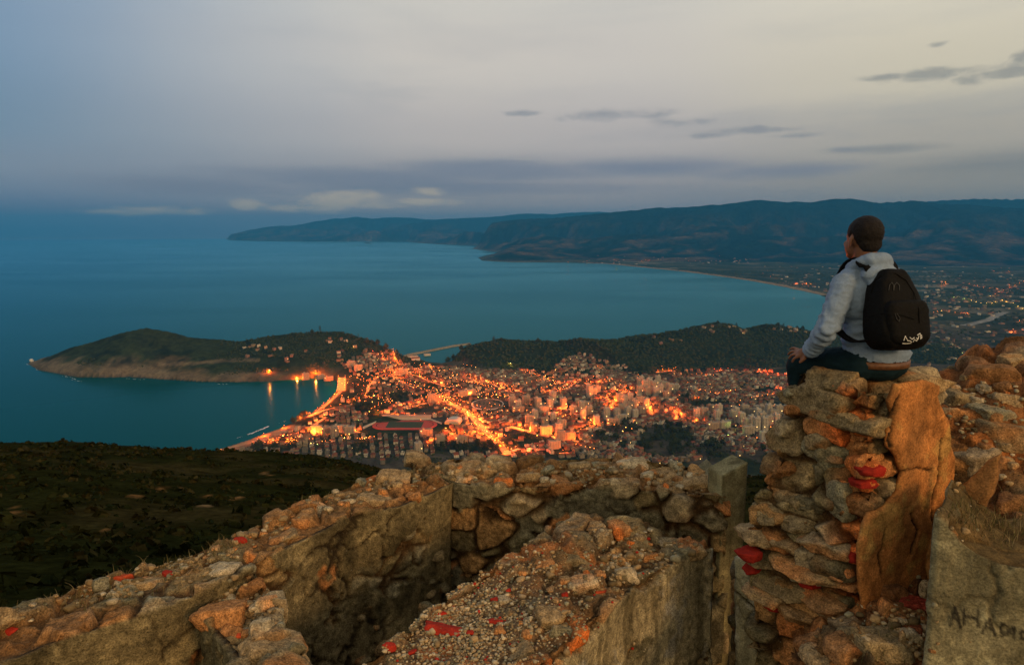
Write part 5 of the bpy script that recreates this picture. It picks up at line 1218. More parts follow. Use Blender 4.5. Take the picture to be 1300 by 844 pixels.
lay(730, 702, 52, 26, BR, 'dark rounded boulder on the pit side of the middle wall', rough=.04)
lay(690, 712, 40, 14, OR, 'thin orange slab edging the middle wall over the pit')
lay(795, 718, 34, 26, PA, 'pale stone with an orange face by the plaster edge of the middle wall')
lay(742, 732, 44, 22, PA, 'pale tan slab in the middle of the middle wall')
lay(826, 700, 26, 22, OR, 'bright orange stone set in the rubble near the plaster edge')
lay(765, 748, 28, 22, OR, 'orange-brown stone beside the plaster edge of the middle wall')
lay(700, 772, 50, 34, OC, 'broad tan stone among the gravel of the middle wall')
lay(660, 818, 46, 40, OC, 'big tan stone near the bottom edge on the middle wall')
lay(716, 790, 36, 30, GR, 'grey-tan stone leaning on the top of the plaster face')
lay(640, 760, 24, 12, PA, 'pale long pebble in the gravel above the brick shards')
lay(484, 812, 40, 16, OC, 'flat tan stone on the pit edge of the gravel wall')
lay(455, 832, 28, 16, BR, 'brown stone on the lowest pit edge of the gravel wall')
lay(880, 690, 36, 20, OC, 'rough tan stone at the right end of the middle wall beside the post')
lay(850, 684, 30, 14, BR, 'brown stone on the right end of the middle wall')
lay(536, 758, 30, 40, GR, 'grey block standing on the floor of the pit')
# red brick shards
for (px, py, w_, h_, lb) in [(563, 795, 52, 20, 'large pointed red brick shard lying on the gravel'), (627, 784, 26, 17, 'blunt red brick piece right of the large shard on the gravel'), (630, 760, 17, 12, 'small bright red brick chip on the gravel above the blunt piece'), (151, 729, 26, 13, 'long orange-red brick shard on the lower left wall'), (304, 684, 16, 10, 'small bright red brick chip on the left wall'), (14, 800, 14, 12, 'red brick chip near the left edge of the photo'), (494, 819, 18, 9, 'dark red brick bit on the pit edge of the gravel'),
                             (765, 746, 26, 16, 'orange brick lump by the plaster edge of the middle wall'), (717, 753, 10, 8, 'tiny red brick chip in the middle wall rubble'), (560, 778, 14, 6, 'thin red brick flake behind the large shard'), (524, 826, 14, 8, 'small red brick crumb at the bottom of the gravel'), (597, 802, 12, 7, 'small red brick crumb right of the large shard'), (213, 727, 16, 6, 'flat dark red brick flake on the left wall'), (305, 806, 12, 7, 'red brick chip at the foot of the tilted orange slab'), (645, 600 + 148, 8, 6, 'red speck of brick high on the gravel')]:
    lay(px, py, w_, h_, RD if 'orange' not in lb else (.46, .07, .025), lb, 'brick shard', 'brick_shard', mat=M_brick, rough=.06, np_=6, sub=4, dpt=.6)
# smaller rubble along the crests: each a thing, told apart only by the wall it lies on
def strew(n, pts, jx_, jy_, smin, smax, label, grp, tones):
    pts = np.array(pts, float)
    for k in range(n):
        t = random.uniform(0, len(pts) - 1.001); i = int(t); q = pts[i] + (pts[i + 1] - pts[i]) * (t - i); s = random.uniform(smin, smax) * random.uniform(.6, 1)
        o = lay(q[0] + random.uniform(-jx_, jx_), q[1] + random.uniform(-jy_, jy_), s, s * random.uniform(.45, .8), random.choice(tones), label, 'stone', 'small_stone', seed=random.randint(0, 10 ** 6), grp=grp, sub=3, dpt=.9)
strew(62, [(250, 722), (300, 694), (350, 668), (400, 645), (450, 622), (520, 610)], 20, 14, 5, 16, 'small broken stone on top of the left wall', 'small stones on the left wall', [OC, OC, PA, BR, OR, GR])
strew(38, [(20, 780), (80, 760), (140, 742), (200, 724), (240, 730)], 22, 12, 4, 13, 'small broken stone on the lower left stretch of wall', 'small stones on the lower left wall', [OC, PA, BR, GR, BR])
strew(54, [(540, 600), (620, 600), (700, 602), (780, 602), (860, 606), (900, 610)], 18, 10, 6, 20, 'small broken stone on top of the far wall', 'small stones on the far wall', [OC, OC, PA, BR, OR, GR])
strew(28, [(285, 745), (320, 775), (345, 825)], 26, 14, 6, 18, 'small broken stone on the cross wall', 'small stones on the cross wall', [OC, OR, PA, BR])
strew(56, [(760, 675), (850, 692), (780, 720), (700, 745), (640, 800)], 45, 20, 5, 18, 'small broken stone on the middle wall', 'small stones on the middle wall', [OC, OR, PA, BR, BR, OC])
strew(10, [(470, 800), (530, 790), (600, 700), (560, 740)], 30, 20, 8, 22, 'fallen stone on the floor of the pit', 'fallen stones in the pit', [BR, DK, GR])
def bits(nm, n, pts, jx_, jy_, smin, smax, trees, seed):   # the countless crumbs between the stones: one object
    rg = random.Random(seed); pts = np.array(pts, float); bs = [rock_np(870 + i, 2, 6, .12) for i in range(6)]; V_, F_, C_ = [], [], []; off = 0
    for k in range(n):
        t = rg.uniform(0, len(pts) - 1.001); i = int(t); q = pts[i] + (pts[i + 1] - pts[i]) * (t - i); hh_ = hit(q[0] + rg.gauss(0, jx_), q[1] + rg.gauss(0, jy_), trees)
        if hh_ is None or hh_[1][2] < .25 or float(fbm(hh_[0][None] * 3.5, 2, seed)[0]) < rg.uniform(-.25, .35): continue
        v, f = bs[k % 6]; s_ = rg.uniform(smin, smax) * (2.0 if rg.random() < .08 else 1); a_ = rg.uniform(0, 6.28); v = v * [s_, s_ * rg.uniform(.6, 1), s_ * rg.uniform(.4, .8)]
        v = np.stack([v[:, 0] * math.cos(a_) - v[:, 1] * math.sin(a_), v[:, 0] * math.sin(a_) + v[:, 1] * math.cos(a_), v[:, 2]], 1)
        V_.append(v + hh_[0] + [0, 0, s_ * .1]); F_.append(f + off); off += len(v); C_.append(np.broadcast_to(np.array(rg.choice([PA, OC, BR, GR, OC, (.34, .22, .10), (.16, .11, .05)])) * rg.uniform(.6, 1.2), v.shape))
    tag(mesh_np(nm, np.concatenate(V_), np.concatenate(F_), M_gravel, col=np.concatenate(C_)), kind='stuff')
bits('wall_rubble', 1500, [(10, 785), (100, 755), (200, 725), (300, 690), (350, 668), (400, 645), (450, 622), (520, 608), (600, 600), (700, 602), (780, 602), (860, 606), (900, 610)], 16, 9, .006, .020, bvhs[:3], 51)
bits('wall_rubble', 700, [(285, 745), (320, 775), (345, 825), (350, 840)], 22, 14, .005, .018, bvhs[:3], 52)
bits('wall_rubble', 800, [(760, 675), (850, 692), (780, 720), (720, 735), (690, 790)], 34, 16, .005, .018, [bvhs[3]], 53)
# gravel: nobody could count it
gv, gf, gc = [], [], []; goff = 0; bases = [rock_np(800 + i, 1, 8, .1) for i in range(8)]
for k in range(5200):
    px, py = random.gauss(590, 62), random.gauss(778, 46)
    if k % 5 == 0: px, py = random.uniform(470, 860), random.uniform(680, 860)
    if py > 880: continue
    hh_ = hit(px, py, [bvhs[3]])
    if hh_ is None or hh_[1][2] < .3: continue
    v, f = bases[k % 8]; s = random.uniform(.004, .011) * (1.7 if random.random() < .12 else 1) * (1.6 if random.random() < .03 else 1)
    a_ = random.uniform(0, 6.28); v = v * [s, s * random.uniform(.6, 1), s * .75]; v = np.stack([v[:, 0] * math.cos(a_) - v[:, 1] * math.sin(a_), v[:, 0] * math.sin(a_) + v[:, 1] * math.cos(a_), v[:, 2]], 1)
    gv.append(v + hh_[0] + [0, 0, s * .3]); gf.append(f + goff); goff += len(v)
    tone = np.array(random.choice([PA, OC, BR, GR, PA, OC, (.36, .26, .15)])) * random.uniform(.7, 1.25)
    if random.random() < .02: tone = np.array(RD)
    gc.append(np.broadcast_to(tone, v.shape))
tag(mesh_np('gravel', np.concatenate(gv), np.concatenate(gf), M_gravel, col=np.concatenate(gc)), kind='stuff')

# ================================================================== the pillar with the seat, and everything right of the post
pill = empty('stone_pillar', PZ(1095, 3.6, CAMZ - 3.4)); tag(pill, 'broken stone pillar with orange plaster under the seated man', 'stone pillar')
PB = np.array(pill.location)
def pill_sec(py, L, K, Rr, lo=3.74, ko=3.32, ro=3.64):
    z = P(K, py, ko)[2]; a, b, c_ = PZ(L, lo, z), PZ(K, ko, z), PZ(Rr, ro, z); return [a, b, c_, a + (c_ - b)]
secs = [pill_sec(492, 1014, 1098, 1186), pill_sec(530, 1000, 1096, 1196), pill_sec(590, 994, 1094, 1198), pill_sec(650, 976, 1092, 1198), pill_sec(690, 952, 1090, 1194), pill_sec(740, 948, 1092, 1188), pill_sec(800, 952, 1094, 1180), pill_sec(900, 955, 1090, 1176), pill_sec(1100, 955, 1090, 1176)]
V, F, lab = loft(secs, .0125); V = warp(V, .06, 1.6, 7100); n = vnormals(V, F)
d, col = masonry(V, n, (.30, .30, .15), seed=7000, orange=.30, depth=.06, dark=.9, var=.035)
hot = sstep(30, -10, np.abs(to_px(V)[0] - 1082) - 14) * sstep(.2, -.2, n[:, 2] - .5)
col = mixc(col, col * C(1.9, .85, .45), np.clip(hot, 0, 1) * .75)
colc = topsoil(V, col, n, -.05, 7300)
core = mesh_np('masonry_core', V + n * d[:, None] - PB, F, M_stone, pill, col=colc)
pv_ = V + n * d[:, None]; bv_p = BVHTree.FromPolygons([Vector(p) for p in pv_], [tuple(int(i) for i in q) for q in F])
def face_pt(px, py):
    h_ = hit(px, py, [bv_p]); return h_[0] if h_ else None
pdir = (np.array(secs[2][0]) - np.array(secs[2][1])); ang_l = math.atan2(pdir[1], pdir[0])
def pst(px, py, w_, h_, tone, dpt=.16, back=.45, rz=None, seed=None, name='stone', rough=.08, mat=None, tilt=0.0):
    p = face_pt(px, py)
    if p is None: p = P(px, py, 3.6)
    dist = np.linalg.norm(p - [0, 0, CAMZ]); sx_, sz_ = w_ / FPX * dist * .5 * 1.12, h_ / FPX * dist * .5
    v3 = (p - [0, 0, CAMZ]) / dist; c_ = p + v3 * dpt * (.62 if name == 'stone' else .3)
    return stone_obj(name, c_ - PB, (sx_, dpt, sz_), seed or int(px * 11 + py * 3), tone, pill, rot=(0, tilt, ang_l if rz is None else rz), rough=rough, mat=mat)
for a in [(1050, 503, 100, 46, BR, .17), (1068, 478, 66, 30, BR, .2), (1116, 492, 64, 40, OC, .17), (1160, 486, 66, 26, OC, .2), (1013, 553, 62, 40, BR, .17), (1048, 560, 36, 30, BR, .12), (1095, 536, 60, 30, BR, .13), (1072, 530, 62, 24, BR, .14),
          (1000, 590, 58, 34, (.22, .15, .075), .16), (1042, 600, 40, 40, DK, .12), (1070, 580, 40, 48, GR, .15), (1074, 630, 36, 56, GR, .15), (1000, 628, 56, 26, BR, .14), (1032, 640, 44, 26, DK, .12), (985, 650, 50, 26, BR, .15), (1020, 662, 60, 22, BR, .15),
          (1098, 556, 40, 36, OR, .12), (1094, 588, 36, 28, OR, .12), (1090, 618, 34, 30, OR, .12), (965, 676, 50, 18, OC, .16), (1010, 688, 70, 20, OC, .16), (1052, 690, 56, 20, (.33, .25, .14), .14), (978, 704, 60, 20, BR, .16), (1030, 720, 76, 24, OC, .16), (1000, 740, 84, 22, BR, .15), (1060, 718, 42, 36, DK, .14), (1066, 756, 50, 34, DK, .13),
          (1048, 752, 70, 26, (.34, .19, .085), .16), (985, 750, 60, 20, OC, .16), (1010, 770, 70, 22, (.33, .20, .09), .15), (1050, 775, 64, 20, OC, .14), (1070, 800, 70, 24, BR, .16), (1105, 815, 80, 30, BR, .15)]:
    pst(*a)
for (px, py, w_, h_) in [(1103, 596, 28, 14), (1094, 612, 24, 12), (1070, 700, 44, 14), (952, 704, 30, 16), (958, 720, 22, 18), (978, 762, 34, 11), (1046, 796, 26, 12), (1030, 740, 18, 12), (1160, 712, 26, 12), (1040, 790, 22, 8)]:
    pst(px, py, w_, h_, (.26, .020, .012), dpt=.075, back=.2, name='brick', rough=.07, mat=M_brick)
# orange plaster sheet on the right face
kA, kB = np.array(secs[2][1][:2]), np.array(secs[2][2][:2])
nout = np.array([kB[1] - kA[1], -(kB[0] - kA[0])]); nout /= np.linalg.norm(nout); nout = nout if nout[1] < 0 else -nout
def orange_fn(seed):
    base = pl_fn(C(.56, .225, .066), seed, streak=0, stain=.45, crack=.5, pale=.22, rough=1.6, lines=[[(1122, 602), (1140, 597), (1158, 592), (1176, 595)], [(1134, 500), (1128, 530), (1124, 552), (1127, 568)], [(1118, 668), (1110, 700), (1114, 724)], [(1190, 556), (1184, 600), (1176, 640), (1182, 680)], [(1150, 700), (1158, 672), (1150, 650)]])
    return base
plate('plaster_sheet', [(1132, 488), (1150, 482), (1172, 482), (1190, 490), (1186, 502), (1195, 520), (1203, 545), (1207, 580), (1206, 606), (1204, 630), (1202, 660), (1198, 690), (1192, 720), (1184, 742), (1166, 752), (1142, 754), (1124, 760), (1106, 776), (1094, 772), (1088, 745), (1086, 715), (1087, 690), (1092, 665), (1100, 650), (1120, 640), (1134, 622), (1140, 600), (1134, 580), (1124, 566), (1122, 545), (1128, 525), (1124, 508)], kA + nout * .055, kB + nout * .055, .03, .0095, orange_fn(7600), M_plaster, pill, jag=.014, seed=7601).location = [0, 0, 0]
for o in pill.children:
    if o.name.startswith('plaster_sheet'): o.location = (-PB).tolist()
# low cracked concrete wall at the pillar's foot, beside the post
q0, q1 = PZ(922, 4.2, CAMZ - 2)[:2], PZ(1010, 3.75, CAMZ - 2)[:2]
cw = empty('concrete_wall', [*q0, zb]); CB = np.array(cw.location); tag(cw, 'low cracked grey concrete wall between the post and the pillar', 'concrete wall')
for i, ol in enumerate([[(938, 704), (946, 702), (952, 714), (958, 742), (970, 760), (980, 775), (988, 790), (984, 850), (980, 905), (938, 905)], [(986, 776), (1002, 782), (1012, 795), (1008, 812), (998, 824), (1000, 850), (1002, 905), (982, 905), (984, 820)]]):
    o = plate('concrete_piece', ol, q0, q1, .05 - .02 * i, .013, pl_fn(C(.33, .31, .20), 7700 + i * 40, streak=.2, stain=.6, crack=.35, pale=.4, lines=[[(932, 742), (950, 756), (968, 775), (982, 800)], [(950, 800), (956, 780), (972, 768)]]), M_plaster, cw, jag=.018, seed=7701 + i); o.location = (-CB).tolist()
q0 = q0 + (q1 - q0) * .14
V, F, lab = loft([[(q0[0], q0[1], zb), (q1[0], q1[1], zb), (q1[0] + .12, q1[1] + .25, zb), (q0[0] + .12, q0[1] + .25, zb)], [(q0[0], q0[1], P(930, 712, 4.2)[2]), (q1[0], q1[1], P(1010, 792, 3.75)[2]), (q1[0] + .12, q1[1] + .25, P(1010, 792, 3.75)[2]), (q0[0] + .12, q0[1] + .25, P(930, 712, 4.2)[2])]], .025)
n = vnormals(V, F); d, col = masonry(V, n, (.2, .2, .12), seed=7800, dark=.6); mesh_np('rubble_core', V + n * d[:, None] - CB, F, M_stone, cw, col=col)

# right-hand mound: the wall behind the pillar, broken down in steps towards us
def field_mesh(name, px0, px1, npx, rows, h_seed, label, cat, size, orange, dark, soil):
    """rows: list of (depth, [(px, height below the camera)...]) describing the broken slope"""
    deps = np.array([r[0] for r in rows]); dl = []; 
    nd = int((deps.max() - deps.min()) / .014); dd = np.linspace(deps.min(), deps.max(), nd); us = np.linspace((px0 - 650) / FPX, (px1 - 650) / FPX, npx)
    Hs = np.array([np.interp(650 + us * FPX, [p for p, _ in r[1]], [z for _, z in r[1]]) for r in rows])
    HH = np.stack([np.interp(dd, deps, Hs[:, k]) for k in range(npx)], 1); DD = np.repeat(dd[:, None], npx, 1); UU = np.repeat(us[None], nd, 0)
    t = -HH / DD; v = (t * CT + ST) / (CT - t * ST); XX = UU * DD / (CT + v * ST)
    Vv = np.stack([XX, DD, CAMZ - HH], -1).reshape(-1, 3); i_ = np.arange(nd * npx).reshape(nd, npx)
    Ff = np.stack([i_[:-1, :-1], i_[:-1, 1:], i_[1:, 1:], i_[1:, :-1]], -1).reshape(-1, 4)
    nn = vnormals(Vv, Ff); dq, cc = masonry(Vv, nn, size, seed=h_seed, orange=orange, dark=dark, depth=.05, var=.03); dq = dq + .03 * fbm(Vv * 5, 4, h_seed + 70)
    cc = topsoil(Vv, cc, nn, soil, h_seed + 60, C(.25, .095, .032)); Vv = Vv + nn * dq[:, None]
    # closed underneath
    o = mesh_np(name, Vv, Ff, M_stone, col=cc)
    tag(o, label, cat); return o, (Vv, Ff, nn)
gm, gs2 = field_mesh('stone_wall', 1150, 1640, 420, [
    (3.16, [(1150, 2.8), (1190, 2.6), (1206, 1.56), (1300, 1.46), (1420, 1.35), (1520, 1.85), (1640, 4.2)]), (3.3, [(1150, 2.7), (1188, 2.4), (1204, 1.48), (1300, 1.38), (1420, 1.27), (1520, 1.77), (1640, 4.2)]),
    (3.55, [(1150, 2.6), (1190, 1.75), (1205, 1.42), (1300, 1.28), (1420, 1.15), (1520, 1.65), (1640, 4.2)]), (3.7, [(1150, 1.5), (1195, 1.22), (1270, 1.18), (1300, 1.2), (1420, 1.1), (1520, 1.60), (1640, 4.2)]), (3.95, [(1150, 1.2), (1200, 1.08), (1260, 1.02), (1300, .98), (1420, .95), (1520, 1.45), (1640, 4.2)]), (4.2, [(1150, 1.1), (1210, .98), (1250, .92), (1300, .88), (1420, .85), (1520, 1.35), (1640, 4.2)]),
    (4.5, [(1150, 1.05), (1200, .96), (1230, .83), (1260, .80), (1300, .78), (1420, .72), (1520, 1.22), (1640, 4.2)]), (4.75, [(1150, 1.15), (1200, 1.05), (1235, .84), (1260, .80), (1300, .76), (1420, .70), (1520, 1.20), (1640, 4.2)]), (5.0, [(1150, 1.9), (1200, 1.7), (1240, 1.1), (1300, 1.0), (1420, .95), (1520, 1.45), (1640, 4.2)]), (5.3, [(1150, 3.4), (1200, 3.3), (1300, 3.2), (1420, 3.2), (1520, 3.70), (1640, 4.2)])],
    8000, 'broken stone wall stepping down behind the pillar at the right edge', 'ruined wall', (.30, .30, .16), .75, .92, .35)
bvhs.append(BVHTree.FromPolygons([Vector(p) for p in gs2[0]], [tuple(int(i) for i in q) for q in gs2[1]]))
RB = (.30, .15, .06)
for a in [(1228, 488, 58, 42, BR, 'blocky brown boulder just right of the orange pillar'), (1262, 462, 60, 34, RB, 'rounded red-brown boulder on the crest at the right edge'), (1290, 450, 36, 16, OC, 'flat tan stone on the crest at the right edge'), (1212, 518, 40, 28, OC, 'tan stone wedged behind the top of the pillar'), (1240, 566, 64, 38, (.33, .25, .15), 'pale squared block above the second plaster face'), (1280, 532, 70, 50, BR, 'big dark layered boulder at the right edge'), (1262, 514, 50, 22, GR, 'grey flat stone on the step of the right wall'),
          (1276, 578, 44, 24, OC, 'tan stone beside the pale squared block'), (1296, 620, 40, 60, RB, 'reddish boulder under the layered one at the right edge'), (1252, 490, 20, 12, PA, 'small pale stone under the brown boulder'), (1285, 500, 40, 16, OC, 'tan slab on the upper step at the right edge'), (1246, 540, 30, 14, BR, 'narrow brown stone behind the pale squared block')]:
    lay(*a, rough=.08)
strew(24, [(1210, 500), (1260, 520), (1290, 560), (1250, 590)], 40, 30, 6, 20, 'small broken stone on the right stepped wall', 'small stones on the right wall', [OC, RB, BR, PA])
g0, g1 = PZ(1180, 3.46, CAMZ - 1.6)[:2], PZ(1275, 3.20, CAMZ - 1.6)[:2]
o = plate('plaster_face', [(1204, 634), (1222, 614), (1240, 600), (1258, 582), (1272, 574), (1270, 600), (1262, 625), (1250, 648), (1232, 660), (1212, 664), (1200, 690), (1192, 712), (1186, 760), (1178, 716), (1184, 680), (1192, 652)], g0, g1, .05, .011, pl_fn(C(.42, .20, .07), 8100, streak=.1, stain=.35, crack=.6, pale=.2), M_plaster, gm, jag=.014, seed=8101)
# concrete wall with the painted letters, lower right
LET = {'A': [(0, 0, .5, 1), (.5, 1, 1, 0), (.2, .4, .8, .4)], 'H': [(0, 0, 0, 1), (1, 0, 1, 1), (0, .5, 1, .5)], 'D': [(0, 0, 0, 1), (0, 1, .7, .8), (.7, .8, .9, .45), (.9, .45, .6, .1), (.6, .1, 0, 0)], 'I': [(.5, 0, .5, 1)], 'O': [(.1, .2, .1, .8), (.1, .8, .8, .9), (.8, .9, .9, .2), (.9, .2, .1, .1)]}
segs = []
for ch, x0_, y0_, w_, h_, sk in (('A', 1205, 792, 13, 25, 3), ('H', 1222, 790, 18, 21, 3), ('A', 1246, 800, 16, 20, 4), ('D', 1270, 804, 11, 15, 2), ('I', 1282, 806, 7, 13, 1), ('O', 1293, 808, 12, 12, 2)):
    for (a, b, c_, d_) in LET[ch]: segs.append(((x0_ + a * w_, y0_ - b * h_ + sk * a), (x0_ + c_ * w_, y0_ - d_ * h_ + sk * c_)))
def letters(P3):
    x, y = to_px(P3); m = np.zeros(len(P3))
    for a, b in segs: dd, _ = seg_dist(x, y, a, b); m = np.maximum(m, sstep(3.0, 1.4, dd))
    return m
h0, h1 = PZ(1186, 2.86, CAMZ - 1.5)[:2], PZ(1320, 2.74, CAMZ - 1.5)[:2]
hm = [0.0, .08, .2, .4, .62, 1.0]; hy_px = [656, 664, 682, 700, 712, 722]; HS = []
for u_, yy_ in zip(hm, hy_px):
    q_ = h0 + (h1 - h0) * u_; pxq = float(to_px(np.array([*q_, CAMZ - 1.4]))[0]); zt_ = P(pxq, yy_, q_[1])[2]; bk_ = q_ + np.array([.33, .42])
    HS.append([(*q_, zb), (*q_, zt_), (*bk_, max(zt_ + .02, P(pxq, yy_ - 24, bk_[1])[2])), (*bk_, zb)])
V, F, lab = loft(HS, .0085); V = warp(V, .018, 2.0, 8290); n = vnormals(V, F); d, col = masonry(V, n, (.2, .2, .12), seed=8300, dark=.55, orange=.1); tp = sstep(.3, .7, n[:, 2]); d = d * (1 - .4 * tp) + .02 * tp * fbm(V * 8, 4, 8310)
col = mixc(col, C(.10, .065, .025) * (1 + .5 * fbm(V * 20, 3, 8312)[:, None]), tp * .8)
d, col = plaster_mix(V, n, lab, (0, 4), d * .6, col, C(.255, .225, .13), 8400, .45, stain=.95, pale=.6, letters=letters, crack=.5, rough=1.6)
V = V + n * d[:, None]; tag(mesh_np('concrete_wall', V, F, M_plaster, col=col), 'mottled grey concrete wall with dark painted letters in the lower right', 'concrete wall')
bvhs.append(BVHTree.FromPolygons([Vector(p) for p in V], [tuple(int(i) for i in q) for q in F]))
# rubble slope between the pillar and the lettered wall
rm, rs2 = field_mesh('rubble_slope', 1000, 1200, 220, [(2.3, [(1000, 2.35), (1200, 2.4)]), (2.7, [(1000, 2.2), (1090, 2.05), (1200, 2.15)]), (3.0, [(1000, 2.2), (1100, 1.9), (1200, 1.95)]), (3.3, [(1000, 2.2), (1100, 1.86), (1200, 1.85)]), (3.7, [(1000, 2.2), (1200, 1.8)]), (4.0, [(1000, 2.3), (1200, 1.8)])], 8400, 'rubble', 'rubble', (.17, .17, .12), .5, .8, .15)
for k in ('label', 'category'): del rm[k]
rm['kind'] = 'structure'; bvhs.append(BVHTree.FromPolygons([Vector(p) for p in rs2[0]], [tuple(int(i) for i in q) for q in rs2[1]]))
for a in [(1130, 760, 34, 42, OR, 'upright orange stone at the foot of the orange plaster'), (1120, 800, 80, 46, BR, 'large brown slab sloping at the foot of the pillar'), (1142, 812, 12, 50, OC, 'thin tan flake leaning against the brown slab'), (1160, 804, 18, 26, PA, 'pale stone in the rubble left of the lettered wall'), (1146, 786, 14, 12, PA, 'small pale pebble in the rubble left of the lettered wall'), (1176, 742, 14, 22, PA, 'pale chip beside the top of the rubble'), (1168, 762, 44, 14, (.3, .05, .03), 'dark red brick bit in the rubble left of the lettered wall'), (1158, 790, 30, 24, (.22, .07, .03), 'reddish slab under the lettered wall'), (1050, 830, 60, 20, OC, 'long tan stone at the bottom edge under the pillar'), (1085, 812, 60, 22, (.3, .15, .06), 'orange-brown stone under the pillar by the brick bits')]:
    lay(*a, rough=.08)
strew(22, [(1110, 790), (1150, 800), (1175, 800), (1120, 830)], 30, 22, 4, 13, 'small stone in the rubble at the pillar foot', 'small stones at the pillar foot', [OC, RB, BR, PA])
bits('slope_rubble', 1300, [(1110, 790), (1150, 800), (1175, 800), (1120, 830), (1220, 520), (1260, 530), (1280, 600), (1240, 560)], 34, 26, .005, .020, None, 54)
# dry grass on the lettered wall and on the walls' crests
def grass(nm, spots, n, ln, mat):
    vs, fs, cs = [], [], []; off = 0
    for k in range(n):
        (px, py, sx_, sy_) = random.choice(spots); hh_ = hit(random.gauss(px, sx_), random.gauss(py, sy_))
        if hh_ is None or hh_[1][2] < .2: continue
        p = hh_[0]; l = ln * random.uniform(.4, 1.2); a_ = random.uniform(0, 6.28); w_ = .0016; t = np.array([math.cos(a_), math.sin(a_), 0]); s = np.array([-t[1], t[0], 0]) * w_; cv = random.uniform(.2, 1.1)
        pts = []
        for j in range(4):
            u = j / 3; c_ = p + t * l * cv * u * u + np.array([0, 0, l * u * (1 - .35 * cv * u)]); pts += [c_ - s * (1 - u * .8), c_ + s * (1 - u * .8)]
        vs.append(np.array(pts)); fs += [[off + 2 * j, off + 2 * j + 1, off + 2 * j + 3, off + 2 * j + 2] for j in range(3)]; off += 8
        tn = random.choice([(.16, .12, .05), (.25, .19, .09), (.09, .08, .03), (.06, .065, .02)]); cs.append(np.broadcast_to(np.array(tn), (8, 3)))
    tag(mesh_np(nm, np.concatenate(vs), np.array(fs), mat, col=np.concatenate(cs)), kind='stuff')
M_grass = attr_mat('dry_grass_blades', rough=.9, spec=.1, s1=20, s2=90, v1=.1, v2=.1, bump=0)
grass('dry_grass', [(1250, 672, 30, 10), (1285, 680, 20, 10), (1220, 660, 14, 6), (1265, 655, 30, 8), (1240, 645, 20, 8)], 420, .06, M_grass)
grass('wall_grass', [(160, 735, 40, 14), (230, 708, 26, 10), (110, 756, 30, 10), (280, 690, 20, 10), (420, 640, 30, 10), (560, 600, 30, 6), (1140, 820, 30, 14)], 1700, .05, M_grass)
# ================================================================== the seated man and his backpack
def cap_geo(p0, r0, p1, r1, n=14):
    """closed tapered capsule between two points"""
    p0, p1 = np.array(p0, float), np.array(p1, float); ax = p1 - p0; L_ = np.linalg.norm(ax); ax = ax / max(L_, 1e-9)
    t = np.cross(ax, [0, 0, 1.0]); t = t if np.linalg.norm(t) > .05 else np.cross(ax, [1.0, 0, 0]); t /= np.linalg.norm(t); b = np.cross(ax, t)
    rings = []; m = 5
    for i in range(1, m + 1): a = -math.pi / 2 + math.pi / 2 * i / m; rings.append((r0 * math.sin(a), r0 * math.cos(a)))
    rings2 = [(L_ + r1 * math.sin(math.pi / 2 * i / m), r1 * math.cos(math.pi / 2 * i / m)) for i in range(0, m)]
    rr_ = rings + rings2; v = [p0 - ax * r0]
    for h, r in rr_:
        for k in range(n): q = 2 * math.pi * k / n; v.append(p0 + ax * h + (t * math.cos(q) + b * math.sin(q)) * r)
    v.append(p1 + ax * r1); f = []; nr_ = len(rr_)
    for k in range(n): f.append([0, 1 + (k + 1) % n, 1 + k])
    for j in range(nr_ - 1):
        for k in range(n): f.append([1 + j * n + k, 1 + j * n + (k + 1) % n, 1 + (j + 1) * n + (k + 1) % n, 1 + (j + 1) * n + k])
    e = 1 + nr_ * n
    for k in range(n): f.append([1 + (nr_ - 1) * n + k, 1 + (nr_ - 1) * n + (k + 1) % n, e])
    return v, f
def ell_geo(c, axes, rad, n=20, m=12):
    axes = np.array(axes, float); v = []; f = []
    v.append(np.array(c) - axes[2] * rad[2])
    for j in range(1, m):
        a = -math.pi / 2 + math.pi * j / m
        for k in range(n):
            q = 2 * math.pi * k / n; v.append(np.array(c) + axes[0] * rad[0] * math.cos(a) * math.cos(q) + axes[1] * rad[1] * math.cos(a) * math.sin(q) + axes[2] * rad[2] * math.sin(a))
    v.append(np.array(c) + axes[2] * rad[2]); e = len(v) - 1
    for k in range(n): f.append([0, 1 + (k + 1) % n, 1 + k]); f.append([1 + (m - 2) * n + k, 1 + (m - 2) * n + (k + 1) % n, e])
    for j in range(m - 2):
        for k in range(n): f.append([1 + j * n + k, 1 + j * n + (k + 1) % n, 1 + (j + 1) * n + (k + 1) % n, 1 + (j + 1) * n + k])
    return v, f
def fuse(parts, voxel, smooth=6):
    """one continuous skin grown over the given limbs"""
    a = Acc()
    for v, f in parts: a.add(v, f)
    o = a.build('tmp_skin', [M_plaster]); m = o.modifiers.new('r', 'REMESH'); m.mode = 'VOXEL'; m.voxel_size = voxel
    s = o.modifiers.new('s', 'SMOOTH'); s.iterations = smooth; s.factor = .5
    dg = bpy.context.evaluated_depsgraph_get(); me = bpy.data.meshes.new_from_object(o.evaluated_get(dg))
    v = np.zeros(len(me.vertices) * 3); me.vertices.foreach_get('co', v); v = v.reshape(-1, 3)
    f = [list(p.vertices) for p in me.polygons]; bpy.data.objects.remove(o); bpy.data.meshes.remove(me)
    q = np.array([x if len(x) == 4 else x + [x[-1]] for x in f]); return v, q
def build_skin(name, v, q, mat, parent, col, loc):
    return mesh_np(name, v, [list(dict.fromkeys(map(int, x))) for x in q], mat, parent, col=col, loc=None)

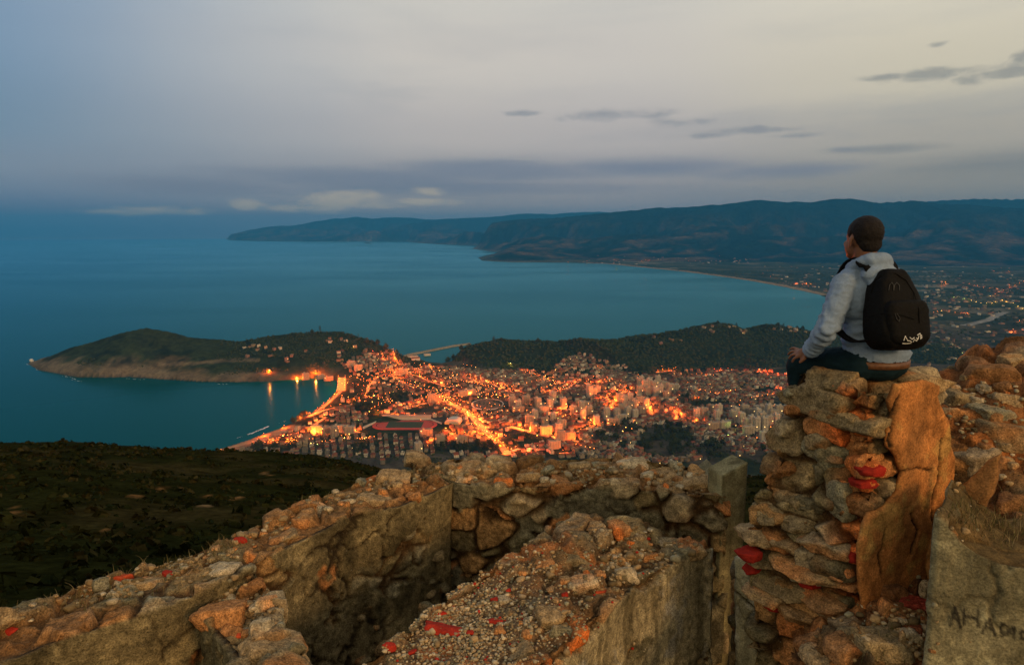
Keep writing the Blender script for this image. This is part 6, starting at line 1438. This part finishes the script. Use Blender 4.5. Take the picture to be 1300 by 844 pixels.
SEAT = P(1108, 481, 3.60)
va = np.array([SEAT[0], SEAT[1], 0]); va /= np.linalg.norm(va); vr = np.array([va[1], -va[0], 0])     # away from the camera, to its right
Uz = np.array([0, 0, 1.0])
fa = R(50); Ff = -math.cos(fa) * vr + math.sin(fa) * va; Lf = np.array([-Ff[1], Ff[0], 0])             # where he faces, his left
J = lambda px, py, dep: P(px, py, dep) - SEAT
sL, sR = J(1073, 361, 3.57), J(1131, 356, 3.70)
neck = J(1099, 340, 3.61); chest = J(1099, 380, 3.60); waist = J(1105, 426, 3.60); hips = J(1111, 459, 3.59)
eL, wL = J(1049, 420, 3.50), J(1029, 446, 3.66)
eR, wR = J(1118, 425, 3.92), J(1078, 449, 4.05)
hL, hR = J(1093, 461, 3.56), J(1128, 460, 3.66)
kL, kR = J(1015, 464, 3.82), J(1052, 456, 4.04)
aL, aR = J(1022, 566, 3.90), J(1052, 570, 4.12)
head = J(1095, 303, 3.615)
hf = -math.cos(R(48)) * vr + math.sin(R(48)) * va; hl = np.array([-hf[1], hf[0], 0]); hu = Uz * .985 + hf * -.06; hu /= np.linalg.norm(hu)
AX = [Lf, Ff, Uz]
def torso(g, neckr):
    return [ell_geo(chest + Ff * .01 + Uz * .02, AX, (.165 + g, .112 + g, .17 + g)), ell_geo(waist, AX, (.142 + g, .105 + g, .15 + g)), ell_geo(hips + Uz * .02, AX, (.158 + g, .125 + g, .115 + g)),
            cap_geo(chest + Uz * .10, .105 + g, waist, .11 + g), cap_geo(sL * .8 + neck * .2, .055 + g, sR * .8 + neck * .2, .055 + g), cap_geo(neck + Uz * .03 - Ff * .004, neckr, chest + Uz * .13, neckr * 1.15)]
def arm(s, e, w, g): return [cap_geo(s, .055 + g, e, .040 + g), cap_geo(e, .040 + g, w, .027 + g * .8)]
def leg(h, k, a, g): return [cap_geo(h, .082 + g, k, .056 + g), cap_geo(k, .056 + g, k * .6 + a * .4, .056 + g * .9), cap_geo(k * .6 + a * .4, .056 + g * .9, a, .038 + g)]
def hand(w, tips, thumb, palm, g=0):
    out = [cap_geo(w, .026, palm, .030)]
    pn = palm - w; pn /= np.linalg.norm(pn)
    for (kx, mx, tx) in tips: out += [cap_geo(palm * .55 + kx * .45, .0105, kx, .0098), cap_geo(kx, .0096, mx, .0086), cap_geo(mx, .0084, tx, .0072)]
    out += [cap_geo(w * .35 + palm * .65, .013, thumb[0], .0115), cap_geo(thumb[0], .011, thumb[1], .0085)]
    return out
D = 3.685
palmL = J(1019, 448.5, 3.70)
hlft = hand(wL, [(J(1013, 443.5, 3.75), J(1007.5, 441.5, 3.79), J(1003.2, 443.2, 3.81)), (J(1011.5, 446.3, 3.73), J(1004.8, 446.0, 3.76), J(1000.8, 449.5, 3.78)), (J(1011.5, 449.5, 3.71), J(1005, 450.5, 3.73), J(1001.8, 454.6, 3.745)), (J(1012.5, 452.6, 3.685), J(1008, 455.2, 3.70), J(1006, 459, 3.71))], (J(1021, 455, 3.655), J(1015.5, 459.5, 3.665)), palmL)
palmR = J(1066, 450, 4.10); dR = np.array([-.05, .05, 0])
hrgt = hand(wR, [(palmR + dR * .9 + Uz * z - Lf * y, palmR + dR * 1.5 + Uz * (z - .005) - Lf * y * 1.2, palmR + dR * 1.9 + Uz * (z - .03) - Lf * y * 1.3) for y, z in ((.03, .01), (.01, .012), (-.012, .01), (-.033, .004))], (palmR + Lf * -.05, palmR + dR * .7 - Lf * .06), palmR)
HA = [hl, hf, hu]
def h(x, y, z): return head + hl * x + hf * y + hu * z
skull = [ell_geo(h(0, -.012, .022), HA, (.0775, .094, .090)), ell_geo(h(0, .030, -.040), HA, (.062, .062, .068)), ell_geo(h(0, .055, -.085), HA, (.036, .034, .026)), cap_geo(h(0, .088, -.002), .010, h(0, .108, -.036), .012), ell_geo(h(0, .098, -.040), HA, (.017, .012, .010)),
         ell_geo(h(0, .078, .012), HA, (.040, .013, .011)), ell_geo(h(0, .086, -.066), HA, (.024, .010, .007)), ell_geo(h(0, .084, -.078), HA, (.021, .010, .007)),
         ell_geo(h(.030, .066, -.028), HA, (.022, .022, .020)), ell_geo(h(-.030, .066, -.028), HA, (.022, .022, .020)), cap_geo(h(0, -.028, -.055), .056, neck - Uz * .01, .060)]
for s_ in (1, -1):                                           # ears
    skull += [ell_geo(h(s_ * .083, -.010, -.020), [hl * .42 * s_ - hf * .9, hf * .42 + hl * .9 * s_, hu], (.019, .0065, .031)), ell_geo(h(s_ * .079, -.002, -.042), HA, (.006, .010, .010))]
parts = torso(-.012, .054) + arm(sL, eL, wL, -.008) + arm(sR, eR, wR, -.008) + leg(hL, kL, aL, -.012) + leg(hR, kR, aR, -.012) + hlft + hrgt + skull
for a_ in (aL, aR): parts += [cap_geo(a_ - Uz * .05, .035, a_ - Uz * .07 + Ff * .16, .03)]
M_skin = attr_mat('skin', rough=.55, spec=.35, s1=30, s2=300, v1=.12, v2=.1, bump=.15, dist=.002)
M_heather = attr_mat('grey_heather_fleece', rough=.95, spec=.05, s1=60, s2=420, v1=.10, v2=.35, bump=.25, dist=.002)
M_denim = attr_mat('dark_denim', rough=.9, spec=.08, s1=20, s2=500, v1=.25, v2=.3, bump=.25, dist=.002)
M_hair = attr_mat('short_dark_hair', rough=.7, spec=.25, s1=120, s2=420, v1=.35, v2=.45, bump=.9, dist=.006)
M_black = plain('black_nylon', (.0045, .0042, .004), rough=.75, spec=.12, var=.3, scale=60, bump=.35)
M_strap = plain('black_webbing', (.005, .0047, .0045), rough=.85, spec=.1, var=.2, scale=200, bump=.4)
M_leather = plain('brown_belt_leather', (.13, .055, .022), rough=.5, spec=.4, var=.3, scale=60, bump=.2)
M_white = plain('white_embroidery', (.72, .70, .64), rough=.8, var=.15, scale=300)
M_shoe = plain('dark_shoe', (.03, .03, .03), rough=.7, var=.2, scale=30)
v, q = fuse(parts, .0062, 3)
skc = C(.20, .088, .048); c_ = np.broadcast_to(skc, v.shape) * (1 + .18 * fbm(v * 18, 3, 901))[:, None]
person = build_skin('person', v, q, M_skin, None, c_, None); person.location = SEAT.tolist()
tag(person, 'man in a grey hoodie and dark jeans sitting on the stone pillar, back to us', 'person')
# eyes, mostly turned away
for s_ in (1, -1):
    e_v, e_f = ell_geo(h(s_ * .028, .060, -.006), HA, (.012, .011, .010)); mesh_np('eye', np.array(e_v), e_f, plain('eye_white', (.6, .58, .55), rough=.2), person)
# hoodie: torso, sleeves, and the hood lying on the shoulders
hp = torso(.009, .064)[:5] + [ell_geo(hips + Uz * .045, AX, (.178, .146, .085)), cap_geo(sL, .066, eL, .052), cap_geo(eL, .052, wL * .9 + eL * .1, .040), cap_geo(wL * .86 + eL * .14, .044, wL * .97 + eL * .03, .036), cap_geo(sR, .072, eR, .056), cap_geo(eR, .056, wR * .93 + eR * .07, .038),
      cap_geo(sL, .066, neck * .55 + sL * .45 - Uz * .01, .058), cap_geo(sR, .066, neck * .55 + sR * .45 - Uz * .01, .058)]
for k in range(12):                                           # the hood's thick rolled rim round the neck, fuller at the back
    t0, t1 = 2 * math.pi * k / 12, 2 * math.pi * (k + 1) / 12
    pt = lambda t: neck + Lf * .082 * math.cos(t) + Ff * (.075 * math.sin(t) - .016) + Uz * (.012 - .030 * math.sin(t))
    rd_ = lambda t: .026 + .016 * max(0, -math.sin(t))
    hp.append(cap_geo(pt(t0), rd_(t0), pt(t1), rd_(t1)))
hp += [ell_geo(neck - Ff * .105 - Uz * .028, AX, (.098, .045, .058)), ell_geo(neck - Ff * .125 - Uz * .070, AX, (.072, .032, .055))]
v, q = fuse(hp, .0068, 5); n = vnormals(v, q)
fold = fbm(v * C(13, 13, 26) + 5, 4, 911, ridged=True) * .0065 + fbm(v * C(24, 24, 40), 4, 915, ridged=True) * .0035
# creases gather at elbow, cuff and waist
near = lambda p, r: np.exp(-(np.linalg.norm(v - p, axis=1) / r) ** 2)
dirA = (wL - eL) / np.linalg.norm(wL - eL)
fold = fold + near(wL * .8 + eL * .2, .09) * .008 * np.sin((v @ dirA) * 190 + 3 * fbm(v * 12, 2, 917)) + near(eL, .09) * .009 * np.sin((v @ dirA) * 120 + 4 * fbm(v * 9, 2, 918)) + near(waist, .18) * .007 * np.sin(v[:, 2] * 130 + 5 * fbm(v * 7, 2, 919))
hem = np.abs(v[:, 2] - (hips[2] + .035)) < .012
v = v + n * fold[:, None]
cut = v[:, 2] > hips[2] + .020
keep = (cut[q].all(1)) | (np.linalg.norm(v - wL, axis=1) < .12)[q].any(1) | (np.linalg.norm(v - wR, axis=1) < .12)[q].any(1)
q = q[keep]; u_, inv = np.unique(q, return_inverse=True); v = v[u_]; q = inv.reshape(-1, 4)
hc_ = np.broadcast_to(C(.205, .275, .375), v.shape) * (1 + .12 * fbm(v * 12, 3, 921))[:, None]
bv_h = BVHTree.FromPolygons([Vector(p) for p in v], [tuple(map(int, f)) for f in q])
build_skin('hoodie', v, q, M_heather, person, hc_, None)['label'] = 'grey heather hoodie with its hood down'
jp = [ell_geo(hips + Uz * -.012, AX, (.168, .138, .096)), cap_geo(hL, .098, kL, .070), cap_geo(kL, .070, kL * .6 + aL * .4, .066), cap_geo(kL * .6 + aL * .4, .066, aL, .055), cap_geo(hR, .098, kR, .070), cap_geo(kR, .070, kR * .6 + aR * .4, .066), cap_geo(kR * .6 + aR * .4, .066, aR, .055), cap_geo(hL * .5 + hR * .5, .115, hips + Uz * .005, .112)]
v, q = fuse(jp, .0075, 4); n = vnormals(v, q); v = v + n * (fbm(v * C(12, 12, 22), 4, 931, ridged=True) * .006 + fbm(v * 34, 3, 933) * .0015)[:, None]
v[:, 2] = np.where(v[:, 2] < .012, np.where(np.linalg.norm(v[:, :2], axis=1) < .26, .012 + (v[:, 2] - .012) * .35, v[:, 2]), v[:, 2])
build_skin('jeans', v, q, M_denim, person, np.broadcast_to(C(.0075, .020, .026), v.shape) * (1 + .4 * fbm(v * 9, 3, 935))[:, None], None)
# belt
bt = []; k = 40; zb_ = hips[2] + .014
for i in range(k):
    t = 2 * math.pi * i / k; cx_, cy_ = .170 * math.cos(t), .140 * math.sin(t)
    for (o_, z_) in ((0, 0), (.006, 0), (.006, .036), (0, .036)):
        s_ = 1 + o_ / .15; bt.append(hips * [1, 1, 0] + Lf * cx_ * s_ + Ff * cy_ * s_ + Uz * (zb_ + z_ - .030))
mesh_np('belt', np.array(bt), [[i * 4 + j, ((i + 1) % k) * 4 + j, ((i + 1) % k) * 4 + (j + 1) % 4, i * 4 + (j + 1) % 4] for i in range(k) for j in range(4)], M_leather, person)
# hair: a short cap, ragged at the nape and round the ears
hv = [ell_geo(h(0, -.016, .027), HA, (.0815, .097, .093), 32, 20), ell_geo(h(0, -.056, -.022), HA, (.062, .048, .060), 24, 14)]
v, q = fuse(hv, .0042, 3); rel = v - head; lx, ly, lz = rel @ hl, rel @ hf, rel @ hu
line = np.where(ly < .0, -.084 + .060 * sstep(-.07, -.01, ly), -.024 + .075 * sstep(.0, .075, ly)) + .010 * fbm(v * 90, 3, 941) + .034 * np.exp(-((ly + .012) / .020) ** 2) * (np.abs(lx) > .055)
okv = lz > line; q = q[okv[q].all(1)]; n = vnormals(v, q); v = v + n * (.0022 * fbm(v * 160, 3, 943) + .0025 * fbm(v * 45, 3, 945) - .0065 * sstep(.030, .0, lz - line))[:, None]
u_, inv = np.unique(q, return_inverse=True); v = v[u_]; q = inv.reshape(-1, 4)
build_skin('hair', v, q, M_hair, person, np.broadcast_to(C(.0085, .0052, .0038), v.shape) * (1 + .3 * fbm(v * 40, 3, 947))[:, None], None)
for a_ in (aL, aR):
    v, q = fuse([cap_geo(a_ - Uz * .045 - Ff * .02, .046, a_ - Uz * .075 + Ff * .17, .040)], .009, 3); v[:, 2] = np.maximum(v[:, 2], a_[2] - .112); build_skin('shoe', v, q, M_shoe, person, None, None)

# ---- backpack: rests on his back, so a thing of its own
Bk = -Ff
bc = J(1130, 396, 3.50)
bc = chest * .62 + waist * .38 + Bk * .172 + Uz * .040 - Lf * .004
BAX = [Lf, Bk, Uz * .985 + Bk * .17 * -1 * -1]
bu = Uz * .975 + Bk * -.20; bu /= np.linalg.norm(bu); bb = np.cross(bu, Lf); bb /= np.linalg.norm(bb); bb = bb if bb @ Bk > 0 else -bb
def sup(c, w, dpt, hgt, e1, e2, n=72, m=56, shape=None):
    U_, W_ = np.meshgrid(np.linspace(-math.pi, math.pi, n + 1)[:-1], np.linspace(-math.pi / 2, math.pi / 2, m + 1))
    sp = lambda x, e: np.sign(x) * np.abs(x) ** e
    x = sp(np.cos(W_), e1) * sp(np.cos(U_), e2); y = sp(np.cos(W_), e1) * sp(np.sin(U_), e2); z = sp(np.sin(W_), e1)
    if shape: x, y, z = shape(x, y, z)
    v = c + (x * w)[..., None] * Lf + (y * dpt)[..., None] * bb + (z * hgt)[..., None] * bu
    i_ = np.arange((m + 1) * n).reshape(m + 1, n); j_ = np.roll(i_, -1, 1)
    return v.reshape(-1, 3), np.stack([i_[:-1], j_[:-1], j_[1:], i_[1:]], -1).reshape(-1, 4)
def shp(x, y, z):
    wz = .66 + .36 * sstep(.95, -.45, z) - .12 * sstep(.6, 1.0, z); dz = .62 + .42 * sstep(.8, -.55, z)
    return x * wz, np.where(y > 0, y * dz, y * .75), z
v, q = sup(bc, .143, .112, .203, .42, .55, shape=shp); n = vnormals(v, q); v = v + n * (.006 * fbm(v * 9, 4, 951) + .004 * fbm(v * C(20, 20, 9), 4, 953, ridged=True))[:, None]
pack = mesh_np('backpack', v, q, M_black); pack.location = SEAT.tolist(); tag(pack, 'black backpack with white lettering worn by the seated man', 'backpack')
bvb = BVHTree.FromPolygons([Vector(p) for p in v], [tuple(map(int, f)) for f in q])
v2, q2_ = sup(bc + bb * .068 - bu * .070, .118, .060, .108, .38, .5); n = vnormals(v2, q2_); v2 = v2 + n * (.005 * fbm(v2 * 11, 4, 955) + .003 * fbm(v2 * 28, 3, 957, ridged=True))[:, None]
mesh_np('front_pocket', v2, q2_, M_black, pack)
bvf = BVHTree.FromPolygons([Vector(p) for p in v2], [tuple(map(int, f)) for f in q2_])
def on_pack(px, py, lift=.003):
    d_ = Vector(ray(px, py)); d_.normalize(); o_ = Vector((np.array([0, 0, CAMZ]) - SEAT).tolist()); best = None
    for b in (bvb, bvf):
        l, nn, _, ds = b.ray_cast(o_, d_)
        if l is not None and (best is None or ds < best[1]): best = (l + nn * lift if nn.dot(d_) < 0 else l - nn * lift, ds)
    return np.array(best[0]) if best else None
def tube(name, pts, r, mat, parent, closed=False, flat=None):
    a = Acc(); 
    for p0_, p1_ in zip(pts[:-1], pts[1:]):
        v_, f_ = cap_geo(p0_, r, p1_, r, 8); a.add(v_, f_)
    return a.build(name, [mat], parent, smooth=True)
zp = [p for p in [on_pack(x, y, .002) for x, y in ((1106, 372), (1112, 356), (1122, 348), (1136, 347), (1150, 356), (1160, 372), (1166, 392), (1167, 410))] if p is not None]
if len(zp) > 2: tube('zip', zp, .0022, M_strap, pack)
zp = [p for p in [on_pack(x, y, .002) for x, y in ((1104, 402), (1120, 398), (1140, 399), (1160, 405))] if p is not None]
if len(zp) > 2: tube('zip', zp, .0022, M_strap, pack)
M_grey = plain('grey_cord', (.05, .048, .045), rough=.7)
for pts in (((1128, 369), (1129, 362), (1132, 359), (1134, 363), (1134, 369)), ((1134, 369), (1135, 362), (1138, 359), (1141, 363), (1141, 369)), ((1136, 398), (1138, 405), (1141, 408), (1142, 404), (1138, 398))):
    pp = [p for p in [on_pack(x, y, .004) for x, y in pts] if p is not None]
    if len(pp) > 2: tube('zip_pull', pp, .0016, M_grey, pack)
# handwriting on the pocket, lower right corner
wr_ = [((1147.3, 432.0), (1149.0, 426.6), (1151.6, 431.2)), ((1151.8, 432.2), (1155.4, 432.6), (1157.2, 434.2)), ((1155.0, 428.5), (1157.6, 430.6), (1160.4, 428.4)), ((1159.2, 433.4), (1160.4, 430.8), (1163.4, 432.6), (1164.4, 430.4)), ((1163.2, 429.0), (1165.2, 430.4), (1166.2, 426.4)), ((1164.4, 425.4), (1167.6, 423.2), (1168.2, 426.8), (1168.6, 429.4)), ((1169.4, 425.2), (1170.0, 428.2), (1168.4, 430.2)), ((1145.8, 435.6), (1151, 435.8), (1156.2, 435.2))]
a = Acc()
for st_ in wr_:
    pp = [p for p in [on_pack(x, y, .0015) for x, y in st_] if p is not None]
    for p0_, p1_ in zip(pp[:-1], pp[1:]): v_, f_ = cap_geo(p0_, .0021, p1_, .0017, 8); a.add(v_, f_)
if a.n: a.build('lettering', [M_white], pack, smooth=True)
# shoulder straps and the haul loop
def ribbon(name, ctr, w, th, side, parent, mat):
    ctr = np.array(ctr); tn = np.gradient(ctr, axis=0); tn /= np.linalg.norm(tn, axis=1)[:, None]; S_ = np.array(side); nn = np.cross(tn, S_); nn /= np.maximum(np.linalg.norm(nn, axis=1), 1e-6)[:, None]; S2 = np.cross(nn, tn)
    v = np.concatenate([ctr + S2 * w / 2 + nn * th / 2, ctr - S2 * w / 2 + nn * th / 2, ctr - S2 * w / 2 - nn * th / 2, ctr + S2 * w / 2 - nn * th / 2]); k = len(ctr)
    f = [[j * k + i, j * k + i + 1, ((j + 1) % 4) * k + i + 1, ((j + 1) % 4) * k + i] for j in range(4) for i in range(k - 1)] + [[0, k, 2 * k, 3 * k], [k - 1, 4 * k - 1, 3 * k - 1, 2 * k - 1]]
    return mesh_np(name, v, f, mat, parent)
def smooth_path(pts, n=28):
    pts = np.array(pts); t = np.arange(len(pts)); tt = np.linspace(0, len(pts) - 1, n); out = np.stack([np.interp(tt, t, pts[:, k]) for k in range(3)], 1)
    for _ in range(3): out[1:-1] = (out[:-2] + 2 * out[1:-1] + out[2:]) / 4
    return out
for s_, sh in ((1, sL), (-1, sR)):
    base = sh * .52 + neck * .48
    pts = [bc + bu * .17 + Lf * .075 * s_ - bb * .04, base + Bk * .085 + Uz * .055, base + Uz * .088, base + Ff * .085 + Uz * .035, chest + Lf * .095 * s_ + Ff * .138 + Uz * .02, chest + Lf * .125 * s_ + Ff * .125 - Uz * .10, waist + Lf * .175 * s_ + Ff * .02 + Uz * .02, waist + Lf * .165 * s_ - Ff * .08 - Uz * .02, bc - bu * .15 + Lf * .13 * s_ - bb * .02]
    sp_ = smooth_path(pts, 40)
    for _ in range(2):
        for i_ in range(2, len(sp_) - 2):
            co, nn_, _k, ds_ = bv_h.find_nearest(Vector(sp_[i_]))
            if (Vector(sp_[i_]) - co).dot(nn_) < .012: sp_[i_] = np.array(co + nn_ * .012)
        sp_[1:-1] = (sp_[:-2] + 2 * sp_[1:-1] + sp_[2:]) / 4
    ribbon('shoulder_strap', sp_, .044, .010, Lf, pack, M_strap)
lp = smooth_path([bc + bu * .188 + Lf * .03 - bb * .02, bc + bu * .232 + Lf * .015 - bb * .03, bc + bu * .232 - Lf * .015 - bb * .03, bc + bu * .188 - Lf * .03 - bb * .02], 12); ribbon('haul_loop', lp, .018, .005, bb, pack, M_strap)
